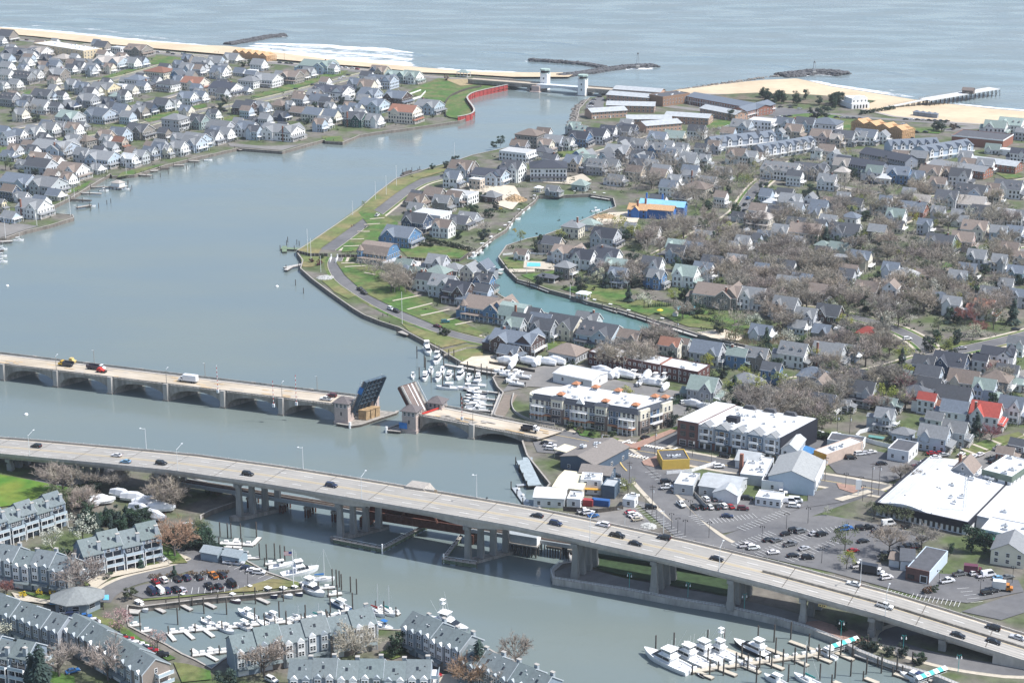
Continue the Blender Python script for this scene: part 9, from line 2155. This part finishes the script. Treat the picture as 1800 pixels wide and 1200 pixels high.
rockpile(906,352,8,4.5,mat('earth_heap',(.38,.27,.16),rough=.95,namt=.3),'large brown earth heap on the building plot by the creek');rockpile(1065,382,9,1.6,MATS['earth_heap'],'low heap of sandy soil before the blue wrapped house');rockpile(572,488,5,.6,mat('pale_rubble',(.42,.42,.40),rough=.9),'patch of pale stones on the bank at the street bend');rockpile(1140,925,3,.8,MATS['pale_rubble'],'heap of stones at the end of the gravel car park')
q=at(1123,795);o=thing('road_sign','orange diamond road work sign at the crossing','sign',(q.x,q.y,GZ+.1),0);b=MB(TYRE);b.cyl((0,0,0),(0,0,1.2),.06,n=4);OB('post',b.mesh('post'),o);b=MB(mat('safety_orange',(.75,.13,.02),rough=.6));b.hexa([(0,-.04,.9),(.85,-.04,1.75),(.85,.04,1.75),(0,.04,.9),(-.85,-.04,1.75),(0,-.04,2.6),(0,.04,2.6),(-.85,.04,1.75)]);OB('panel',b.mesh('panel'),o)
q=at(1508,872);o=thing('shop_sign','tall white pylon sign at the store forecourt','sign',q,0);b=MB(WHITE);b.box(-.15,.15,-.12,.12,0,3);b.box(-1.1,1.1,-.2,.2,3,7.2);OB('panel',b.mesh('panel'),o)
for px,py,lb in((766,869,'small tan road sign on the viaduct'),):
 t_,o_,p=hat(px,py+6);o=thing('road_sign',lb,'sign',p,radians(-24));b=MB(GALV);b.cyl((0,0,0),(0,0,2.2),.05,n=4);OB('post',b.mesh('post'),o);b=MB(mat('sign_back',(.55,.42,.28),rough=.7));b.box(-.6,.6,-.05,.05,2.2,3.4);OB('panel',b.mesh('panel'),o)
def bars(name,a,b_,n,w,L_,z=GZ+.47):
 A,B_=at(*a,z),at(*b_,z);mb=MB(LINE);d=(B_-A).normalized();nn=Vector((d.y,-d.x,0))
 for i in range(n):
  c=A.lerp(B_,(i+.5)/n);mb.poly([c-d*w/2-nn*L_/2,c+d*w/2-nn*L_/2,c+d*w/2+nn*L_/2,c-d*w/2+nn*L_/2])
 return mb
mb=MB(LINE)
def addb(*a,**k):
 q=bars('x',*a,**k);o=len(mb.v);mb.v+=q.v;mb.f+=[tuple(i+o for i in f)for f in q.f];mb.mi+=q.mi
addb((1068,790),(1140,805),13,.6,2.8);addb((1104,776),(1166,788),13,.6,2.6);addb((1064,789),(1098,776),1,20,.9);addb((1150,804),(1182,790),1,20,.9);addb((1590,862),(1612,868),6,.6,3);addb((1186,800),(1200,795),1,8,.5)
for a,b_,n in(((1248,916),(1330,905),12),((1300,930),(1385,897),14),((1218,904),(1240,922),6),((1290,960),(1360,935),12),((1330,975),(1420,940),14),((1385,985),(1470,950),12),((1420,935),(1500,925),10),((1600,1046),(1690,1062),12),((1560,1040),(1600,1050),6),((1690,1030),(1720,1060),5),((1120,886),(1200,945),16),((1140,826),(1190,866),9)):addb(a,b_,n,.14,4.6)
for a,b_,n in(((276,1018),(400,1012),12),((262,1040),(470,1032),18),((405,990),(478,1018),7)):addb(a,b_,n,.14,5)
struct('parking_lines',mb)
mb=MB(YLINE);P=smooth([at(*p,GZ+.47)for p in((1096,798),(1088,806),(1092,816),(1102,827))]);ribbon(mb,P,-.3,.3,GZ+.47);struct('turn_line',mb)
for pts in([(150,1022),(180,1010),(290,990),(300,994),(196,1016),(176,1030),(150,1052),(140,1052),(160,1030)],[(20,1042),(60,1052),(100,1058),(150,1056),(150,1060),(90,1064),(30,1056)],[(176,1012),(196,1006),(210,1012),(186,1018)],[(225,1000),(246,993),(260,998),(238,1006)],[(270,986),(290,980),(304,990),(290,994)],[(740,1195),(790,1185),(820,1200),(760,1215)]):sheet('driveway',pts,WALK,GZ+.16)
for a,b_ in(((640,396),(668,394)),((650,386),(676,384)),((628,408),(650,408)),((616,422),(640,421)),((604,434),(634,433)),((600,464),(640,462)),((606,470),(644,468)),((690,530),(740,520)),((716,545),(760,534)),((740,556),(790,545)),((780,565),(820,556)),((800,572),(830,566)),((640,480),(660,484)),((1180,275),(1200,268)),((120,175),(140,170)),((1030,615),(1046,608)),((1690,790),(1716,800)),((1710,782),(1736,792)),((1735,772),(1760,782))):
 mb=MB(WALK);ribbon(mb,[at(*a),at(*b_)],-.8,.8,GZ+.5);struct('garden_path',mb)
bm_v=[(0,0,.95),(0,0,1.2),(0,0,1.45),(0,0,1.58),(0,.01,1.72),(-.1,.05,.9),(-.11,.14,.48),(-.11,.02,.04),(.1,-.05,.9),(.11,-.14,.48),(.11,-.3,.06),(-.2,0,1.42),(-.26,-.1,1.15),(-.26,-.22,.95),(.2,0,1.42),(.26,.1,1.15),(.26,.12,.88),(-.11,-.12,.03),(.11,-.42,.08)]
bm_e=[(0,1),(1,2),(2,3),(3,4),(0,5),(5,6),(6,7),(0,8),(8,9),(9,10),(2,11),(11,12),(12,13),(2,14),(14,15),(15,16),(7,17),(10,18)]
rad=[.17,.16,.19,.07,.115,.1,.075,.05,.1,.075,.05,.07,.05,.04,.07,.05,.04,.04,.04]
me=bpy.data.meshes.new('person');me.from_pydata(bm_v,bm_e,[]);po=bpy.data.objects.new('person_source',me);COL.objects.link(po)
md=po.modifiers.new('skin','SKIN')
for i,sv in enumerate(me.skin_vertices[0].data):sv.radius=(rad[i],rad[i]);sv.use_root=i==0
ss=po.modifiers.new('sub','SUBSURF');ss.levels=1
dg=bpy.context.evaluated_depsgraph_get();pme=bpy.data.meshes.new_from_object(po.evaluated_get(dg));bpy.data.objects.remove(po)
pme.materials.clear();pme.materials.append(ANY)
for i,(px,py,z,rz,c,lb)in enumerate(((856,880,None,-.4,(.02,.02,.025),'person in dark clothes walking along the viaduct edge'),(622,398,GZ+.1,.6,(.03,.04,.08),'person in dark clothes walking on the peninsula street'),(618,400,GZ+.1,.8,(.12,.03,.04),'person in dark red walking on the peninsula street'),(673,556,GZ,1,(.02,.02,.03),'left of two people standing on the waterside verge'),(681,556,GZ,2,(.06,.05,.06),'right of two people standing on the waterside verge'),(1225,151,.9,0,(.03,.03,.04),'person standing on the pale rocks nearest the motel'),(1232,151,.9,1,(.03,.03,.04),'second person standing on the pale rocks from the motel'),(1241,150,.9,2,(.04,.03,.05),'third person standing on the pale rocks from the motel'),(1268,147,.9,0,(.03,.03,.04),'fourth person standing on the pale rocks from the motel'),(1281,144,.9,1,(.03,.04,.06),'person fishing from the middle of the pale rocks'),(1355,135,1.2,0,(.03,.03,.04),'person near the boulder jetty on the rocks'),(1378,131,1.5,1,(.03,.03,.04),'person at the start of the boulder jetty'),(34,52,.8,0,(.03,.03,.04),'person walking alone on the left north beach'),(378,93,2,1,(.04,.03,.04),'left of two people at the north boardwalk steps'),(384,93,2,2,(.05,.05,.06),'right of two people at the north boardwalk steps'))):
 p=hat(px,py)[2]if z is None else at(px,py,z);tag(OB('person',pme,None,p,rz,c),lb,'person')
b=MB(WOODD,WOOD);P=resample(line([(150,77),(260,88),(370,98),(480,108),(590,118),(660,123)]),3);ribbon(b,P,-.1,.1,GZ+.9,GZ+.9,0,h=.25)
for q in P:b.box(q.x-.1,q.x+.1,q.y-.1,q.y+.1,GZ,GZ+1.1,0)
ribbon(b,P,.3,6,GZ+.2,GZ+.2,1);struct('boardwalk',b)
b=MB(WOOD);P=resample(line([(1210,165),(1330,168),(1480,184),(1570,205),(1680,216),(1800,224),(2000,236)]),4);ribbon(b,P,-2.5,2.5,GZ+.25,GZ+.25);struct('boardwalk',b)
# LABELS THAT TELL LOOK-ALIKES APART
LM=[(104,100,'the beach hotel'),(438,106,'the north timber frame'),(300,106,'the beachside lawn'),(558,130,'the green roofed beach house'),(56,386,'the terrace point'),(130,280,'the river street'),(230,215,'the shore street bend'),(500,150,'the upper shore street'),(120,152,'the beach street'),(210,330,'the boat house'),(500,250,'the river terrace'),(600,240,'the small river inlet'),(800,195,'the green terrace'),(690,130,'the boardwalk corner'),(330,200,'the middle shore street'),(20,190,'the left edge'),(15,270,'the left edge street'),(1040,190,'the motel car park'),(1150,205,'the pale motel roofs'),(1280,195,'the dark motel roof'),(1040,272,'the cottage street'),(970,310,'the cubic white house'),(870,335,'the building plot'),(680,365,'the peninsula street'),(587,452,'the white street gate'),(760,450,'the wide back lawn'),(700,525,'the waterside street'),(960,345,'the creek head'),(860,480,'the creek bend'),(940,466,'the blue pool'),(1150,370,'the blue wrapped house'),(1540,235,'the big timber frame'),(1450,212,'the beach pines'),(1310,265,'the white gabled row'),(1390,275,'the long gabled row'),(1530,305,'the navy apartments'),(1660,280,'the pale blue rows'),(1700,310,'the low brick block'),(1760,235,'the right beach avenue'),(1320,345,'the wooded street'),(1260,425,'the yellow green tree'),(1240,305,'the turreted cottage'),(1400,330,'the navy dormer house'),(1420,460,'the elm wood'),(1640,350,'the garden street'),(1740,340,'the right garden street'),(1640,470,'the school street'),(1560,430,'the middle gardens'),(1770,470,'the right edge gardens'),(1590,505,'the pale mansard'),(1640,610,'the street fork'),(1760,600,'the corner street'),(1270,540,'the shingled mansion'),(1430,600,'the cypress hedge'),(1270,625,'the creek end'),(1440,670,'the lower corner street'),(1130,540,'the creek hedge'),(1060,600,'the grey porch mansion'),(900,615,'the dark brown mansion'),(1140,680,'the brick apartments'),(1240,700,'the green roofed house'),(1330,780,'the second shop block'),(1480,720,'the solar roof cottage'),(1580,710,'the red roofed cottage'),(1680,715,'the tall white house'),(1740,745,'the red roofed house'),(1640,780,'the blue porch house'),(1770,700,'the right edge houses'),(1700,830,'the side street'),(1500,780,'the pool fence'),(1600,930,'the supermarket'),(1400,940,'the retail car park'),(1660,1030,'the brick garage'),(1120,880,'the dock restaurants'),(1060,765,'the cream block'),(1020,500,'the creek pavilion'),(1180,530,'the bright tree'),(1200,440,'the elm street'),(200,900,'the wrapped boats'),(90,880,'the green field'),(330,960,'the marina lane'),(380,870,'the far bank'),(330,1015,'the car park island'),(60,1045,'the field row'),(1560,1140,'the underpass street'),(1330,590,'the creek reeds'),(1380,190,'the sand spit')]
ORD=['','second','third','fourth','fifth','sixth','seventh','eighth','ninth','tenth','eleventh','twelfth','thirteenth','fourteenth','fifteenth','sixteenth','seventeenth','eighteenth','nineteenth','twentieth','twenty-first','twenty-second','twenty-third','twenty-fourth','twenty-fifth']
def near_lm(px,py):
 x,y,n=min(LM,key=lambda l:(l[0]-px)**2+((l[1]-py)*1.8)**2);dx,dy=px-x,(py-y)*2.2
 return(('right of ' if dx>0 else 'left of ')if abs(dx)>abs(dy)else('in front of ' if dy>0 else 'behind '))+n
def finish(items):
 from collections import defaultdict
 lab={};by=defaultdict(list)
 for it in items:
  f=f'{it[1]} {it[3]}'.strip();f=f if len(f.split())<=16 else f'{it[2]} {it[3]}'.strip();by[f].append(it)
 for f,L_ in by.items():
  if len(L_)==1:L_[0][0]['label']=f if len(f.split())<=16 else ' '.join(f.replace('the ','').split()[:16]);continue
  L_.sort(key=lambda i:i[4]);n=len(L_)
  for k,it in enumerate(L_):
   w='leftmost' if k==0 else 'rightmost' if k==n-1 else(ORD[k]+' from left' if k<len(ORD)else ORD[min(n-1-k,len(ORD)-1)]+' from right')
   s=f'{f}, {w}'
   if len(s.split())>16:s=f'{it[2]} {it[3]}, {w}'
   it[0]['label']=s if len(s.split())<=16 else s.replace(' gabled','',1).replace(' with',',',1)
def houses_short(g):return g.split(' and ')[0]
finish([(o,g,houses_short(g),near_lm(px,py),px)for o,g,px,py in HOUSES])
finish([(o,d,d,near_lm(px,py),px)for o,d,px,py in TREES])
PP={o.name:near_lm(px,py)for o,px,py in POLE}
finish([(o,d,d,z or PP.get(o.name,''),px)for o,d,z,px in AUTO])
# THE AIR
hm=bpy.data.materials.new('haze');hm.use_nodes=True;n_=hm.node_tree;n_.nodes.clear();vo=n_.nodes.new('ShaderNodeVolumePrincipled');vo.inputs['Density'].default_value=HAZE;vo.inputs['Color'].default_value=(.88,.93,1,1);vo.inputs['Anisotropy'].default_value=.2
out=n_.nodes.new('ShaderNodeOutputMaterial');n_.links.new(vo.outputs[0],out.inputs['Volume'])
b=MB(hm);b.box(-9400,9400,-200,40400,-8,CAM_H+15);tag(OB('haze',b.mesh('haze')),kind='stuff')
